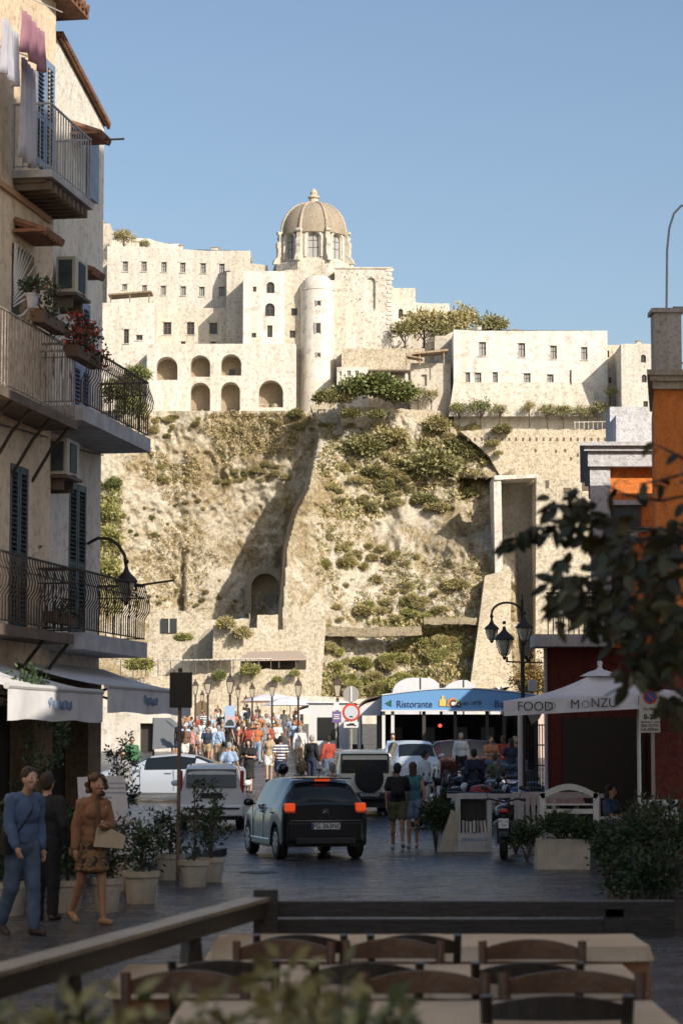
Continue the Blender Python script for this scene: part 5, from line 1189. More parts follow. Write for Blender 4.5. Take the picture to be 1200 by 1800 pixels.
    if hair == 'cap': H.ell(hd + Vector((0, .012, .05)), (.09, .10, .08), 14, 10); H.ell(hd + Vector((0, -.10, .045)), (.06, .06, .012), 10, 6)
    if hair == 'helmet': H.ell(hd + Vector((0, .015, .035)), (.125, .14, .125), 16, 12)
    if hair == 'long': H.ell(hd + Vector((0, .025, .035)), (.09, .095, .095), 14, 10); H.ell(hd + Vector((0, .06, -.08)), (.085, .05, .15), 12, 10)
    if hair == 'bob':
        H.ell(hd + Vector((0, .03, .04)), (.105, .105, .10), 14, 10)
        for s in (-1, 1): H.ell(hd + Vector((s * .085, .01, -.04)), (.042, .07, .11), 10, 8)
        H.ell(hd + Vector((0, .075, -.05)), (.095, .055, .12), 10, 8)
    if hair == 'curly':
        r_ = random.Random(3)
        for q in range(46):
            d = rvec(r_); 
            if d.y < -.35 and d.z < .55: continue
            H.ell(hd + Vector((d.x * .115, .03 + d.y * .11, .0 + d.z * .13)), (.038,) * 3, 7, 5)
    if hair == 'bun': H.ell(hd + Vector((0, .022, .036)), (.084, .092, .09), 14, 10); H.ell(hd + Vector((0, .10, .08)), (.04,) * 3, 8, 6)
    hairm = remesh(H, .014 if near else .02, 1)
    S = MB()
    for a in 'LR': capsule(S, J['ankle' + a] + Vector((0, .035, -.035)), J['toe' + a] + Vector((0, -.01, 0)), .046, .038); 
    shoem = remesh(S, .018, 1)
    def crease(me, amp, f1):      # folds in the cloth
        import bmesh
        bm = bmesh.new(); bm.from_mesh(me); bm.normal_update()
        for v in bm.verts:
            q = Vector((v.co.x * f1, v.co.y * f1, v.co.z * f1 * .6)); v.co += v.normal * amp * (.35 + noise.noise(q) + .5 * noise.noise(q * 2.1 + Vector((3, 1, 0))))
        bm.to_mesh(me); bm.free()
    crease(topm, .016, 11); crease(lowm, .014, 9)
    o_ = root('person', 'p', 'person', (0, 0, 0)); parts = {}
    for nm, me, m_ in (('body', body, SKIN), ('top', topm, C['white']), (bottom if bottom in ('trousers', 'shorts') else 'skirt', lowm, C['denim']), ('helmet' if hair == 'helmet' else ('cap' if hair == 'cap' else 'hair'), hairm, HB), ('shoes', shoem, SHOED)):
        me.materials.clear(); me.materials.append(m_); q = bpy.data.objects.new(nm, me); col.objects.link(q); q.parent = o_
    if key == 'n':
        dm = MB(); dm.ell(J['chest'] + Vector((0, -.075, -.02)), (.055, .085, .2), 12, 10); dm.ell(J['waist'] + Vector((0, -.05, -.06)), (.075, .09, .16), 12, 10); remf = remesh(dm, .014, 2); remf.materials.clear(); remf.materials.append(C['brown']); q = bpy.data.objects.new('blouse', remf); col.objects.link(q); q.parent = o_
    if key == 'm':
        MB().lathe([(.137, -.012), (.137, .018)], J['pelvis'] + Vector((0, -.0, .10)), 20).build('belt', C['black'], o_).scale = (1, .84, 1)
    if near or vox < .016:
        for s in (-1, 1): MB().ell(hd + Vector((s * .03, -.0865, .010)), (.013, .008, .007), 8, 6).build('eye', EYEM, o_)
        m_ = MB().ell(hd + Vector((0, -.0985, -.057)), (.022, .005, .005), 8, 6).build('lips', mat('lips', (.30, .10, .08)), o_)
    if bag == 'backpack':
        b = MB(); c = J['chest'] + Vector((0, .2, -.02)); b.ell(c, (.15, .11, .22), 14, 10); b.ell(c + Vector((0, .08, -.08)), (.10, .06, .10), 10, 8)
        me = remesh(b, .02, 2); me.materials.clear(); me.materials.append(C['black']); q = bpy.data.objects.new('backpack', me); col.objects.link(q); q.parent = o_
        st = MB(); 
        for s in (-1, 1): st.tube([c + Vector((s * .09, -.06, .17)), J['chest'] + Vector((s * .11, -.0, .19)), J['chest'] + Vector((s * .11, -.14, .06)), J['chest'] + Vector((s * .13, -.06, -.12)), c + Vector((s * .10, -.06, -.14))], .014, 5)
        st.build('strap', C['black'], q)
    if bag == 'sling':
        st = MB(); st.tube([J['shL'] + Vector((-.06, -.0, .075)), J['chest'] + Vector((0, -.145, 0)), J['waist'] + Vector((-.15, -.06, -.08)), J['waist'] + Vector((-.13, .10, -.08)), J['chest'] + Vector((.02, .14, .04)), J['shL'] + Vector((-.06, .03, .075))], .012, 5)
        st.build('sling_strap', C['black'], o_); MB().box(J['pelvis'] + Vector((-.24, -.0, .02)), (.08, .22, .2)).build('bag', C['black'], o_)
    if bag == 'shoulder':
        el = J['elL']; wr = J['wrL']; c = Vector((.13, -.19, J['waist'].z - .06)); b = MB(); b.prism([(-.19, -.12), (.17, -.15), (.20, .0), (-.12, .14), (-.16, .13)], c + Vector((.02, 0, 0)), (1, 0, 0), (0, 0, 1), (0, 1, 0), .09)
        bo = b.build('handbag', mat('cream_leather', (.62, .50, .34), (.5, .4, .27), 6, .6), o_); st = MB(); st.tube([c + Vector((-.1, .04, .13)), J['shL'] + Vector((-.04, -.10, -.12)), J['shL'] + Vector((-.02, -.02, .07)), J['shL'] + Vector((-.02, .08, .0))], .014, 6)
        st.build('bag_strap', mat('cream_leather', (.62, .50, .34)), o_)
    return o_, snapshot(o_), bottom if bottom in ('trousers', 'shorts') else 'skirt'
PROTO = {}; USED = set()
def person(key, loc, rz, label, top, low, hair=HB, skin=None, shoes=None, s=1.0, group=None):
    o_, tree_, bn = PROTO[key]; ms = {'body': skin or SKIN, 'top': C[top], bn: C[low], 'hair': hair, 'cap': hair, 'helmet': hair, 'shoes': shoes or SHOED}
    if key not in USED:      # the first one moves the proto itself
        USED.add(key); o_.location = loc; o_.rotation_euler = (0, 0, rz); o_.scale = (s, s, s); o_['label'] = label
        if group: o_['group'] = group
        for c, sub in tree_:
            k = c.name.split('.')[0]
            if k in ms and c.material_slots: c.material_slots[0].link = 'OBJECT'; c.material_slots[0].material = ms[k]
        return o_
    return clone(o_, tree_, loc, rz, label, (s, s, s), ms, group)
ARM_FOLD = dict(armL=((.05, -.06, -.26), (-.16, -.17, .02)), armR=((.05, -.06, -.26), (-.16, -.17, .04)))
PROTO['walk_tr'] = mk_person('a', '', dict(stride=.7)); PROTO['walk_sh'] = mk_person('b', '', dict(stride=.6), bottom='shorts', hair='short')
PROTO['walk_sh_f'] = mk_person('c', '', dict(stride=-.5), bottom='shorts', hair='long', fem=True, sleeves='none'); PROTO['stand_tr'] = mk_person('d', '', dict(), bottom='trousers', hair='short', sleeves='long')
PROTO['dress'] = mk_person('e', '', dict(stride=.4), bottom='skirt', hair='bun', fem=True, sleeves='none'); PROTO['fold'] = mk_person('f', '', dict(stride=.25, **ARM_FOLD), bottom='skirt', hair='bob', fem=True)
PROTO['cap'] = mk_person('g', '', dict(stride=-.5), bottom='shorts', hair='cap'); PROTO['pack'] = mk_person('h', '', dict(stride=.55), bottom='shorts', hair='short', bag='backpack', vox=.018, stout=1.1)
PROTO['sling'] = mk_person('i', '', dict(stride=.3), bottom='trousers', hair='short', bag='sling', sleeves='long'); PROTO['rider'] = mk_person('j', '', dict(sit=True, seat=.80, lean=.1, armL=((.06, -.15, -.20), (-.02, -.26, -.02)), armR=((.06, -.15, -.20), (-.02, -.26, -.02))), hair='helmet', bottom='trousers')
PROTO['rider_f'] = mk_person('k', '', dict(sit=True, seat=.80, lean=.1, armL=((.06, -.15, -.20), (-.02, -.26, -.02)), armR=((.06, -.15, -.20), (-.02, -.26, -.02))), hair='curly', bottom='trousers')
PROTO['sit'] = mk_person('l', '', dict(sit=True, seat=.50, armL=((.05, -.10, -.24), (-.08, -.22, .02)), armR=((.05, -.10, -.24), (-.08, -.22, .02))), hair='long', bottom='trousers', fem=True)
PROTO['near_man'] = mk_person('m', '', dict(stride=.38, armL=((.035, .05, -.27), (.01, -.06, -.24)), armR=((.03, -.03, -.27), (-.02, -.12, -.21)), nod=1.3, lean=.08), near=True, sleeves='long', bottom='trousers', hair='short', bag='sling', stout=1.0)
PROTO['near_woman'] = mk_person('n', '', dict(stride=.5, fem=True, armL=((.06, -.03, -.26), (-.17, -.16, .00)), armR=((.04, .05, -.27), (.03, -.04, -.24)), nod=1.2, lean=.09), near=True, sleeves='long', bottom='mini', hair='curly', bag='shoulder', fem=True)
# --- near people on the left
person('near_woman', GP(163, 28.6), R(32), 'curly haired woman in rust coloured jacket holding a cream handbag', 'jacket', 'print', HBR, SKINT, mat('tan_shoe', (.34, .2, .11)), 1.0)
person('near_man', GP(42, 27.0), R(38), 'man in blue shirt and jeans with a dark strap across his chest', 'blue', 'denim', HB, SKIN, SHOED, 1.06)
person('stand_tr', GP(84, 29.2), R(165), 'person in black half hidden behind the man in the blue shirt', 'black', 'black', HB, SKIN, SHOED, 1.0)
# --- street
person('pack', GP(698, 48.0), R(180), 'man in dark shorts with a black backpack walking away beside the black car', 'black', 'olive', HB, SKINT, SHOE, .97)
person('walk_sh_f', GP(725, 48.6), R(185), 'woman in light denim shorts walking away beside the man with the backpack', 'teal', 'lightdenim', HBR, SKIN, SHOE, .98)
person('rider', GP(497, 51.0), R(180), 'scooter rider in a black helmet seen over the black car', 'black', 'black', mat('helmet_black', (.01, .01, .012), rough=.15, coat=.6), SKIN, SHOED, 1.0)
person('rider_f', GP(531, 52.2), R(180), 'scooter rider with fair curly hair right of the helmeted rider', 'grey', 'denim', HF, SKIN, SHOED, 1.02)
person('pack', GP(584, 54), R(180), 'grey haired person in white with an orange backpack behind the black car', 'white', 'tan', HG, SKIN, SHOED, .93)
bpk = [c for c in col.objects if c.name.startswith('backpack')][-1]; bpk.material_slots[0].link = 'OBJECT'; bpk.material_slots[0].material = C['rust']
person('fold', GP(437, 76), R(-15), 'woman in a short black dress with folded arms crossing the street', 'black', 'black', HB, SKIN, SHOED, .96)
person('walk_sh_f', GP(473, 84), R(10), 'woman in sunglasses with white shorts walking towards the cars', 'tan', 'white', HBR, SKIN, SHOE, .97)
person('walk_sh', GP(493, 78), R(180), 'man in navy and white striped shirt', 'stripe', 'navy', HB, SKINT, SHOED, 1.0)
person('sling', GP(527, 93), R(180), 'man in white shirt with a dark bag strap across his back', 'white', 'tan', HG, SKIN, SHOED, 1.03)
person('stand_tr', GP(548, 80), R(150), 'grey haired person in a black jacket left of the striped shirt crossing', 'black', 'navy', HG, SKIN, SHOED, .98)
bpy.data.objects[-1] if False else None
person('stand_tr', GP(577, 80), R(200), 'person in dark red jacket next to the pale van column', 'red', 'denim', HB, SKIN, SHOED, .97)
person('walk_tr', GP(403, 70), R(160), 'man in pale blue polo beside the small white car', 'paleblue', 'grey', HG, SKIN, SHOED, 1.0)
person('walk_tr', GP(428, 99), R(10), 'man in an orange red shirt in the thick of the crowd', 'orange', 'tan', HG, SKIN, SHOED, 1.05)
person('stand_tr', GP(746, 60), R(120), 'waiter in white jacket with a face mask beside the parked scooters', 'white', 'white', HB, SKIN, SHOE, 1.02)
person('stand_tr', GP(810, 82), R(0), 'grey haired waiter in white shirt in front of the restaurant', 'white', 'black', HG, SKIN, SHOED, 1.0)
person('stand_tr', GP(832, 62), R(200), 'man in navy shirt among the parked scooters', 'navy', 'navy', HB, SKIN, SHOED, 1.0)
person('walk_tr', GP(870, 62.8), R(150), 'person in grey green shirt bending among the scooters', 'olive', 'grey', HBR, SKIN, SHOED, .93)
person('stand_tr', GP(690, 84), R(0), 'person in pale blue at the restaurant entrance post', 'paleblue', 'denim', HB, SKIN, SHOED, .97)
person('stand_tr', GP(232, 78), R(20), 'person in a green vest at the corner of the left house', 'green', 'black', HB, SKIN, SHOED, .98)
person('stand_tr', GP(216, 64), R(20), 'person in grey behind the silver coupe bonnet', 'grey', 'grey', HB, SKIN, SHOED, .95)
for i, (px, D, t_, h_) in enumerate([(862, 76, 'rust', HB), (884, 77, 'red', HBR), (905, 76, 'orange', HF), (898, 73, 'navy', HB)]):
    person('sit', GP(px, D, .45), R(180 * (i % 2) + 20), ['seated guest in a rust top at the left end of the outdoor tables', 'seated guest in red at the outdoor tables', 'fair haired guest in orange at the outdoor tables', 'seated guest in navy at the right end of the outdoor tables'][i], t_, 'denim', h_, SKIN, SHOED, 1.0)
person('sit', GP(1072, 45), R(60), 'dark haired woman in blue sitting under the big parasol', 'blue', 'denim', HB, SKIN, SHOED, 1.0)
# --- the sunlit crowd
r9 = random.Random(11); tops = ['white', 'white', 'paleblue', 'red', 'orange', 'tan', 'pink', 'white', 'black', 'navy', 'grey', 'tan', 'rust', 'white', 'stripe', 'black', 'brown', 'paleblue', 'grey']
lows = ['denim', 'tan', 'white', 'black', 'navy', 'olive', 'lightdenim', 'grey']; hr = [(HB, 'dark'), (HF, 'fair'), (HG, 'grey'), (HBR, 'brown')]
LN = dict(walk_tr='trousers', walk_sh='shorts', walk_sh_f='shorts', dress='skirt', cap='shorts under a cap', stand_tr='trousers, long sleeves', pack='shorts, backpack', sling='trousers, shoulder bag')
CN = dict(paleblue='pale blue', lightdenim='light denim', stripe='striped'); seen = set(); n_ = 0; occ = []
for tr_ in range(900):
    if n_ >= 92: break
    D = r9.choice([r9.uniform(98, 118), r9.uniform(112, 160), r9.uniform(104, 135), r9.uniform(140, 190)]); px = r9.gauss(415, 66)
    if not 300 < px < 560 or (px > 505 and D < 118): continue
    if any(abs(px - a) * D / F < .55 and abs(D - b) < 1.0 for a, b in occ): continue
    k_ = r9.choice(['walk_tr', 'walk_sh', 'walk_sh_f', 'walk_sh_f', 'dress', 'cap', 'pack', 'sling', 'walk_sh']); t_ = r9.choice(tops); l_ = r9.choice(lows); h_, hn = r9.choice(hr)
    lab = f'crowd walker in a {CN.get(t_, t_)} top, {CN.get(l_, l_)} {LN[k_]}' + ('' if k_ == 'cap' else f', {hn} hair') + (', facing the castle' if n_ % 2 else ', coming this way')
    if lab in seen: continue
    seen.add(lab); occ.append((px, D)); n_ += 1
    person(k_, GP(px, D), (math.pi if n_ % 2 == 0 else 0) + r9.uniform(-.5, .5), lab, t_, l_, C['white'] if k_ == 'cap' else h_, r9.choice([SKIN, SKINT]), r9.choice([SHOE, SHOED]), r9.uniform(.9, 1.05), 'sunlit crowd on the causeway')
# =================================================================== VEHICLES
def paint(name, c, c2=None, metal=.3): return mat('paint_' + name, c, None, rough=.28, metal=metal, coat=.4)
CGL = mat('car_glass', (.014, .018, .022), rough=.05, spec=.45); TYRE = mat('tyre_rubber', (.015, .015, .015), rough=.8, bump=.2, bscale=40); RIM = mat('alloy', (.42, .43, .45), rough=.3, metal=.8)
BLKP = mat('black_plastic', (.02, .02, .022), rough=.5); REDL = mat('lit_tail_lamp', (.60, .05, .015), rough=.15, emit=((1, .10, .012), .38)); REDD = mat('red_lamp', (.42, .02, .015), rough=.15, coat=.5)
PLATE = mat('number_plate', (.60, .62, .62), rough=.4); PLB = mat('plate_blue', (.03, .08, .35)); CHR = mat('chrome', (.7, .7, .7), rough=.12, metal=1); LMP = mat('head_lamp', (.55, .58, .6), rough=.08, coat=.5)
def interp(keys, y):
    if y <= keys[0][0]: return keys[0][1:]
    for a, b in zip(keys, keys[1:]):
        if y <= b[0]:
            t = (y - a[0]) / (b[0] - a[0]); t = t * t * (3 - 2 * t) * .35 + t * .65
            return tuple(p + (q - p) * t for p, q in zip(a[1:], b[1:]))
    return keys[-1][1:]
def car(label, cat, loc, rz, spec, body_m, wheel_m=RIM, name='parked_car'):
    """lofted body: keys = (y, bottom, belt, top, half width, roof half width); front is +y"""
    r_ = root(name, label, cat, loc, rz); L = spec['L']; K = spec['keys']; wy = spec['wheels']; wr = spec['wr']; W = spec['w']
    ys_ = sorted(set([round(k[0], 3) for k in K] + [round(-L / 2 + i * L / 40, 3) for i in range(41)] + [round(c + wr * 1.13 * math.cos(math.pi * t / 10), 3) for c in wy for t in range(11)]))
    ys_ = [y for y in ys_ if -L / 2 - .001 <= y <= L / 2 + .001]; ring = []
    for y in ys_:
        zb, belt, top, w_, wrf = interp(K, y)
        for c in wy:
            q = (wr * 1.13) ** 2 - (y - c) ** 2
            if q > 0: zb = max(zb, wr + math.sqrt(q))
        zl_ = min(zb + .05, belt - .1); zm = zb + (belt - zb) * .5; cab = top - belt > .12
        pts = [(w_ * .95, zb), (w_ * 1.0, max(zl_, zb + .02)), (w_ * 1.012, zm), (w_ * .985, belt - .07), (w_ * .93, belt)]
        pts += [(wrf + (w_ * .93 - wrf) * .5 * (1 if cab else .9), belt + (top - belt) * .5), (wrf, top - .05 if cab else top - (top - belt) * .1), (wrf * .9, top - .012), (wrf * .5, top + .008), (0, top + .014)]
        ring.append(pts)
    body = MB(); glass = {}; n = len(ring[0])
    def gl(i, j):
        y = (ys_[i] + ys_[i + 1]) / 2
        if j >= 4:
            a, b = spec['rear']; c, d = spec['front']
            if a < y < b and (j >= 6 or spec.get('wraprear') ): return 'rear_window'
            if c < y < d and j >= 6: return 'windscreen'
            if j in (4, 5):
                for k_, (a, b) in enumerate(spec['side']):
                    if a < y < b: return 'side_window#%d' % k_
        return None
    for i in range(len(ys_) - 1):
        for j in range(n - 1):
            A, B_, C_, D_ = ring[i][j], ring[i + 1][j], ring[i + 1][j + 1], ring[i][j + 1]; t = gl(i, j)
            for s in (1, -1):
                mb = glass.setdefault(t + ('|%d' % s if '#' in t else ''), MB()) if t else body
                q = [(s * A[0], ys_[i], A[1]), (s * B_[0], ys_[i + 1], B_[1]), (s * C_[0], ys_[i + 1], C_[1]), (s * D_[0], ys_[i], D_[1])]; mb.quad(*(q if s > 0 else q[::-1]))
    for i in (0, len(ys_) - 1):
        for j in range(n - 1):
            a, b = ring[i][j], ring[i][j + 1]; q = [(-a[0], ys_[i], a[1]), (a[0], ys_[i], a[1]), (b[0], ys_[i], b[1]), (-b[0], ys_[i], b[1])]; body.quad(*(q if i == 0 else q[::-1]))
    def weld(o, ang):
        import bmesh
        bm = bmesh.new(); bm.from_mesh(o.data); bmesh.ops.remove_doubles(bm, verts=bm.verts, dist=.002); bmesh.ops.recalc_face_normals(bm, faces=bm.faces); bm.to_mesh(o.data); bm.free()
        o.data.polygons.foreach_set('use_smooth', [True] * len(o.data.polygons)); o.data.set_sharp_from_angle(angle=R(ang))
    bo = body.build('body', body_m, r_); weld(bo, 32)
    for k, g_ in glass.items():
        if g_.v: o_ = g_.build(k.split('#')[0], CGL, r_); weld(o_, 30)
    # floor and dark wheel housings
    u = MB().box((0, 0, .33), (W * 1.7, L * .93, .2)); 
    u.build('underbody', BLKP, r_)
    for c in wy:
        for s in (-1, 1):
            x = s * (W - .10); t = MB(); pr = [(wr * .62, -.09), (wr * .93, -.09), (wr, -.06), (wr, .06), (wr * .93, .09), (wr * .62, .09)]; t.lathe(pr, (0, 0, 0), 28)
            M = Matrix.Translation((x, c, wr)) @ Matrix.Rotation(math.pi / 2, 4, 'Y'); tm = MB().add(t, M); wo = tm.build('wheel', TYRE, r_, smooth=30)
            d = MB(); d.lathe([(wr * .64, .05), (wr * .60, .075), (.001, .06)], (0, 0, 0), 24)
            rr = MB()
            for k in range(spec.get('spokes', 5)):
                a = 2 * math.pi * k / spec.get('spokes', 5); rr.box((math.cos(a) * wr * .33, math.sin(a) * wr * .33, .082), (wr * .56, .055, .03), rz=a)
            rr.lathe([(wr * .66, .07), (wr * .66, .092), (wr * .60, .095), (wr * .58, .08)], (0, 0, 0), 24); rr.lathe([(.05, .09), (.045, .105), (.001, .105)], (0, 0, 0), 10)
            Mx = M if s > 0 else Matrix.Translation((x, c, wr)) @ Matrix.Rotation(-math.pi / 2, 4, 'Y')
            q = MB().add(d, Mx).build('brake_disc', BLKP, r_); q.parent = wo; q = MB().add(rr, Mx).build('rim', wheel_m, r_); q.parent = wo
    for s in (-1, 1):
        m_ = MB().ell((s * (W + .10), spec['mirror'], spec['mz']), (.10, .055, .075), 12, 8); m_.box((s * (W + .02), spec['mirror'], spec['mz'] - .03), (.12, .03, .03)); m_.build('mirror', spec.get('mirm', body_m), r_, smooth=50)
    return r_
def bx(parent, name, c, d, m, rz=0, rx=0, ry=0, sm=None, lab=None):
    o_ = MB().box(c, d, rz, rx, ry).build(name, m, parent)
    bv = o_.modifiers.new('b', 'BEVEL'); bv.width = min(d) * .28; bv.segments = 2
    if lab: o_['label'] = lab
    return o_
# black hatchback
hb = dict(L=3.46, w=.80, wheels=(-1.16, 1.17), wr=.295, rear=(-1.70, -1.38), front=(.62, 1.18), side=((-1.02, -.30), (-.22, .62)), mirror=.60, mz=.98, spokes=7,
          keys=[(-1.745, .40, .86, .90, .60, .50), (-1.73, .34, .93, .97, .70, .60), (-1.68, .28, .98, 1.02, .765, .63), (-1.62, .24, 1.0, 1.12, .785, .60), (-1.42, .22, 1.0, 1.36, .80, .545), (-1.25, .22, .99, 1.425, .805, .53), (-.6, .2, .95, 1.46, .81, .54), (.1, .2, .92, 1.45, .81, .54), (.60, .2, .90, 1.40, .805, .555), (1.18, .2, .87, .99, .79, .60), (1.5, .22, .78, .86, .75, .55), (1.68, .25, .66, .72, .68, .48), (1.73, .35, .55, .60, .60, .42)])
a_ = 14.5; cx_, cy_ = RX(572, 43.6), 43.6; hbl = Vector((cx_, cy_, 0)) + Vector((-math.sin(R(a_)), math.cos(R(a_)), 0)) * 1.73
BP = paint('black', (.010, .012, .015), metal=0)
cb = car('black five door hatchback driving away with lit orange tail lamps', 'car', hbl, R(a_), hb, BP)
for s in (-1, 1):
    o_ = bx(cb, 'tail_lamp', (s * .65, -1.70, .94), (.20, .12, .15), REDL, rz=s * .25); q = bx(cb, 'lamp_surround', (s * .64, -1.705, .845), (.2, .11, .035), REDD, rz=s * .25); q.parent = o_
bx(cb, 'brake_lamp', (0, -1.475, 1.425), (.28, .05, .055), REDL)
bx(cb, 'spoiler', (0, -1.42, 1.45), (1.06, .22, .025), BP)
p_ = bx(cb, 'number_plate', (0, -1.778, .605), (.52, .02, .115), PLATE); bx(cb, 'x', (-.245, -1.790, .605), (.03, .006, .105), PLB).parent = p_
p_.children[0].name = 'plate_band'
t_ = text('FG 363NC', .12, BLKP, cb, 'plate_lettering', (0.02, -1.790, .605), (math.pi / 2, 0, 0), .002, bold=.002); t_.parent = p_
bx(cb, 'bumper', (0, -1.715, .50), (1.36, .10, .34), BP, sm=30); bx(cb, 'bumper_insert', (0, -1.745, .34), (1.1, .08, .12), BLKP)
bx(cb, 'tailgate_line', (0, -1.742, .70), (1.3, .02, .012), CHR)
m_ = MB()
for z in (0, .045): m_.tube([(-.05, -1.742, .83 + z), (0, -1.748, .87 + z), (.05, -1.742, .83 + z)], .009, 5)
m_.build('badge', CHR, cb)
m_ = MB().tube([(0, -1.66, 1.02), (.05, -1.60, 1.10), (.28, -1.56, 1.17)], .012, 5); m_.build('rear_wiper', BLKP, cb)
m_ = MB().tube([(0, -1.2, 1.45), (0, -1.32, 1.62)], .008, 5); m_.build('aerial', BLKP, cb)
for s in (-1, 1):
    for y0 in (-.28, .60): bx(cb, 'door_gap', (s * .815, y0, .62), (.012, .012, .62), BLKP)
    for y0 in (-.15, -.95): bx(cb, 'door_handle', (s * .822, y0, .83), (.03, .17, .03), BP)
    bx(cb, 'sill_strip', (s * .815, .0, .34), (.02, 1.5, .03), CHR)
# cream 4x4 with the spare wheel
jm = dict(L=3.6, w=.76, wheels=(-1.12, 1.10), wr=.34, rear=(-9, -8), front=(.50, .78), side=((-1.55, -.55), (-.45, .45)), mirror=.5, mz=1.15, spokes=5,
          keys=[(-1.78, .52, 1.05, 1.60, .73, .62), (-1.74, .44, 1.05, 1.64, .76, .63), (-1.4, .42, 1.05, 1.68, .77, .63), (0, .42, 1.03, 1.70, .77, .64), (.48, .42, 1.02, 1.66, .77, .62), (.78, .42, 1.0, 1.10, .76, .62), (1.6, .45, .92, 1.0, .74, .6), (1.78, .5, .8, .88, .70, .55)])
CRM = paint('cream', (.85, .80, .64), metal=0)
a_ = 4; jl = GP(641, 62.5) + Vector((-math.sin(R(a_)), math.cos(R(a_)), 0)) * 1.8
cj = car('cream boxy off road car with a black spare wheel on its back door', 'car', jl, R(a_), jm, CRM)
bx(cj, 'rear_window', (0, -1.79, 1.36), (1.16, .03, .42), CGL, rx=R(-3)); m_ = MB()
for s in (-1, 1): m_.box((s * .60, -1.797, 1.36), (.035, .03, .50))
m_.box((0, -1.797, 1.59), (1.2, .03, .035)); m_.box((0, -1.797, 1.13), (1.2, .03, .035)); m_.build('window_seal', BLKP, cj)
m_ = MB(); sp_ = MB().lathe([(.30, -.10), (.36, -.09), (.375, 0), (.36, .09), (.30, .11), (.2, .12), (.001, .12)], (0, 0, 0), 30); m_.add(sp_, Matrix.Translation((.10, -1.93, .98)) @ Matrix.Rotation(math.pi / 2, 4, 'X')); m_.build('spare_wheel', TYRE, cj, smooth=40)
bx(cj, 'bumper', (0, -1.83, .52), (1.5, .16, .2), BLKP); p_ = bx(cj, 'number_plate', (.12, -1.925, .58), (.5, .02, .11), PLATE)
t_ = text('CW 515NZ', .115, BLKP, cj, 'plate_lettering', (.12, -1.937, .58), (math.pi / 2, 0, 0), .002, bold=.002); t_.parent = p_
for s in (-1, 1): bx(cj, 'tail_lamp', (s * .68, -1.80, .74), (.13, .05, .2), REDD); bx(cj, 'roof_rail', (s * .55, -.4, 1.71), (.04, 1.9, .04), CRM)
# small pale hatchback, its back to us
pn = dict(L=3.55, w=.78, wheels=(-1.16, 1.14), wr=.285, rear=(-9, -8), front=(.75, 1.15), side=((-1.5, -1.15), (-1.05, -.30), (-.22, .6)), mirror=.62, mz=1.05,
          keys=[(-1.76, .38, .96, 1.36, .72, .56), (-1.72, .30, .97, 1.44, .76, .565), (-1.5, .25, .97, 1.50, .785, .57), (-.5, .22, .95, 1.53, .79, .58), (.4, .22, .93, 1.50, .79, .57), (.75, .22, .92, 1.42, .785, .55), (1.2, .22, .9, 1.0, .77, .6), (1.6, .26, .78, .86, .70, .5), (1.76, .35, .6, .68, .62, .45)])
SIL = paint('pale_grey', (.78, .78, .76), metal=0)
a_ = 3; pll = GP(372, 56.5) + Vector((-math.sin(R(a_)), math.cos(R(a_)), 0)) * 1.78
cp = car('small pale grey hatchback seen square from behind past the potted trees', 'car', pll, R(a_), pn, SIL)
bx(cp, 'rear_window', (0, -1.772, 1.20), (1.16, .03, .42), CGL, rx=R(-8)); bx(cp, 'number_plate', (0, -1.79, .80), (.5, .02, .12), BLKP)
bx(cp, 'bumper', (0, -1.76, .45), (1.46, .14, .26), SIL); bx(cp, 'bumper_strip', (0, -1.84, .50), (1.3, .02, .04), BLKP)
for s in (-1, 1):
    bx(cp, 'tail_lamp', (s * .71, -1.70, 1.12), (.09, .12, .52), REDD); bx(cp, 'roof_rail', (s * .5, -.3, 1.55), (.04, 1.7, .04), BLKP)
# silver coupe from its side
cs = dict(L=4.45, w=.89, wheels=(-1.35, 1.33), wr=.33, rear=(-1.75, -1.0), front=(.35, 1.0), side=((-1.05, -.35), (-.28, .45)), mirror=.62, mz=.95, spokes=5,
          keys=[(-2.22, .45, .88, .94, .74, .6), (-2.15, .32, .93, .99, .83, .65), (-1.75, .25, .95, 1.04, .88, .64), (-1.0, .22, .93, 1.30, .89, .56), (-.45, .2, .91, 1.36, .89, .55), (.3, .2, .90, 1.30, .89, .54), (1.0, .2, .88, .98, .88, .66), (1.7, .24, .78, .87, .84, .6), (2.1, .28, .66, .72, .74, .5), (2.22, .38, .55, .6, .62, .42)])
CSM = paint('silver_blue', (.46, .50, .56), metal=.1)
cl_ = car('silver coupe turned sideways behind the potted trees, its wheels to the left', 'car', GP(292, 71), R(80), cs, CSM)
for s in (-1, 1):
    bx(cl_, 'head_lamp', (s * .62, 2.02, .66), (.28, .22, .13), LMP, rz=-s * .5); bx(cl_, 'door_gap', (s * .895, .55, .6), (.012, .012, .6), BLKP); bx(cl_, 'door_gap', (s * .895, -.45, .6), (.012, .012, .6), BLKP); bx(cl_, 'door_handle', (s * .905, -.3, .82), (.03, .2, .03), CSM)
    bx(cl_, 'tail_lamp', (s * .7, -2.14, .84), (.25, .1, .13), REDD)
# car with a glaring windscreen near the restaurant
cw = dict(pn); cwl = car('parked grey car facing us in front of the restaurant', 'car', GP(725, 80), R(185), cw, paint('grey_blue', (.5, .56, .62), metal=0))
for s in (-1, 1): bx(cwl, 'head_lamp', (s * .55, 1.62, .74), (.25, .2, .15), LMP, rz=-s * .4)
cr2 = car('dark red car half hidden in the shade before the restaurant tables', 'car', GP(795, 84), R(100), dict(hb), paint('dark_red', (.10, .02, .02)))
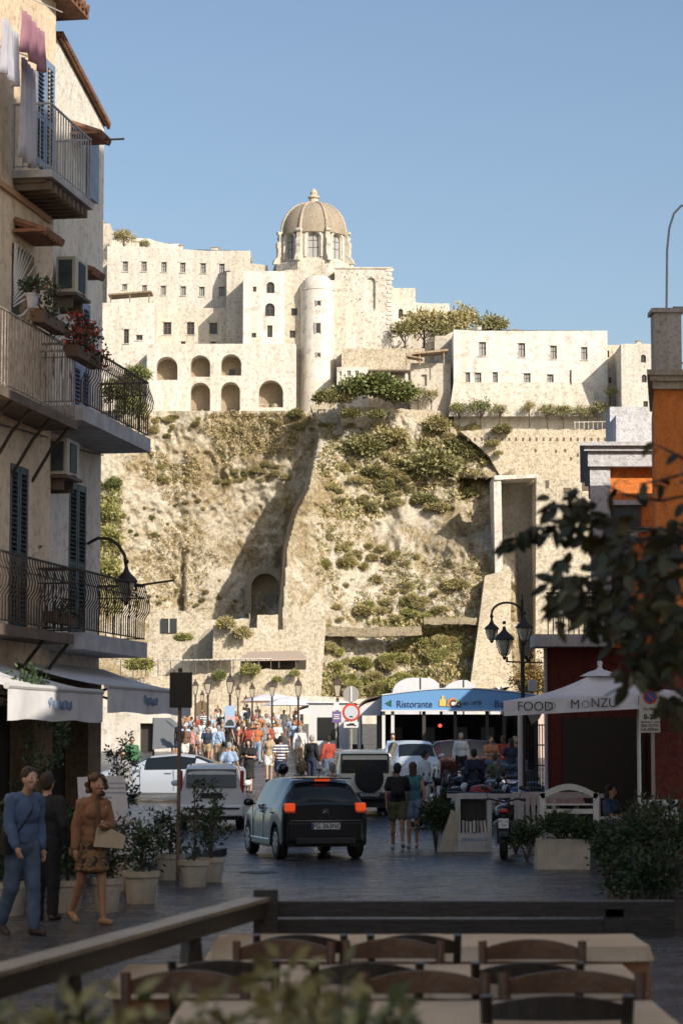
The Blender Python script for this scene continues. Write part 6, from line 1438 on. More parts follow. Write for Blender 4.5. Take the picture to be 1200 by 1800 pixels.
# =================================================================== TWO WHEELERS
def wheel2(r_, parent, y, z, r=.3, w=.06, name='wheel'):
    t = MB(); pts = [(math.cos(2 * math.pi * k / 24) * (r - w), math.sin(2 * math.pi * k / 24) * (r - w)) for k in range(25)]; t.tube([(0, y + a, z + b) for a, b in pts], w, 8, caps=False); o_ = t.build(name, TYRE, parent, smooth=60)
    s_ = MB()
    for k in range(6): a = k * math.pi / 3; s_.tube([(0, y, z), (0, y + math.cos(a) * (r - w * 1.2), z + math.sin(a) * (r - w * 1.2))], .016, 5)
    s_.lathe([(.05, -.05), (.05, .05)], (0, 0, 0), 8) if False else None
    s_.ell((0, y, z), (.05, .07, .07), 8, 6); q = s_.build('rim', RIM, parent); q.parent = o_
def motorcycle(label, loc, rz, m, plate=True, topcase=False, name='motorcycle'):
    r_ = root(name, label, 'motorcycle', loc, rz); wheel2(None, r_, -.68, .31, .31, .075); wheel2(None, r_, .72, .31, .31, .055)
    f = MB(); f.tube([(0, -.68, .31), (0, -.2, .42), (0, .1, .35)], .04, 8)
    for s in (-1, 1): f.tube([(s * .09, .72, .31), (s * .09, .60, .62), (s * .09, .48, .98)], .028, 8); f.tube([(s * .10, -.68, .31), (s * .12, -.48, .66)], .025, 6)
    f.tube([(0, .45, .90), (0, .1, .72), (0, -.3, .70), (0, -.75, .80)], .035, 8); f.build('frame', BLKP, r_, smooth=50)
    e = MB().box((0, .08, .42), (.34, .42, .36), taper=.8); e.ell((0, .08, .60), (.2, .22, .12), 10, 6)
    for k in range(5): e.box((0, .08, .5 + k * .035), (.38, .3, .012))
    e.build('engine', mat('engine_alloy', (.16, .16, .17), rough=.4, metal=.7), r_)
    MB().ell((0, .20, .84), (.17, .30, .14), 16, 10).build('tank', m, r_, smooth=60); se = MB(); se.ell((0, -.30, .80), (.15, .36, .075), 14, 8); se.ell((0, -.62, .86), (.11, .2, .06), 12, 8); se.build('seat', BLKP, r_, smooth=60)
    h = MB().tube([(-.40, .34, 1.04), (-.25, .42, 1.06), (0, .47, 1.0), (.25, .42, 1.06), (.40, .34, 1.04)], .018, 8)
    for s in (-1, 1): h.tube([(s * .28, .42, 1.06), (s * .34, .42, 1.22)], .008, 5); h.ell((s * .35, .42, 1.26), (.075, .02, .045), 10, 6); h.tube([(s * .40, .34, 1.04), (s * .30, .38, 1.05)], .024, 8)
    h.build('handlebar', BLKP, r_, smooth=50); MB().ell((0, .60, .92), (.11, .10, .11), 14, 10).build('headlight', LMP, r_, smooth=60)
    g = MB()
    for t in range(9): pass
    pts = [(0, -.68 + .37 * math.cos(R(a)), .31 + .37 * math.sin(R(a))) for a in range(40, 170, 15)]
    for a, b in zip(pts, pts[1:]): g.box(((0), (a[1] + b[1]) / 2, (a[2] + b[2]) / 2), (.17, ((a[1] - b[1]) ** 2 + (a[2] - b[2]) ** 2) ** .5 + .02, .012), rx=math.atan2(b[2] - a[2], b[1] - a[1]))
    g.build('mudguard', m, r_); x = MB().tube([(.15, .2, .32), (.18, -.3, .30), (.20, -.85, .44)], [.03, .045, .06], 10); x.build('exhaust', CHR, r_, smooth=40)
    bx(r_, 'tail_lamp', (0, -.84, .88), (.16, .06, .07), REDD)
    if plate: q = bx(r_, 'number_plate', (0, -.98, .66), (.18, .012, .18), PLATE, rx=R(-18)); t_ = text('FC 13\n754', .07, BLKP, r_, 'plate_lettering', (0, -.992, .66), (math.pi / 2 - R(18), 0, 0), .001); t_.parent = q
    if topcase: MB().box((0, -.78, 1.06), (.42, .38, .28), taper=.85).build('top_case', BLKP, r_)
    return r_
def scooter(label, loc, rz, m, screen=False, name='scooter'):
    r_ = root(name, label, 'scooter', loc, rz); wheel2(None, r_, -.58, .23, .23, .06); wheel2(None, r_, .62, .23, .23, .055)
    b = MB(); b.ell((0, -.42, .52), (.20, .42, .26), 16, 10); b.ell((0, -.70, .66), (.15, .2, .12), 12, 8); b.box((0, .12, .28), (.34, .60, .10)); b.build('rear_body', m, r_, smooth=45)
    s_ = MB(); s_.prism([(-.22, .28), (.22, .28), (.20, .75), (.10, 1.0), (-.10, 1.0), (-.20, .75)], (0, .40, 0), (1, 0, 0), (0, .12, 1), (0, 1, 0), .08); s_.ell((0, .62, .46), (.09, .22, .12), 12, 8); s_.build('front_shield', m, r_, smooth=40)
    MB().ell((0, -.34, .80), (.15, .40, .075), 14, 8).build('seat', BLKP, r_, smooth=60)
    f = MB().tube([(0, .62, .23), (0, .52, .6), (0, .42, 1.02)], .03, 8); f.build('fork', BLKP, r_)
    h = MB().tube([(-.34, .30, 1.06), (-.1, .42, 1.05), (.1, .42, 1.05), (.34, .30, 1.06)], .02, 8); h.ell((0, .42, 1.04), (.13, .09, .07), 12, 8)
    for s in (-1, 1): h.tube([(s * .24, .38, 1.06), (s * .30, .36, 1.22)], .007, 5); h.ell((s * .31, .36, 1.26), (.07, .02, .045), 10, 6)
    h.build('handlebar', BLKP, r_, smooth=50); MB().ell((0, .56, .82), (.10, .05, .08), 12, 8).build('headlight', LMP, r_, smooth=60)
    bx(r_, 'tail_lamp', (0, -.86, .62), (.18, .06, .08), REDD); bx(r_, 'number_plate', (0, -.90, .44), (.17, .012, .17), PLATE, rx=R(-15)); MB().tube([(.16, -.2, .24), (.2, -.75, .3)], .05, 8).build('exhaust', BLKP, r_)
    if screen: o_ = MB().prism([(-.2, 0), (.2, 0), (.17, .4), (-.17, .4)], (0, .46, .98), (1, 0, 0), (0, -.2, 1), (0, 1, 0), .01).build('windscreen', mat('screen_plastic', (.5, .55, .6), rough=.1, trans=.5), r_)
    return r_
PW = paint('white', (.60, .60, .60), metal=0); PBK = paint('gloss_black', (.015, .015, .02)); PSV = paint('silver', (.4, .42, .45), metal=.6); PRD = paint('red', (.4, .03, .02), metal=.1); PBL = paint('deep_blue', (.03, .07, .18))
motorcycle('black motorcycle seen from behind beside the white planter with the arch', GP(884, 44.3, 0), R(-4), PBK)
scooter('scooter ridden by the helmeted rider', GP(497, 51.3), 0, PSV); scooter('scooter ridden by the rider with fair curly hair', GP(531, 52.5), 0, PBK)
k_ = [('white scooter nearest the masked waiter', 775, 57.5, 75, PW, 's'), ('silver scooter with a clear screen behind the white one', 792, 60, 80, PSV, 'ss'), ('white scooter behind the fence corner', 812, 57, 70, PW, 'ss'), ('dark motorcycle left of the navy shirted man', 822, 64, 60, PBK, 'm'), ('red motorcycle in the middle of the parked row', 858, 58.5, 70, PRD, 'm'), ('silver motorcycle with top case', 880, 62, 60, PSV, 'mt'), ('black scooter with screen near the lamp post', 905, 60, 75, PBK, 'ss'), ('blue motorcycle leaning near the lamp post', 925, 57.5, 50, PBL, 'm'), ('black motorcycle at the right end of the row', 945, 60.5, 40, PBK, 'm'), ('white scooter deep in the row', 842, 67, 85, PW, 's'), ('silver scooter behind the red motorcycle', 868, 68, 80, PSV, 'ss')]
for lab, px, D, rz_d, m_, t in k_:
    (scooter(lab, GP(px, D), R(rz_d), m_, 'ss' == t) if t[0] == 's' else motorcycle(lab, GP(px, D), R(rz_d), m_, False, t == 'mt'))
# =================================================================== RESTAURANT, STALLS
WMET = mat('white_metal', (.60, .60, .60), rough=.5); CANV = mat('white_canvas', (.66, .66, .68), (.56, .56, .60), 2, .85); BLUES = mat('blue_sign', (.13, .30, .56), rough=.5); NAVYP = mat('dark_blue_letters', (.015, .025, .10), rough=.5)
DR = 88.0; kx = lambda px, D=DR: RX(px, D); kz = lambda py, D=DR: EYE + (1300 - py) / F * D
rs = root('restaurant_pavilion', 'glazed restaurant pavilion with curved blue sign band', 'restaurant', (kx(790), DR, GZ(DR)))
gz = GZ(DR); xa, xb = kx(671), kx(945); W_ = xb - xa
mb = MB(); n = 24      # sign band with an arched top, real thickness
pts = [(xa + W_ * k / n, kz(1224) + (kz(1214) - kz(1226)) * math.sin(math.pi * min(1, (k / n) * 1.0)) * 1.0) for k in range(n + 1)]
mb.prism([(xa, kz(1249)), (xb, kz(1249))] + pts[::-1], (0, DR - .12, 0), (1, 0, 0), (0, 0, 1), (0, 1, 0), .12); mb.build('sign_band', BLUES, rs, world=True)
mb = MB()
for k in range(n):    # barrel roof behind the band
    (x0_, z0_), (x1_, z1_) = pts[k], pts[k + 1]; mb.quad((x0_, DR - .16, z0_ + .05), (x1_, DR - .16, z1_ + .05), (x1_, DR + 13, z1_ + .05), (x0_, DR + 13, z0_ + .05)); mb.quad((x0_, DR - .16, z0_ + .01), (x0_, DR - .16, z0_ + .05), (x1_, DR - .16, z1_ + .05), (x1_, DR - .16, z1_ + .01))
mb.build('roof', CANV, rs, world=True)
mb = MB(); mb.box(((xa + xb) / 2, DR - .14, kz(1249) - .02), (W_ + .06, .14, .05)); mb.build('band_trim', WMET, rs, world=True)
for px in (674, 690, 745, 800, 856, 886, 915, 943):
    m_ = MB().box((kx(px), DR + .05, (gz + kz(1250)) / 2), (.12, .12, kz(1250) - gz)); m_.build('post', WMET if px < 700 else mat('dark_frame', (.05, .045, .04)), rs, world=True)
mb = MB(); mb.box((xa + .04, DR + 6.5, (gz + kz(1250)) / 2), (.05, 12.8, kz(1250) - gz)); mb.box((xb - .04, DR + 6.5, (gz + kz(1250)) / 2), (.05, 12.8, kz(1250) - gz)); mb.build('side_glazing', mat('dim_glass', (.05, .06, .06), rough=.08, trans=.6), rs, world=True)
mb = MB(); mb.box(((xa + xb) / 2, DR + 12.9, (gz + kz(1250)) / 2), (W_, .1, kz(1250) - gz)); mb.build('back_wall', mat('shop_interior', (.05, .04, .03)), rs, world=True)
mb = MB(); mb.box((kx(835), DR + 3.0, gz + .55), (2.6, .6, 1.1)); mb.box((kx(835), DR + 3.0, gz + 1.12), (2.8, .7, .05)); mb.build('counter', mat('brown_counter', (.12, .06, .03)), rs, world=True)
for q in (700, 760, 820, 870):
    MB().box((kx(q), DR + 4.5, gz + 1.5), (.5, .06, .7)).build('inner_panel', mat('pale_panel', (.30, .30, .28)), rs, world=True)
MB().ell((kx(774), DR + .4, kz(1276)), (.07,) * 3, 10, 8).build('red_lantern', mat('red_lantern', (.7, .05, .03), emit=((1, .1, .05), 1.2)), rs, world=True)
yt = DR - .135
def rtext(s, px, py, size, m=NAVYP, **k): return text(s, size, m, rs, 'sign_lettering', Vector((kx(px), yt - .004, kz(py))) - rs.location, (math.pi / 2, 0, 0), .004, **k)
rtext('Ristorante', 728, 1239, .36, sx=.86); rtext('dal 1978', 828, 1237, .2, shear=.3); rtext('Bar', 880, 1239, .36)
mb = MB().prism([(-.13, 0), (.1, .13), (.1, -.13)], (kx(683), yt, kz(1237)), (1, 0, 0), (0, 0, 1), (0, 1, 0), -.01); mb.build('sign_arrow', mat('dark_green_print', (.02, .10, .07)), rs, world=True)
r3 = random.Random(4)
for nm, c_, pts_ in (('painted_bottle', (.72, .50, .10), [(772, 1242), (783, 1242), (783, 1232), (780, 1229), (780, 1224), (776, 1224), (776, 1229), (772, 1232)]), ('painted_food', (.55, .22, .05), [(784, 1243), (802, 1243), (804, 1234), (797, 1227), (787, 1230)]), ('painted_plate', (.70, .68, .60), [(790, 1241), (808, 1241), (806, 1235), (793, 1235)]), ('painted_leaf', (.10, .35, .18), [(802, 1243), (812, 1243), (809, 1232), (803, 1231)])):
    MB().prism([(kx(a), kz(b)) for a, b in pts_], (0, yt - .001 * len(nm), 0), (1, 0, 0), (0, 0, 1), (0, 1, 0), -.006).build(nm, mat(nm, c_), rs, world=True)
text('Co', .34, NAVYP, rs, 'sign_lettering', Vector((kx(800), yt - .03, kz(1238))) - rs.location, (math.pi / 2, 0, 0), .004, bold=.008)
# low side canopies and the stalls beyond
def stall(label, px0, px1, py_top, py_eave, D, dep, rows=5, ribs=True, wallm=None):
    z0 = GZ(D); r_ = root('market_stall', label, 'stall', (RX((px0 + px1) / 2, D), D, z0)); x0_, x1_ = RX(px0, D), RX(px1, D); ze = EYE + (1300 - py_eave) / F * D; zt_ = EYE + (1300 - py_top) / F * D
    mb = MB(); nn = 8
    for k in range(nn):
        a = k / nn * math.pi / 2; b = (k + 1) / nn * math.pi / 2; ya = x0_ + (x1_ - x0_) * (1 - math.cos(a)); yb = x0_ + (x1_ - x0_) * (1 - math.cos(b)); za = ze + (zt_ - ze) * math.sin(a); zb2 = ze + (zt_ - ze) * math.sin(b)
        mb.quad((ya, D, za), (yb, D, zb2), (yb, D + dep, zb2), (ya, D + dep, za))
    mb.quad((x0_, D, ze), (x0_, D + dep, ze), (x0_, D + dep, ze - .18), (x0_, D, ze - .18)); mb.quad((x1_, D, zt_), (x0_, D, ze), (x0_, D, ze - .18), (x1_, D, ze - .18)); mb.build('canopy', CANV, r_, world=True)
    if ribs:
        for j in range(rows + 1):
            m_ = MB(); y = D + dep * j / rows; m_.tube([(x0_ + (x1_ - x0_) * (1 - math.cos(t * .2)), y - .02, ze + (zt_ - ze) * math.sin(t * .2) + .02) for t in range(8)], .035, 5); m_.build('canopy_rib', FRAMEB, r_, world=True)
            m_ = MB().tube([(x0_ + .05, y, z0), (x0_ + .05, y, ze)], .045, 6); m_.build('post', WMET, r_, world=True)
    MB().box((x0_ + .9, D + dep / 2, z0 + .45), (.5, dep * .9, .9)).build('counter', wallm or mat('brown_counter', (.12, .06, .03)), r_, world=True)
    MB().box((x1_, D + dep / 2, (z0 + ze) / 2), (.1, dep, ze - z0)).build('back_wall', mat('shop_interior', (.05, .04, .03)), r_, world=True); return r_
stall('white ribbed canopy bay joined to the left of the restaurant', 630, 671, 1226, 1250, 90, 9, 4); stall('striped canopy stall in front of the far stalls', 590, 634, 1238, 1252, 100, 9, 4)
stall('long far stall with brown posts left of the road signs', 548, 604, 1236, 1250, 112, 12, 6); stall('farthest stall canopy at the end of the crowd', 524, 556, 1240, 1250, 132, 12, 4)
vb = root('ice_cream_van', 'white van like kiosk behind the road signs', 'kiosk', (RX(578, 97), 97, GZ(97))); MB().box((0, 0, 1.35), (1.6, 2.2, 2.5)).build('body', WMET, vb); MB().box((-.1, -1.115, 1.6), (.7, .03, .9)).build('window', CGL, vb); MB().box((0, 0, 2.65), (1.8, 2.4, .08)).build('roof', CANV, vb)
for lab, px0, px1, py in (('white rounded canopy left behind the restaurant roof', 690, 772, 1192), ('white rounded canopy right behind the restaurant roof', 778, 836, 1196), ('small pale canopy far right behind the restaurant', 862, 885, 1208)):
    D = 106; z0 = kz(1225, D); c = root('rounded_canopy', lab, 'canopy', (RX((px0 + px1) / 2, D), D, GZ(D))); hw = (RX(px1, D) - RX(px0, D)) / 2; zt_ = kz(py, D); mb = MB(); prof = [(-hw, z0 - 2.2)] + [(-hw + .9 - .9 * math.cos(t * .26), zt_ - .65 + .65 * math.sin(t * .26)) for t in range(7)] + [(hw - .35, zt_ - .02), (hw, zt_ - .25), (hw, z0 - 2.2)]
    mb.prism([(c.location.x + a, b) for a, b in prof], (0, D, 0), (1, 0, 0), (0, 0, 1), (0, 1, 0), 3.2); mb.build('cover', CANV, c, world=True); MB().box((c.location.x, D + 1.6, (GZ(D) + z0 - 2.2) / 2), (hw * 1.8, 2.8, z0 - 2.2 - GZ(D))).build('base', WMET, c, world=True)
    MB().tube([(c.location.x - hw * .0 + .2, D - .02, zt_), (c.location.x + .2, D - .02, z0 - 1)], .03, 5).build('seam', FRAMEB, c, world=True)
# grey tarpaulin tent at the far left and stone doorway wall
tn = root('grey_tent', 'grey tarpaulin tent shading the left edge of the causeway', 'tent', (RX(300, 108), 108, GZ(108))); q = lambda px, py, D: P(px, py, D); mb = MB()
A_, B_, C_, D_2 = q(270, 1262, 108), q(334, 1312, 106), q(268, 1318, 106), q(300, 1262, 113); mb.quad(A_, B_, C_); mb.quad(A_, D_2, q(352, 1306, 112), B_); mb.build('canvas', mat('grey_tarp', (.13, .14, .15), rough=.8), tn, world=True)
mb = MB(); mb.tube([A_, (A_.x, A_.y, GZ(108))], .05, 6); mb.build('pole', FRAMEB, tn, world=True)
hw_ = root('gate_building', 'pale little gate building with a dark doorway at the left of the crowd', 'building', (RX(235, 122), 122, GZ(122))); mb = MB(); X0, X1 = RX(150, 122), RX(300, 122)
facade(mb, (0, 122, 0), (1, 0, 0), (0, 1, 0), X0, X1, GZ(122), kz(1236, 122), [(RX(246, 122), RX(270, 122), GZ(122), kz(1272, 122))], .5); mb.quad((X1, 122, GZ(122)), (X1, 128, GZ(122)), (X1, 128, kz(1236, 122)), (X1, 122, kz(1236, 122))); mb.quad((X0, 122, kz(1236, 122)), (X1, 122, kz(1236, 122)), (X1, 128, kz(1236, 122)), (X0, 128, kz(1236, 122))); mb.build('wall', WALL, hw_, world=True)
MB().box((RX(258, 122), 122.45, GZ(122) + 1), (.9, .1, 2.2)).build('door', DARKIN, hw_, world=True)
# market umbrellas and stone parapets along the crowd
wallm_ = lambda lab, pts, D, m_: wallpoly('parapet_wall', lab, 'wall', pts, D, 1.2, m_)
wallm_('low sunlit parapet behind the crowd', [(290, 1345), (290, 1262), (420, 1256), (530, 1258), (530, 1345)], 196, WALL)
def brolly(label, px, D, r, h, m_, name='market_umbrella'):
    b = root(name, label, 'umbrella', GP(px, D)); MB().tube([(0, 0, 0), (0, 0, h)], .03, 6).build('pole', WMET, b); mb = MB(); i = 0; mb.lathe([(r, h - .55), (r * .55, h - .18), (.05, h + .03)], (0, 0, 0), 8); mb.f = [f for f in mb.f if len(f) == 4]; mb.build('canopy', m_, b); return b
brolly('low white umbrella at the right end of the crowd', 478, 172, 2.2, 2.7, CANV); brolly('rust coloured umbrella far behind the crowd', 452, 188, 1.4, 2.5, C['rust']); brolly('white umbrella over the crowd by the farthest stall', 510, 150, 1.8, 2.6, CANV)

# =================================================================== LAMPS AND SIGNS
def post_lamp(label, px, D, py_top, poster=None):
    z0 = GZ(D); zt_ = kz(py_top, D); h = zt_ - z0; r_ = root('street_lamp', label, 'street lamp', GP(px, D)); mb = MB()
    mb.lathe([(.14, 0), (.14, .25), (.09, .35), (.08, .8), (.055, 1.0), (.045, h - .95), (.07, h - .93), (.03, h - .85)], (0, 0, 0), 10); mb.build('post', IRON, r_, smooth=40)
    g = MB().lathe([(.10, h - .80), (.19, h - .38)], (0, 0, 0), 4, a0=math.pi / 4); g.build('glass', LAMPG, r_)
    c = MB().lathe([(.23, h - .37), (.15, h - .2), (.05, h - .12), (.05, h - .05), (.02, h)], (0, 0, 0), 4, a0=math.pi / 4); c.build('cap', IRON, r_)
    f_ = MB(); f_.lathe([(.11, h - .84), (.11, h - .80)], (0, 0, 0), 4, a0=math.pi / 4)
    for k in range(4): a = math.pi / 4 + k * math.pi / 2; f_.tube([(.10 * math.cos(a), .10 * math.sin(a), h - .82), (.20 * math.cos(a), .20 * math.sin(a), h - .36)], .014, 4)
    f_.build('lantern_frame', IRON, r_); return r_
for lab, px, D, py in (('street lamp nearest the dark board, left one of a close pair', 343, 128, 1194), ('street lamp right of the pair behind the dark board', 365, 108, 1188), ('tallest causeway lamp, with a poster on its post', 404, 96, 1183), ('short far lamp just right of the poster lamp', 418, 150, 1203), ('lamp above the orange shirted man', 443, 132, 1200), ('lamp in the middle of the crowd', 478, 118, 1195), ('lamp left of the far stalls', 524, 104, 1191), ('lamp behind the round road signs', 593, 92, 1188), ('tiny far lamp between the left pair', 355, 178, 1214), ('tiny far lamp left of the dark board', 325, 185, 1217), ('far thin lamp right of the poster', 432, 190, 1222)): post_lamp(lab, px, D, py)
SIGNG = mat('sign_grey', (.30, .29, .27), rough=.5); SIGNR = mat('sign_red', (.55, .06, .03), rough=.4); SIGNW = mat('sign_white', (.66, .66, .66), rough=.4); SIGNB = mat('sign_black', (.012, .012, .012), rough=.5)
po = root('poster', 'small landscape poster board tied to the tallest causeway lamp', 'poster', (RX(404, 95.8), 95.7, kz(1280, 95.8))); MB().box((0, 0, .45), (.40, .04, .85)).build('board', mat('poster_sky', (.32, .45, .62)), po); mb = MB(); mb.prism([(-.17, .08), (.17, .08), (.17, .20), (.05, .34), (-.08, .30), (-.17, .18)], (0, -.022, 0), (1, 0, 0), (0, 0, 1), (0, -1, 0), .004); mb.build('printed_island', mat('print_dark', (.04, .05, .04)), po)
MB().prism([(-.17, .3), (.17, .3), (.17, .48), (-.17, .48)], (0, -.021, 0), (1, 0, 0), (0, 0, 1), (0, -1, 0), .002).build('printed_haze', mat('print_pink', (.50, .38, .42)), po)
def disc(parent, name, c, r, m_, th=.02, n=28): return MB().add(MB().lathe([(r, 0), (r, th)], (0, 0, 0), n), Matrix.Translation(c) @ Matrix.Rotation(math.pi / 2, 4, 'X')).build(name, m_, parent)
DS = 70.0; sg = root('road_sign', 'post with a grey sign back above a red ringed no entry for vehicles sign', 'road sign', GP(617, DS)); s_z = lambda py: kz(py, DS) - GZ(DS)
MB().tube([(0, .03, 0), (0, .03, s_z(1206))], .03, 8).build('post', SIGNG, sg); disc(sg, 'sign_back', (0, 0, s_z(1221)), .235, SIGNG); MB().box((0, -.035, s_z(1221)), (.05, .02, .44)).build('sign_bracket', SIGNW, sg)
d_ = disc(sg, 'red_ring', (0, -.02, s_z(1253)), .26, SIGNR); w_ = disc(sg, 'sign_face', (0, -.045, s_z(1253)), .195, mat('sign_pale_face', (.50, .52, .58)), .004); w_.parent = d_
MB().box((0, -.052, s_z(1260.5)), (.10, .006, .035)).build('sign_mark', SIGNB, sg); pl_ = MB().box((0, -.02, s_z(1274.5)), (.42, .015, .17)).build('sign_plate', SIGNW, sg)
mb = MB(); mb.box((-.09, -.03, s_z(1275)), (.09, .006, .05)); mb.box((.02, -.03, s_z(1274)), (.15, .006, .07)); mb.box((.12, -.03, s_z(1276)), (.06, .006, .035)); q_ = mb.build('tow_symbol', SIGNB, sg); q_.parent = pl_
sp = root('info_sign', 'white and purple panels on the lamp post left of the road signs', 'sign', (RX(591, 91), 91, GZ(91))); hz = lambda py: kz(py, 91) - GZ(91)
MB().tube([(0, .04, 0), (0, .04, hz(1232))], .03, 6).build('post', SIGNG, sp); MB().box((0, 0, hz(1242)), (.20, .03, .30)).build('white_panel', SIGNW, sp); MB().box((.01, 0, hz(1261)), (.34, .03, .42)).build('purple_panel', mat('sign_purple', (.15, .10, .24)), sp); mb = MB()
for k in range(3): mb.box((.01, -.02, hz(1257 + k * 3.4)), (.24 - .05 * (k % 2), .005, .03))
mb.build('faint_print', SIGNW, sp)
# dark board on a pole near the potted plants
bd = root('board_on_pole', 'dark rectangular board on a wooden pole rising from the potted plants', 'sign', GP(316, 36.2)); zz = lambda py: kz(py, 36.2); MB().tube([(-.02, 0, 0), (0, 0, zz(1195))], .028, 8).build('pole', mat('grey_wood', (.16, .12, .09)), bd, smooth=50); o_ = MB().box((.015, -.05, (zz(1183) + zz(1245)) / 2), (.335, .05, zz(1183) - zz(1245))).build('board', mat('board_back', (.018, .016, .012), rough=.7), bd); MB().box((0, 0, zz(1179)), (.06, .03, .06)).build('hanger', IRON, bd)
# white menu board left
wb = root('menu_board', 'white menu board leaning behind the woman with the cream bag', 'menu board', GP(190, 33.5)); hh_ = lambda py: kz(py, 33.5); mb = MB(); mb.prism([(-.42, hh_(1366)), (.22, hh_(1363)), (.37, hh_(1500)), (-.36, hh_(1500))], (0, 0, 0), (1, 0, 0), (0, 0, 1), (0, 1, 0), .04); mb.build('panel', mat('menu_white', (.60, .60, .63), (.52, .52, .56), 5), wb)
mb = MB(); r4 = random.Random(5)
for k in range(15):
    z = hh_(1376) - k * .065; x = -.1 if k < 3 else -.32
    mb.box((x + .18, -.005, z), (.3 + r4.random() * .12, .004, .014))
mb.build('faint_writing', mat('menu_ink', (.30, .34, .42)), wb)
for x in (-.3, .25): MB().tube([(x, .03, 0), (x, .03, hh_(1495))], .02, 6).build('leg', FRAMEB, wb)
# triple street lamp right
DT = 60.0; tl = root('street_lamp', 'tall three lantern street lamp in front of the cliff on the right', 'street lamp', GP(919, DT)); tz = lambda py: kz(py, DT); g0 = GZ(DT); X_ = lambda px: RX(px, DT)
mb = MB(); mb.lathe([(.16, g0), (.16, g0 + .3), (.10, g0 + .5), (.09, g0 + 1.1), (.06, g0 + 1.3), (.05, tz(1165)), (.045, tz(1120)), (.03, tz(1060)), (.05, tz(1058)), (.015, tz(1052)), (.02, tz(1046))], (X_(919), DT, 0), 12); mb.build('post', IRON, tl, world=True, smooth=40)
arc = [Vector((X_(892) + (X_(919) - X_(892)) * -math.cos(math.pi * t / 10) , DT, tz(1080) + .28 * math.sin(math.pi * t / 10))) for t in range(11)]
mb = MB(); mb.tube([Vector((X_(865), DT, tz(1092)))] + arc + [Vector((X_(916), DT, tz(1100)))], .028, 8); mb.build('curved_arm', IRON, tl, world=True, smooth=50)
lantern(tl, (X_(865), DT, tz(1091)), .5, .17); lantern(tl, (X_(921), DT - .25, tz(1086)), .62, .2)
mb = MB().tube([(X_(886), DT - .9, tz(1166)), (X_(955), DT + .1, tz(1166))], .022, 6); mb.tube([(X_(887), DT - .9, tz(1166)), (X_(887), DT - .9, tz(1158))], .03, 6); mb.build('cross_arm', IRON, tl, world=True); mb = MB(); c = Vector((RX(887, DT - .9), DT - .9, kz(1102, DT - .9)))
lantern(tl, c, .72, .23)
MB().box((X_(939), DT + .5, tz(1205)), (.2, .2, .28)).build('box', WMET, tl, world=True)
# parking sign right
DP = 39.0; ps = root('parking_sign', 'pale no parking sign reading 0-24 beside the big parasol', 'road sign', GP(1142, DP)); z_ = lambda py: kz(py, DP); MB().tube([(.05, .04, 0), (.05, .04, z_(1215))], .03, 8).build('post', SIGNG, ps); pn_ = MB().box((0, 0, (z_(1210) + z_(1269)) / 2), (.33, .03, z_(1210) - z_(1269))).build('panel', mat('sign_cream', (.52, .50, .43)), ps)
disc(ps, 'no_parking_disc', (.01, -.016, z_(1226)), .115, SIGNR, .004); disc(ps, 'blue_disc', (.01, -.022, z_(1226)), .088, mat('sign_blue', (.04, .09, .28)), .004); MB().box((.01, -.03, z_(1226)), (.17, .004, .022), ry=R(45)).build('red_bar', SIGNR, ps)
MB().box((0, 0, z_(1279.5)), (.33, .03, .16)).build('lower_panel', mat('sign_cream', (.52, .50, .43)), ps); text('0-24', .11, SIGNB, ps, 'sign_lettering', (0, -.02, z_(1261)), (math.pi / 2, 0, 0), .002, bold=.003); text('AL FINE', .06, SIGNB, ps, 'sign_lettering', (0, -.02, z_(1247)), (math.pi / 2, 0, 0), .002)
text('DA TUTTI\nLA ZONA', .062, SIGNB, ps, 'sign_lettering', (0, -.02, z_(1279.5)), (math.pi / 2, 0, 0), .002, bold=.001)

# =================================================================== BIG PARASOL
DQ = 42.0; gp = root('parasol', 'big white square parasol with lettered flap beside the red house', 'parasol', GP(1050, DQ)); Xq = lambda px, D=DQ: RX(px, D); Zq = lambda py, D=DQ: kz(py, D)
A1 = Vector((Xq(885), DQ, Zq(1233))); B1 = Vector((Xq(1215, 42.8), 42.8, Zq(1216, 42.8))); dirv = (B1 - A1).normalized(); back = Vector((.25, 3.3, .05)); C1 = B1 + back; D1 = A1 + back; ap = Vector((Xq(1055, 43.6), 43.6, Zq(1180, 43.6)))
mb = MB()
for a, b in ((A1, B1), (B1, C1), (C1, D1), (D1, A1)):
    nn = 8
    for i in range(nn):
        for j in range(nn):
            def pt(u, v): e = a.lerp(b, u); q = e.lerp(ap, v); q.z -= .16 * math.sin(math.pi * v) * (1 - .4 * abs(2 * u - 1)); return q
            mb.quad(pt(i / nn, j / nn), pt((i + 1) / nn, j / nn), pt((i + 1) / nn, (j + 1) / nn), pt(i / nn, (j + 1) / nn))
mb.build('canopy', CANV, gp, world=True, smooth=40); mb = MB(); dz = Vector((0, 0, -.26))
for a, b in ((A1, B1), (B1, C1), (C1, D1), (D1, A1)):
    for i in range(12):
        u, v = i / 12, (i + 1) / 12; w1 = Vector((0, -.02 * math.sin(u * 20), 0)); w2 = Vector((0, -.02 * math.sin(v * 20), 0)); mb.quad(a.lerp(b, u) + dz + w1, a.lerp(b, v) + dz + w2, a.lerp(b, v), a.lerp(b, u))
mb.build('flap', CANV, gp, world=True)
wpst = root('white_post', 'slim white post beside the three lantern street lamp', 'post', GP(914, 49.2)); MB().lathe([(.05, 0), (.05, 2.7), (.03, 2.72)], (0, 0, 0), 10).build('shaft', WMET, wpst)
mb = MB(); mb.lathe([(.36, -.10), (.2, -.02), (.07, .02), (.035, .06), (.05, .16), (.02, .18)], ap + Vector((0, 0, .0)), 8); mb.build('vent_cap', CANV, gp, world=True, smooth=30)
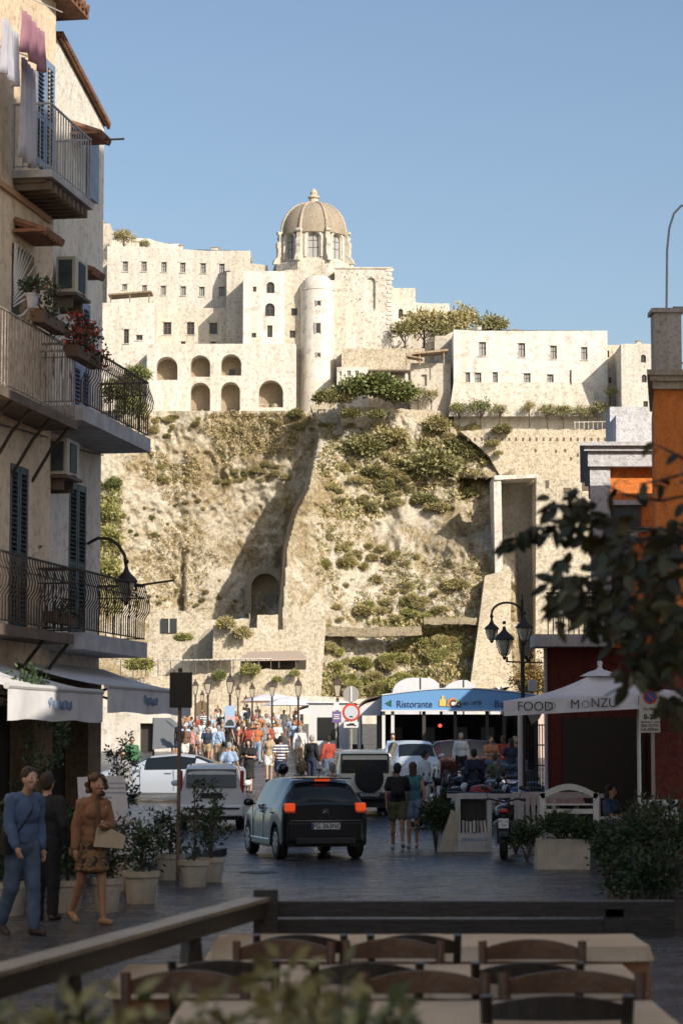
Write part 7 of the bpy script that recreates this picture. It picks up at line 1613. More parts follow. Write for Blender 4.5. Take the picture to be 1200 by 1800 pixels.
for px, D in ((1126, 42.9),): MB().tube([(Xq(px, D), D + .3, 0), (Xq(px, D), D + .3, Zq(1235, D))], .035, 8).build('pole', WMET, gp, world=True)
GRT = mat('grey_letters', (.06, .06, .06)); ang = math.atan2(dirv.y, dirv.x); tilt = math.asin(dirv.z)
for s_, u, sz in (('FOOD', .165, .23), ('M', .375, .23), ('NZU', .528, .23), ('BAR', .77, .23)):
    p_ = A1.lerp(B1, u) + Vector((0, -.06, -.13)); o_ = text(s_, sz, GRT, gp, 'flap_lettering', p_ - gp.location, (math.pi / 2, 0, ang), .003)
for u in (.252, .432): c = A1.lerp(B1, u) + Vector((0, -.055, -.13)) - gp.location; m_ = MB(); m_.tube([c + Vector((math.cos(t * .63) * .06, 0, math.sin(t * .63) * .06)) for t in range(11)], .006, 5); m_.build('flap_emblem', GRT, gp)

# =================================================================== WHITE FENCE, SHELVES, PLANTERS
PWH = mat('white_wood', (.60, .60, .58), (.50, .49, .46), 5, .6); STONEP = mat('pale_concrete', (.52, .48, .40), (.40, .36, .29), 5, .9, bump=.2)
DF = 47.0; Xf = lambda px, D=DF: RX(px, D); Zf = lambda py, D=DF: kz(py, D)
cb_ = root('white_cabinet', 'white framed display cabinet with books near the bushes', 'cabinet', (Xf(829), DF, 0)); mb = MB(); xa_, xb_ = Xf(800), Xf(862)
for x in (xa_ + .04, xb_ - .04): mb.box((x, DF, .55), (.09, .3, 1.1))
for z in (1.06, .30, .10): mb.box(((xa_ + xb_) / 2, DF, z), (xb_ - xa_ - .16, .32, .10 if z != .10 else .2))
mb.build('frame', PWH, cb_, world=True); MB().box(((xa_ + xb_) / 2, DF + .13, .68), (xb_ - xa_ - .18, .02, .64)).build('back_panel', BLKP, cb_, world=True)
mb = MB(); rr4 = random.Random(8)
for k in range(7): mb.box((xa_ + .14 + k * .07, DF, .46 + .02 * rr4.random()), (.045, .16, .20 + .06 * rr4.random()), ry=R(-6 if k > 4 else 0))
tag(mb.build('book_row', mat('book_covers', (.45, .44, .42), isl=.5)), 'row of pale books standing in the white cabinet', 'books')
wp = root('sloped_planter_end', 'white concrete block with slanting side under the waiter bushes', 'planter', (Xf(790), DF - .2, 0)); MB().prism([(-.25, 0), (.12, 0), (.14, .75), (.02, .8)], (0, 0, 0), (1, 0, 0), (0, 0, 1), (0, 1, 0), .7).build('block', STONEP, wp)
fc = root('picket_fence', 'low white picket fence between the cabinet and the planter arch', 'fence', (Xf(930, 48.5), 48.5, 0)); mb = MB()
MB().box(((Xf(785, 48.5) + Xf(1060, 48.5)) / 2, 48.5, 1.03), (Xf(1060, 48.5) - Xf(785, 48.5), .09, .08)).build('top_rail', PWH, fc, world=True); MB().box(((Xf(870, 48.5) + Xf(1060, 48.5)) / 2, 48.5, .25), (Xf(1060, 48.5) - Xf(870, 48.5), .06, .08)).build('bottom_rail', PWH, fc, world=True)
for px in list(range(906, 958, 10)) + [972, 1050]: MB().box((Xf(px, 48.5), 48.48, .62), (.075, .035, .76)).build('picket', PWH, fc, world=True)
# bench / table with patterned cloth
tc_ = root('covered_table', 'small table under a pink patterned cloth behind the fence', 'table', (Xf(960, 49.6), 49.6, 0)); mb = MB().box((0, 0, .95), (1.5, .7, .25), taper=.9); mb.build('cloth', mat('pink_print', (.55, .32, .30), (.50, .46, .42), 9, .9, mix=(.45, .55)), tc_)
for x in (-.6, .6): MB().box((x, 0, .42), (.06, .5, .84)).build('leg', PWH, tc_)
# planter with arched trellis
DA = 40.4; pa = root('arched_planter', 'cream concrete planter carrying a white arched frame', 'planter', (Xf(992, DA), DA, 0)); xa_, xb_ = Xf(940, DA), Xf(1036, DA); mid = (xa_ + xb_) / 2; w2 = (xb_ - xa_) / 2
mb = MB(); i = 0; mb.prism([(-w2, 0), (w2 * .96, 0), (w2 * 1.0, .50), (-w2 * .90, .50)], (mid, DA, 0), (1, 0, 0), (0, 0, 1), (0, 1, 0), .55); mb.build('trough', STONEP, pa, world=True)
zt_ = kz(1394, DA); za_ = kz(1378, DA); xl_, xr_ = Xf(952, DA + .25) , Xf(1046, DA + .25); mb = MB()
for x in (xl_, xr_): mb.box((x, DA + .27, (.45 + zt_) / 2), (.09, .07, zt_ - .45))
ar_ = [(xl_ + (xr_ - xl_) * t / 10, zt_ + (za_ - zt_) * math.sin(math.pi * t / 10)) for t in range(11)]
mb.prism([(xl_ - .05, zt_ - .02)] + ar_ + [(xr_ + .05, zt_ - .02)] + [(x, z - .10) for x, z in ar_[::-1]], (0, DA + .235, 0), (1, 0, 0), (0, 0, 1), (0, 1, 0), .07)
mb.box(((xl_ + xr_) / 2, DA + .27, kz(1426, DA)), (xr_ - xl_ - .1, .05, .08)); mb.box(((xl_ + xr_) / 2, DA + .27, kz(1414, DA)), (xr_ - xl_ - .1, .05, .03)); mb.build('arched_frame', PWH, pa, world=True)
def shrub(label, px, D, h, r, m_, seed, name='shrub', dens=44, leaf=.075, z=0, lw=.5):
    r_ = root(name, label, 'shrub', GP(px, D, z)); c = crown(seed, dens, 24, r, h / 2, leaf / r if False else leaf, lw, .30 * r, hollow=.1); 
    c.build('foliage', m_, r_); s_ = MB(); rr = random.Random(seed)
    for k in range(6): a = rr.random() * 6.3; s_.tube([(0, 0, 0), (math.cos(a) * r * .3, math.sin(a) * r * .3, h * .4), (math.cos(a) * r * .6, math.sin(a) * r * .6, h * .75)], [.02, .012, .006], 5)
    s_.build('stem', BARK, r_); return r_
L_SH = leafm('shade_leaves', (.035, .065, .02), .5); L_SH2 = leafm('laurel_leaves', (.03, .055, .025), .5)
o_ = shrub('dark ivy filling the arched planter', 985, DA + .2, .55, .50, L_SH, 77, z=.42, dens=50); shrub('trailing plant at the right corner of the arched planter', 1035, DA + .1, .5, .35, L_SH, 78, z=.3)
shrub('bushy green plant left of the white cabinet', 765, 47.2, 1.15, .38, L_SH, 79, dens=70); shrub('second bushy plant pressed against the cabinet side', 785, 47.6, 1.0, .3, L_SH, 80); shrub('small round bush with a white wreath by the waiter', 777, 51, 1.3, .25, L_SH, 81)
shrub('dark plant between motorcycle and arched planter', 925, 43.2, .8, .38, L_SH, 82); shrub('grassy plant below the picket fence', 905, 46, .6, .3, L_SH, 83)
for i, (px, D, h, r, lab) in enumerate([(1085, 34, 1.25, .42, 'left shrub of the dark hedge at lower right'), (1120, 32.5, 1.4, .42, 'second shrub of the dark hedge at lower right'), (1160, 31.5, 1.5, .5, 'third shrub of the dark hedge at lower right'), (1200, 30, 1.55, .5, 'rightmost shrub of the dark hedge'), (1100, 29, .9, .35, 'low shrub in front of the dark hedge'), (1150, 28, 1.0, .4, 'low broad shrub at the right front'), (1066, 37, .9, .3, 'small shrub where hedge meets the arched planter'), (1130, 36.5, 1.6, .35, 'tall thin shrub behind the dark hedge')]): shrub(lab, px, D, h, r, L_SH2, 90 + i, dens=60)
for i, (px, D) in enumerate([(1098, 30.2), (1145, 29), (1195, 28)]):
    b = root('flower_tub', ['dark tub under the left of the hedge', 'dark tub under the middle of the hedge', 'dark tub under the right of the hedge'][i], 'planter', GP(px, D)); MB().lathe([(.2, 0), (.26, .35), (.28, .36), (.28, .40), (.22, .40)], (0, 0, 0), 16).build('tub', mat('dark_tub', (.10, .08, .07)), b, smooth=30)
# blackboards and small furniture right
wbx = root('menu_stand', 'framed menu stand with pale pages at the right edge', 'menu board', GP(1155, 38)); MB().box((0, 0, .95), (.62, .06, .52), rx=R(-12)).build('frame', WMET, wbx); MB().box((0, -.045, .95), (.54, .02, .44), rx=R(-12)).build('pages', mat('menu_page', (.30, .34, .38), (.55, .55, .52), 6), wbx); 
for x in (-.25, .25): MB().tube([(x, 0, 0), (x, .05, .9)], .02, 6).build('leg', WMET, wbx)
st_ = root('cafe_table', 'small cafe table with a pale top under the parasol', 'table', GP(1085, 44)); MB().lathe([(.4, .72), (.4, .75)], (0, 0, 0), 20).build('top', PWH, st_); MB().tube([(0, 0, 0), (0, 0, .72)], .03, 8).build('leg', IRON, st_)
fig = root('flag', 'crumpled white pennant hanging at the left corner of the parasol', 'flag', (Xq(938, 43), 43, Zq(1262, 43))); mb = MB(); mb.prism([(-.14, .12), (.18, .14), (.10, -.02), (-.04, -.12)], (0, 0, 0), (1, 0, 0), (0, 0, 1), (0, 1, 0), .02); mb.build('cloth', CANV, fig)
bn = root('blue_banner', 'small blue and white banner half hidden by the leaves', 'banner', P(1138, 1178, 41)); MB().box((0, 0, 0), (.22, .02, .5)).build('cloth', mat('banner_blue', (.03, .07, .30), (.5, .5, .55), 7, .8, mix=(.55, .6)), bn)
ga = root('iron_gate', 'thin iron railings beside the red house', 'railing', (RX(940, 56), 56, GZ(56))); mb = MB()
for px in range(928, 962, 5): mb.tube([(RX(px, 56), 56, GZ(56)), (RX(px, 56), 56, kz(1275, 56))], .012, 4)
for py in (1275, 1310, 1345): mb.tube([(RX(926, 56), 56, kz(py, 56)), (RX(962, 56), 56, kz(py, 56))], .015, 4)
mb.build('rail', IRON, ga, world=True)
pw_ = root('pink_wall', 'low pinkish sunlit wall seen past the lamp post', 'wall', (RX(938, 112), 112, GZ(112))); MB().box((0, 0, 1.1), (1.8, .4, 3.4)).build('wall', mat('pink_plaster', (.62, .46, .38), (.55, .42, .35), 2), pw_)

# =================================================================== POTTED TREES ON THE LEFT
def pot_tree(label, px, D, pot_r, pot_h, h, r, kind, seed, trunk=.4, dens=34, potm=None):
    t = root('potted_tree', label, 'potted plant', GP(px, D)); MB().lathe([(pot_r * .72, 0), (pot_r * .92, pot_h * .8), (pot_r, pot_h * .82), (pot_r, pot_h), (pot_r * .85, pot_h), (pot_r * .8, pot_h * .9), (.001, pot_h * .9)], (0, 0, 0), 22).build('pot', potm or STONEP, t, smooth=35)
    rr = random.Random(seed); s_ = MB(); tips = []
    s_.tube([(0, 0, pot_h * .8), (.02, 0, pot_h + (h - pot_h) * .5), (.0, .02, h * .9)], [.022, .017, .008], 6)
    for k in range(9):
        a = rr.random() * 6.28; z = pot_h + (h - pot_h) * (trunk * .6 + (1 - trunk * .6) * rr.random()); e = Vector((math.cos(a) * r * rr.uniform(.4, .95), math.sin(a) * r * rr.uniform(.4, .95), z + .1)); s_.tube([(0, 0, z - .15), tuple(e * .5 + Vector((0, 0, z * .5 - .02))), tuple(e)], [.010, .007, .004], 5); tips.append(e)
    s_.build('trunk', BARK, t); m_ = MB()
    for k in range(dens):
        c = rr.choice(tips) * rr.uniform(.75, 1.08) if kind else Vector((rr.gauss(0, r * .45), rr.gauss(0, r * .45), pot_h + (h - pot_h) * rr.uniform(.05, 1)))
        if kind: c.z = min(h, c.z + rr.uniform(-.1, .1))
        for j in range(15): o_ = rvec(rr) * .11 * rr.random(); leaf_quad(m_, c + o_, rr.uniform(.05, .10), .035, rvec(rr), o_.normalized() + rvec(rr) * .6)
    m_.build('foliage', L_SH2, t); return t
pot_tree('potted oleander with whorled leaves in the light pot nearest the cars', 342, 35.8, .24, .38, 1.5, .38, 1, 1, .35, 34); pot_tree('potted shrub in the wide light pot beside the menu board', 250, 32.2, .25, .42, 1.0, .30, 0, 2, dens=48); pot_tree('potted shrub hidden behind the curly haired woman', 190, 30.6, .20, .42, 1.1, .3, 0, 3, dens=50)
pot_tree('tall thin potted tree under the farther awning', 205, 40, .22, .4, 2.2, .38, 1, 4, .6, 60); pot_tree('potted shrub at the foot of the dark board pole', 300, 37.5, .24, .4, 1.05, .32, 0, 5, dens=50); pot_tree('dark potted shrub behind the man in the blue shirt', 120, 30.5, .23, .40, 1.0, .3, 0, 6, dens=50); pot_tree('potted tree rising in front of the small pale hatchback', 372, 37, .22, .36, 1.1, .3, 1, 8, dens=34)
pot_tree('potted shrub behind the menu board', 218, 35, .22, .4, .85, .28, 0, 9, dens=36); pot_tree('potted tree under the nearer awning', 70, 34.5, .22, .4, 2.3, .45, 1, 10, .3, 90); pot_tree('potted shrub at the left photo edge', 20, 30, .24, .4, 1.3, .4, 0, 12, dens=60)
hp_ = root('hanging_plant', 'curtain of hanging ivy under the nearer awning', 'plant', fp(fs(60, 1.6), 1.5, 1.9)); c = crown(44, 60, 22, .38, .75, .08, .5, .14, hollow=.1); c.build('foliage', L_SH, hp_)
hp_ = root('hanging_plant', 'ivy hanging beside the shop pillar', 'plant', fp(fs(105, 1.0), .9, 1.9)); c = crown(45, 40, 22, .25, .7, .08, .5, .12, hollow=.1); c.build('foliage', L_SH, hp_)

# =================================================================== FOREGROUND TERRACE
DECKZ = .38; WOODF = mat('dark_timber', (.035, .026, .018), (.06, .045, .03), 6, .45, bump=.3, stretch=(1, 8, 8)); DECKM = mat('terrace_boards', (.07, .055, .045), (.10, .08, .06), 4, .8, bump=.2)
mb = MB(); mb.prism([(-.45, 13.45), (1.75, 13.45), (1.75, 1), (-4.0, 1), (-3.6, 1.5)], (0, 0, 0), (1, 0, 0), (0, 1, 0), (0, 0, 1), DECKZ); mb.build('terrace_floor', DECKM)['kind'] = 'structure'
HZ = lambda py, D: EYE + (1300 - py) / F * D
fr_ = root('timber_railing', 'dark timber railing around the dining terrace with sloping left side', 'railing', (RX(468, 13.1), 13.1, DECKZ)); zt1 = HZ(1579, 13.3)
MB().box(((RX(470, 13.3) + RX(1180, 13.3)) / 2, 13.3, zt1 - .045), (RX(1180, 13.3) - RX(470, 13.3), .10, .085)).build('top_rail', WOODF, fr_, world=True); MB().box(((RX(470, 13.3) + RX(1180, 13.3)) / 2, 13.3, HZ(1626, 13.3)), (RX(1180, 13.3) - RX(470, 13.3), .07, .09)).build('lower_rail', WOODF, fr_, world=True)
MB().box((RX(1075, 13.3), 13.3, (DECKZ + zt1) / 2), (.10, .10, zt1 - DECKZ - .09)).build('post', WOODF, fr_, world=True)
MB().box((RX(468, 13.1), 13.1, (DECKZ + HZ(1560, 13.1)) / 2), (.13, .13, HZ(1560, 13.1) - DECKZ)).build('post', WOODF, fr_, world=True)
pA = Vector((RX(455, 13.0), 13.0, HZ(1574, 13.0) - .05)); pB = Vector((RX(-60, 8.9), 8.9, HZ(1712, 8.9) - .05)); dv = (pB - pA); mb = MB(); sdv = Vector((0, 0, 1)).cross(dv).normalized() * .055
def beam(mb, a, b, w_, h_): 
    s_ = Vector((0, 0, 1)).cross(b - a).normalized() * w_ / 2; u = Vector((0, 0, h_ / 2)); i = len(mb.v); mb.v += [tuple(q) for q in (a - s_ - u, a + s_ - u, a + s_ + u, a - s_ + u, b - s_ - u, b + s_ - u, b + s_ + u, b - s_ + u)]
    mb.f += [(i, i + 1, i + 2, i + 3), (i + 7, i + 6, i + 5, i + 4), (i, i + 4, i + 5, i + 1), (i + 1, i + 5, i + 6, i + 2), (i + 2, i + 6, i + 7, i + 3), (i + 3, i + 7, i + 4, i)]
beam(mb, pA - Vector((0, 0, .012)), pB - Vector((0, 0, .012)), .09, .085); mb.build('beam', WOODF, fr_, world=True); mb = MB(); beam(mb, pA + Vector((0, 0, .042)), pB + Vector((0, 0, .042)), .13, .02); mb.build('handrail', mat('sky_lit_timber', (.40, .32, .22), (.28, .21, .14), 5, .42, bump=.3), fr_, world=True)  # pale cap colour paints the sky's sheen along the rail top
for t in (.30, .72):      # splayed trestle legs under the handrail
    c = pA.lerp(pB, t); dn = dv.normalized()
    for s in (-1, 1):
        m_ = MB(); m_.tube([c + Vector((0, 0, -.04)), c + dn * s * .26 + Vector((0, 0, -.95 + 0))], [.045, .055], 4); m_.build('trestle_leg', WOODF, fr_, world=True)
    m_ = MB(); a, b = c + dn * .1 + Vector((0, 0, -.3)), c - dn * .1 + Vector((0, 0, -.3)); m_.quad(c + dn * .02 + Vector((0, 0, -.1)), c + dn * .23 + Vector((0, 0, -.85)), c - dn * .23 + Vector((0, 0, -.85)), c - dn * .02 + Vector((0, 0, -.1))); m_.quad(*[Vector(v) + sdv * .3 for v in m_.v[:4]]); m_.build('trestle_panel', mat('dull_canvas', (.10, .085, .065)), fr_, world=True)
CREAMC = mat('cream_tablecloth', (.88, .64, .40), (.78, .54, .33), 3, .9, bump=.15, bscale=25); RUSTC = mat('rust_undercloth', (.50, .23, .10), (.40, .18, .08), 4, .9, bump=.15, bscale=25); CHW = mat('dark_chair_wood', (.030, .018, .010), (.055, .032, .018), 8, .35, bump=.15, stretch=(8, 1, 1)); CHB = mat('brown_chair_wood', (.17, .08, .035), (.11, .05, .025), 8, .4, bump=.15); RUSHM = mat('rush_seat', (.30, .20, .10), (.22, .14, .07), 20, .8)
def dining_table(lab, x0_, x1_, y0, y1):
    t = root('dining_table', lab, 'table', ((x0_ + x1_) / 2, (y0 + y1) / 2, DECKZ)); w_, d_ = x1_ - x0_, y1 - y0
    MB().box((0, 0, .725), (w_ - .02, d_ - .02, .04)).build('top', CHW, t)
    for sx_ in (-1, 1):
        for sy in (-1, 1): MB().box((sx_ * (w_ / 2 - .08), sy * (d_ / 2 - .08), .35), (.06, .06, .70)).build('leg', CHW, t)
    def drape(nm, z, drop, m_, off, rot=0):
        mb = MB(); n = 10
        for i in range(n):
            for j in range(n):
                u, v, u2, v2 = i / n - .5, j / n - .5, (i + 1) / n - .5, (j + 1) / n - .5; f_ = lambda a, b: (a * (w_ + off), b * (d_ + off), z + .002 * math.sin(a * 9 + b * 7)); mb.quad(f_(u, v), f_(u2, v), f_(u2, v2), f_(u, v2))
        per = []; N_ = 40; hw, hd = (w_ + off) / 2, (d_ + off) / 2
        for k in range(N_): per.append((-hw + 2 * hw * k / N_, -hd, 0, -1))
        for k in range(N_): per.append((hw, -hd + 2 * hd * k / N_, 1, 0))
        for k in range(N_): per.append((hw - 2 * hw * k / N_, hd, 0, 1))
        for k in range(N_): per.append((-hw, hd - 2 * hd * k / N_, -1, 0))
        L = len(per)
        def rg(k, v): x, y, nx_, ny_ = per[k % L]; s = (k % L) * .42; o = (.012 + .03 * v * (math.sin(s) * .5 + .5)); return (x + nx_ * o * v, y + ny_ * o * v, z - drop * v - .0)
        for k in range(L):
            for q_ in range(3): mb.quad(rg(k, q_ / 3), rg(k + 1, q_ / 3), rg(k + 1, (q_ + 1) / 3), rg(k, (q_ + 1) / 3))
        o_ = mb.build(nm, m_, smooth=50); o_.location = t.location; return o_
    tag(drape('undercloth', .750, .40, RUSTC, .02), 'rust undercloth hanging from ' + lab.replace('dining table', 'the table'), 'tablecloth', 'rust undercloths'); tag(drape('tablecloth', .757, .07, CREAMC, .03), 'cream cloth laid over ' + lab.replace('dining table', 'the table'), 'tablecloth', 'cream tablecloths'); return t
rows = [(12.02, 12.75), (10.32, 11.05), (8.72, 9.52)]; nm_ = ['farthest', 'middle', 'nearest']
ends = [(-.62, .51, .53, 1.50), (-.95, .38, .40, 1.25), (-.60, .30, .32, 1.19)]
for i, (y0, y1) in enumerate(rows):
    dining_table(f'right dining table of the {nm_[i]} row', ends[i][2], ends[i][3], y0, y1); dining_table(f'left dining table of the {nm_[i]} row', ends[i][0], ends[i][1], y0, y1)
def make_chair(m_):
    r_ = root('dining_chair', 'x', 'chair', (0, 0, 0)); H_ = .86      # back at -y, sitter faces +y
    for s in (-1, 1): MB().tube([(s * .20, -.20, 0), (s * .20, -.19, .45), (s * .215, -.25, H_)], [.017, .02, .019], 8).build('rear_leg', m_, r_, smooth=50); MB().tube([(s * .19, .20, 0), (s * .19, .20, .44)], .019, 8).build('front_leg', m_, r_, smooth=50)
    def slat(z, h_, nm, rise):
        mb = MB(); n = 12
        for k in range(n + 1):
            u = k / n * 2 - 1; x = u * .20; y = -.245 + (z - .8) * -.14 * -1 * .6 - .035 * (1 - u * u) ; rr_ = rise * (1 - u * u)
            for dy in (0, -.018): mb.v.append((x, y + dy, z)); mb.v.append((x, y + dy, z + h_ + rr_))
        for k in range(n):
            o = k * 4; mb.f += [(o, o + 4, o + 5, o + 1), (o + 2, o + 3, o + 7, o + 6), (o + 1, o + 5, o + 7, o + 3), (o, o + 2, o + 6, o + 4)]
        mb.build(nm, m_, r_, smooth=50)
    slat(H_ - .085, .055, 'top_slat', .035); slat(.62, .045, 'back_slat', .015)
    mb = MB().box((0, 0, .455), (.42, .42, .035)); mb.build('seat', RUSHM, r_); mb = MB()
    for s in (-1, 1): mb.tube([(s * .19, -.19, .22), (s * .19, .20, .22)], .011, 6)
    mb.tube([(-.19, .20, .3), (.19, .20, .3)], .011, 6); mb.build('stretcher', m_, r_); return r_, snapshot(r_)
ch_d = make_chair(CHW); ch_b = make_chair(CHB); chn = [0, 0]
def chair(px, D, face, dark, lab, w_=1.0):
    k = 0 if dark else 1; pr = (ch_d, ch_b)[k]; loc = (RX(px, D), D, DECKZ); rz_d = 0 if face == 'away' else math.pi
    if face == 'away': loc = (loc[0], D + .27, DECKZ)
    else: loc = (loc[0], D - .27, DECKZ)
    if chn[k] == 0: r_ = pr[0]; r_.location = loc; r_.rotation_euler = (0, 0, rz_d); r_['label'] = lab; r_['group'] = 'dining chairs on the terrace'; r_.scale = (w_, 1, 1)
    else: r_ = clone(pr[0], pr[1], loc, rz_d, lab, (w_, 1, 1))
    chn[k] += 1
chair(976, 8.72, 'away', True, 'nearest dark ladder back chair at the lower right', 1.18); chair(925, 10.0, 'away', True, 'dark chair pushed to the right table of the middle row', 1.0); chair(645, 10.0, 'away', True, 'dark chair pushed to the left table of the middle row', 1.0); chair(395, 10.1, 'away', True, 'dark chair at the left end of the middle row', 1.0)
chair(727, 11.42, 'away', True, 'dark chair at the far table, right of the centre', .95); chair(528, 11.42, 'away', True, 'dark chair at the far table near the railing corner', .95)
chair(932, 11.1, 'here', False, 'brown chair facing us behind the right middle table', 1.05); chair(690, 11.15, 'here', False, 'brown chair facing us behind the seam of the middle tables', 1.0); chair(500, 11.1, 'here', False, 'brown chair facing us behind the left middle table', 1.0)
chair(1000, 9.62, 'here', False, 'brown chair facing us behind the right nearest table', 1.25); chair(745, 9.62, 'here', False, 'brown chair facing us behind the seam of the nearest tables', 1.1); chair(330, 9.62, 'here', False, 'brown chair facing us at the left of the nearest table', 1.1)
# planting at the very front, out of focus
L_FR = leafm('variegated_leaves', (.40, .31, .11), .5); L_FR2 = leafm('front_green_leaves', (.15, .15, .05), .5)
def front_plant(label, px, py, D, r, seed, m_, dens=26, z0=DECKZ, up=1.0):
    tp = P(px, py, D); t = root('planter_plant', label, 'plant', (tp.x, D, DECKZ)); rr = random.Random(seed); hh_ = tp.z - DECKZ; s_ = MB(); m2 = MB()
    for k in range(7):
        a = rr.random() * 6.3; e = Vector((math.cos(a) * r * rr.uniform(.2, 1), math.sin(a) * r * rr.uniform(.2, 1), hh_ * rr.uniform(.82, 1.0))); s_.tube([(0, 0, .3), tuple(e * .6 + Vector((0, 0, hh_ * .15))), tuple(e)], [.008, .006, .003], 5)
        for j in range(dens): o_ = rvec(rr) * r * .45 * rr.random() ** .5; o_.z -= r * .2; leaf_quad(m2, e + o_, rr.uniform(.035, .07), .026, rvec(rr), o_.normalized() + rvec(rr) * .7 + Vector((0, 0, .3)))
    MB().lathe([(r * .6, 0), (r * .75, .34), (r * .8, .34), (r * .8, .38)], (0, 0, 0), 16).build('pot', mat('terracotta_pot', (.30, .13, .07)), t); s_.build('stem', BARK, t); m2.build('foliage', m_, t)
for i, (px, py, D, r, m_) in enumerate([(40, 1722, 5.0, .13, L_FR), (120, 1745, 4.7, .12, L_FR), (210, 1760, 4.9, .12, L_FR2), (300, 1752, 4.6, .12, L_FR), (400, 1728, 5.0, .14, L_FR2), (470, 1748, 4.7, .12, L_FR), (545, 1690, 5.2, .15, L_FR), (615, 1722, 4.9, .13, L_FR), (660, 1752, 4.6, .12, L_FR2), (345, 1770, 4.4, .12, L_FR), (590, 1775, 4.4, .12, L_FR), (10, 1765, 4.5, .12, L_FR2)]):
    front_plant(['leftmost', 'second from the left', 'third from the left', 'fourth from the left', 'fifth from the left', 'sixth from the left', 'tallest yellow', 'tall one just right of the tallest', 'rightmost', 'low one left of the middle', 'low one right of the middle', 'dark one in the corner'][i] + ' of the blurred plants along the bottom edge', px, py, D, r, 200 + i, m_)

# =================================================================== OVERHANGING TREE, RIGHT
tr_ = root('overhanging_tree', 'broad leaved tree reaching in with dark leaves from the right edge', 'tree', (2.35, 9.2, 0)); L_OV = mat('broad_dark_leaves', (.035, .045, .015), (.11, .075, .022), 3, .5, isl=.5)
mb = MB(); mb.tube([(2.35, 9.2, 0), (2.3, 9.2, 1.2), (2.15, 9.1, 2.4), (2.0, 9.0, 3.4)], [.12, .10, .08, .05], 10); mb.build('trunk', BARK, tr_, world=True, smooth=50)
rr = random.Random(17); lm = MB(); bm_ = MB()
def big_leaf(p, L, W, d, nrm):
    L *= .78; W *= .74
    d = d.normalized(); s_ = d.cross(nrm); s_ = s_.normalized() if s_.length > 1e-3 else Vector((1, 0, 0)); u = s_.cross(d).normalized(); i = len(lm.v); prof = [(0, .0), (.12, .55), (.35, 1), (.65, .85), (.88, .4), (1, 0)]
    for t, w_ in prof:
        c = p + d * L * t - u * L * .12 * t * t; lm.v += [tuple(c - s_ * W * w_ * .5 + u * W * .08 * w_), tuple(c), tuple(c + s_ * W * w_ * .5 + u * W * .08 * w_)]
    for k in range(5): o = i + k * 3; lm.f += [(o, o + 1, o + 4, o + 3), (o + 1, o + 2, o + 5, o + 4)]
def sprig(pts, D, n, spread, ln=(.06, .12), droop=.5):
    w_ = [P(a, b, D + rr.uniform(-.25, .25)) for a, b in pts]; st = P(1235, 960, 9.1); bm_.tube([w_[0]] + w_[1:] + [w_[-1].lerp(st, .5) + Vector((0, 0, .03)), st], [.003] + [.006] * (len(w_) - 1) + [.009, .012], 5)
    for k in range(n):
        t = rr.random() * (len(w_) - 1); i = int(t); c = w_[i].lerp(w_[i + 1], t - i) + rvec(rr) * spread * rr.random(); d = Vector((rr.uniform(-1.3, .6), rr.uniform(-.6, .6), rr.uniform(-1, .35) - droop * .3)); big_leaf(c, rr.uniform(*ln), rr.uniform(.035, .06), d, rvec(rr) + Vector((0, -.6, .4)))
sprig([(890, 958), (925, 935), (965, 925), (1005, 930), (1040, 950), (1080, 955)], 9.0, 62, .045, (.08, .12)); sprig([(960, 888), (1000, 890), (1035, 905), (1100, 930)], 8.9, 46, .05); sprig([(1010, 870), (1040, 900), (1090, 925), (1150, 930)], 9.1, 40, .05)
sprig([(1060, 850), (1100, 870), (1160, 880), (1210, 870)], 9.2, 9, .07); sprig([(1125, 850), (1160, 845), (1210, 830)], 9.1, 6, .06, (.06, .1)); sprig([(1150, 780), (1190, 800), (1240, 830)], 9.0, 6, .06)
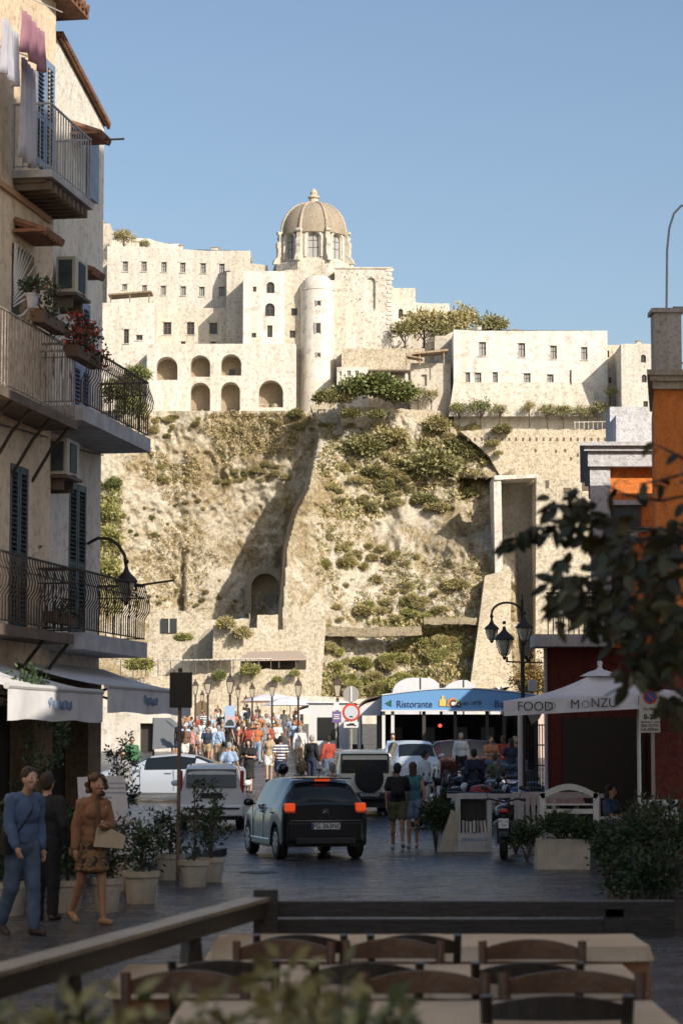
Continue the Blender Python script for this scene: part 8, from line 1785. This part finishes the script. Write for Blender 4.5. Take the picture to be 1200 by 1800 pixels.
for (cx, cy, rx_, ry_, n_) in ((1040, 1010, 75, 50, 60), (1000, 1055, 40, 45, 36), (1090, 1060, 80, 50, 66), (1150, 1000, 60, 55, 55), (1180, 960, 40, 50, 36), (1060, 1100, 40, 26, 18), (1130, 1115, 60, 50, 60), (1175, 1060, 40, 60, 50), (1160, 1160, 50, 40, 42), (1185, 1230, 30, 60, 26), (1120, 1170, 30, 30, 16), (1100, 960, 60, 40, 40), (1190, 1120, 30, 60, 36), (1100, 1200, 20, 20, 5), (985, 1030, 30, 25, 10)):
    for k in range(int(n_ * 1.05)):
        a = rr.random() * 6.28; q = rr.random() ** .5; c = P(cx + rx_ * q * math.cos(a), cy + ry_ * q * math.sin(a), 9.0 + rr.uniform(-.45, .45)); big_leaf(c, rr.uniform(.07, .125), rr.uniform(.04, .065), Vector((rr.uniform(-1, .8), rr.uniform(-.6, .6), rr.uniform(-1, .2))), rvec(rr) + Vector((0, -.6, .4)))
    c = P(cx, cy, 9.0); hub = P(1195, 985 if cy < 1080 else 1130, 9.1); bm_.tube([c + Vector((-.08, 0, -.05)), c + Vector((.05, 0, .02)), c.lerp(hub, .6) + Vector((0, 0, .02)), hub], [.003, .005, .007, .009], 5)
for hy in (985, 1130): h_ = P(1195, hy, 9.1); bm_.tube([h_ + Vector((-.1, 0, -.02)), h_, h_ + Vector((.45, 0, .12)), Vector((2.12, 9.08, h_.z + .45))], [.008, .013, .02, .035], 7)
lm.build('crown', L_OV, tr_, world=True); bm_.build('branches', BARK, tr_, world=True)

# street details
mh = MB().lathe([(.32, 0), (.32, .006)], (0, 0, 0), 24); o_ = mh.build('manhole_cover', mat('cast_iron', (.05, .045, .04), rough=.5, metal=.5, bump=.5, bscale=30)); o_.location = GP(455, 39.5, .004); tag(o_, 'round iron manhole cover in the paving before the black car', 'manhole cover')
kb = MB(); kb.box((0, 0, .06), (.25, 26, .12)); o_ = kb.build('kerb', mat('kerb_stone', (.12, .115, .11), (.08, .078, .075), 3, .8, bump=.2)); q = fp(12, 2.1, 0); o_.location = (q.x, q.y, 0); o_.rotation_euler = (0, 0, FA + math.pi / 2); o_['kind'] = 'structure'
cbm = MB(); cbm.tube([fp(.1, .06, fz(800, 0)), fp(1.2, .05, fz(795, 1)), fp(SJ - .2, .07, fz(782, 3))] , .012, 5); cbm.tube([fp(SJ + .1, .31, fz(775, 4)), fp(9, .31, fz(742, 8))], .012, 5); cbm.build('wall_cable', BLKP, bl, world=True)
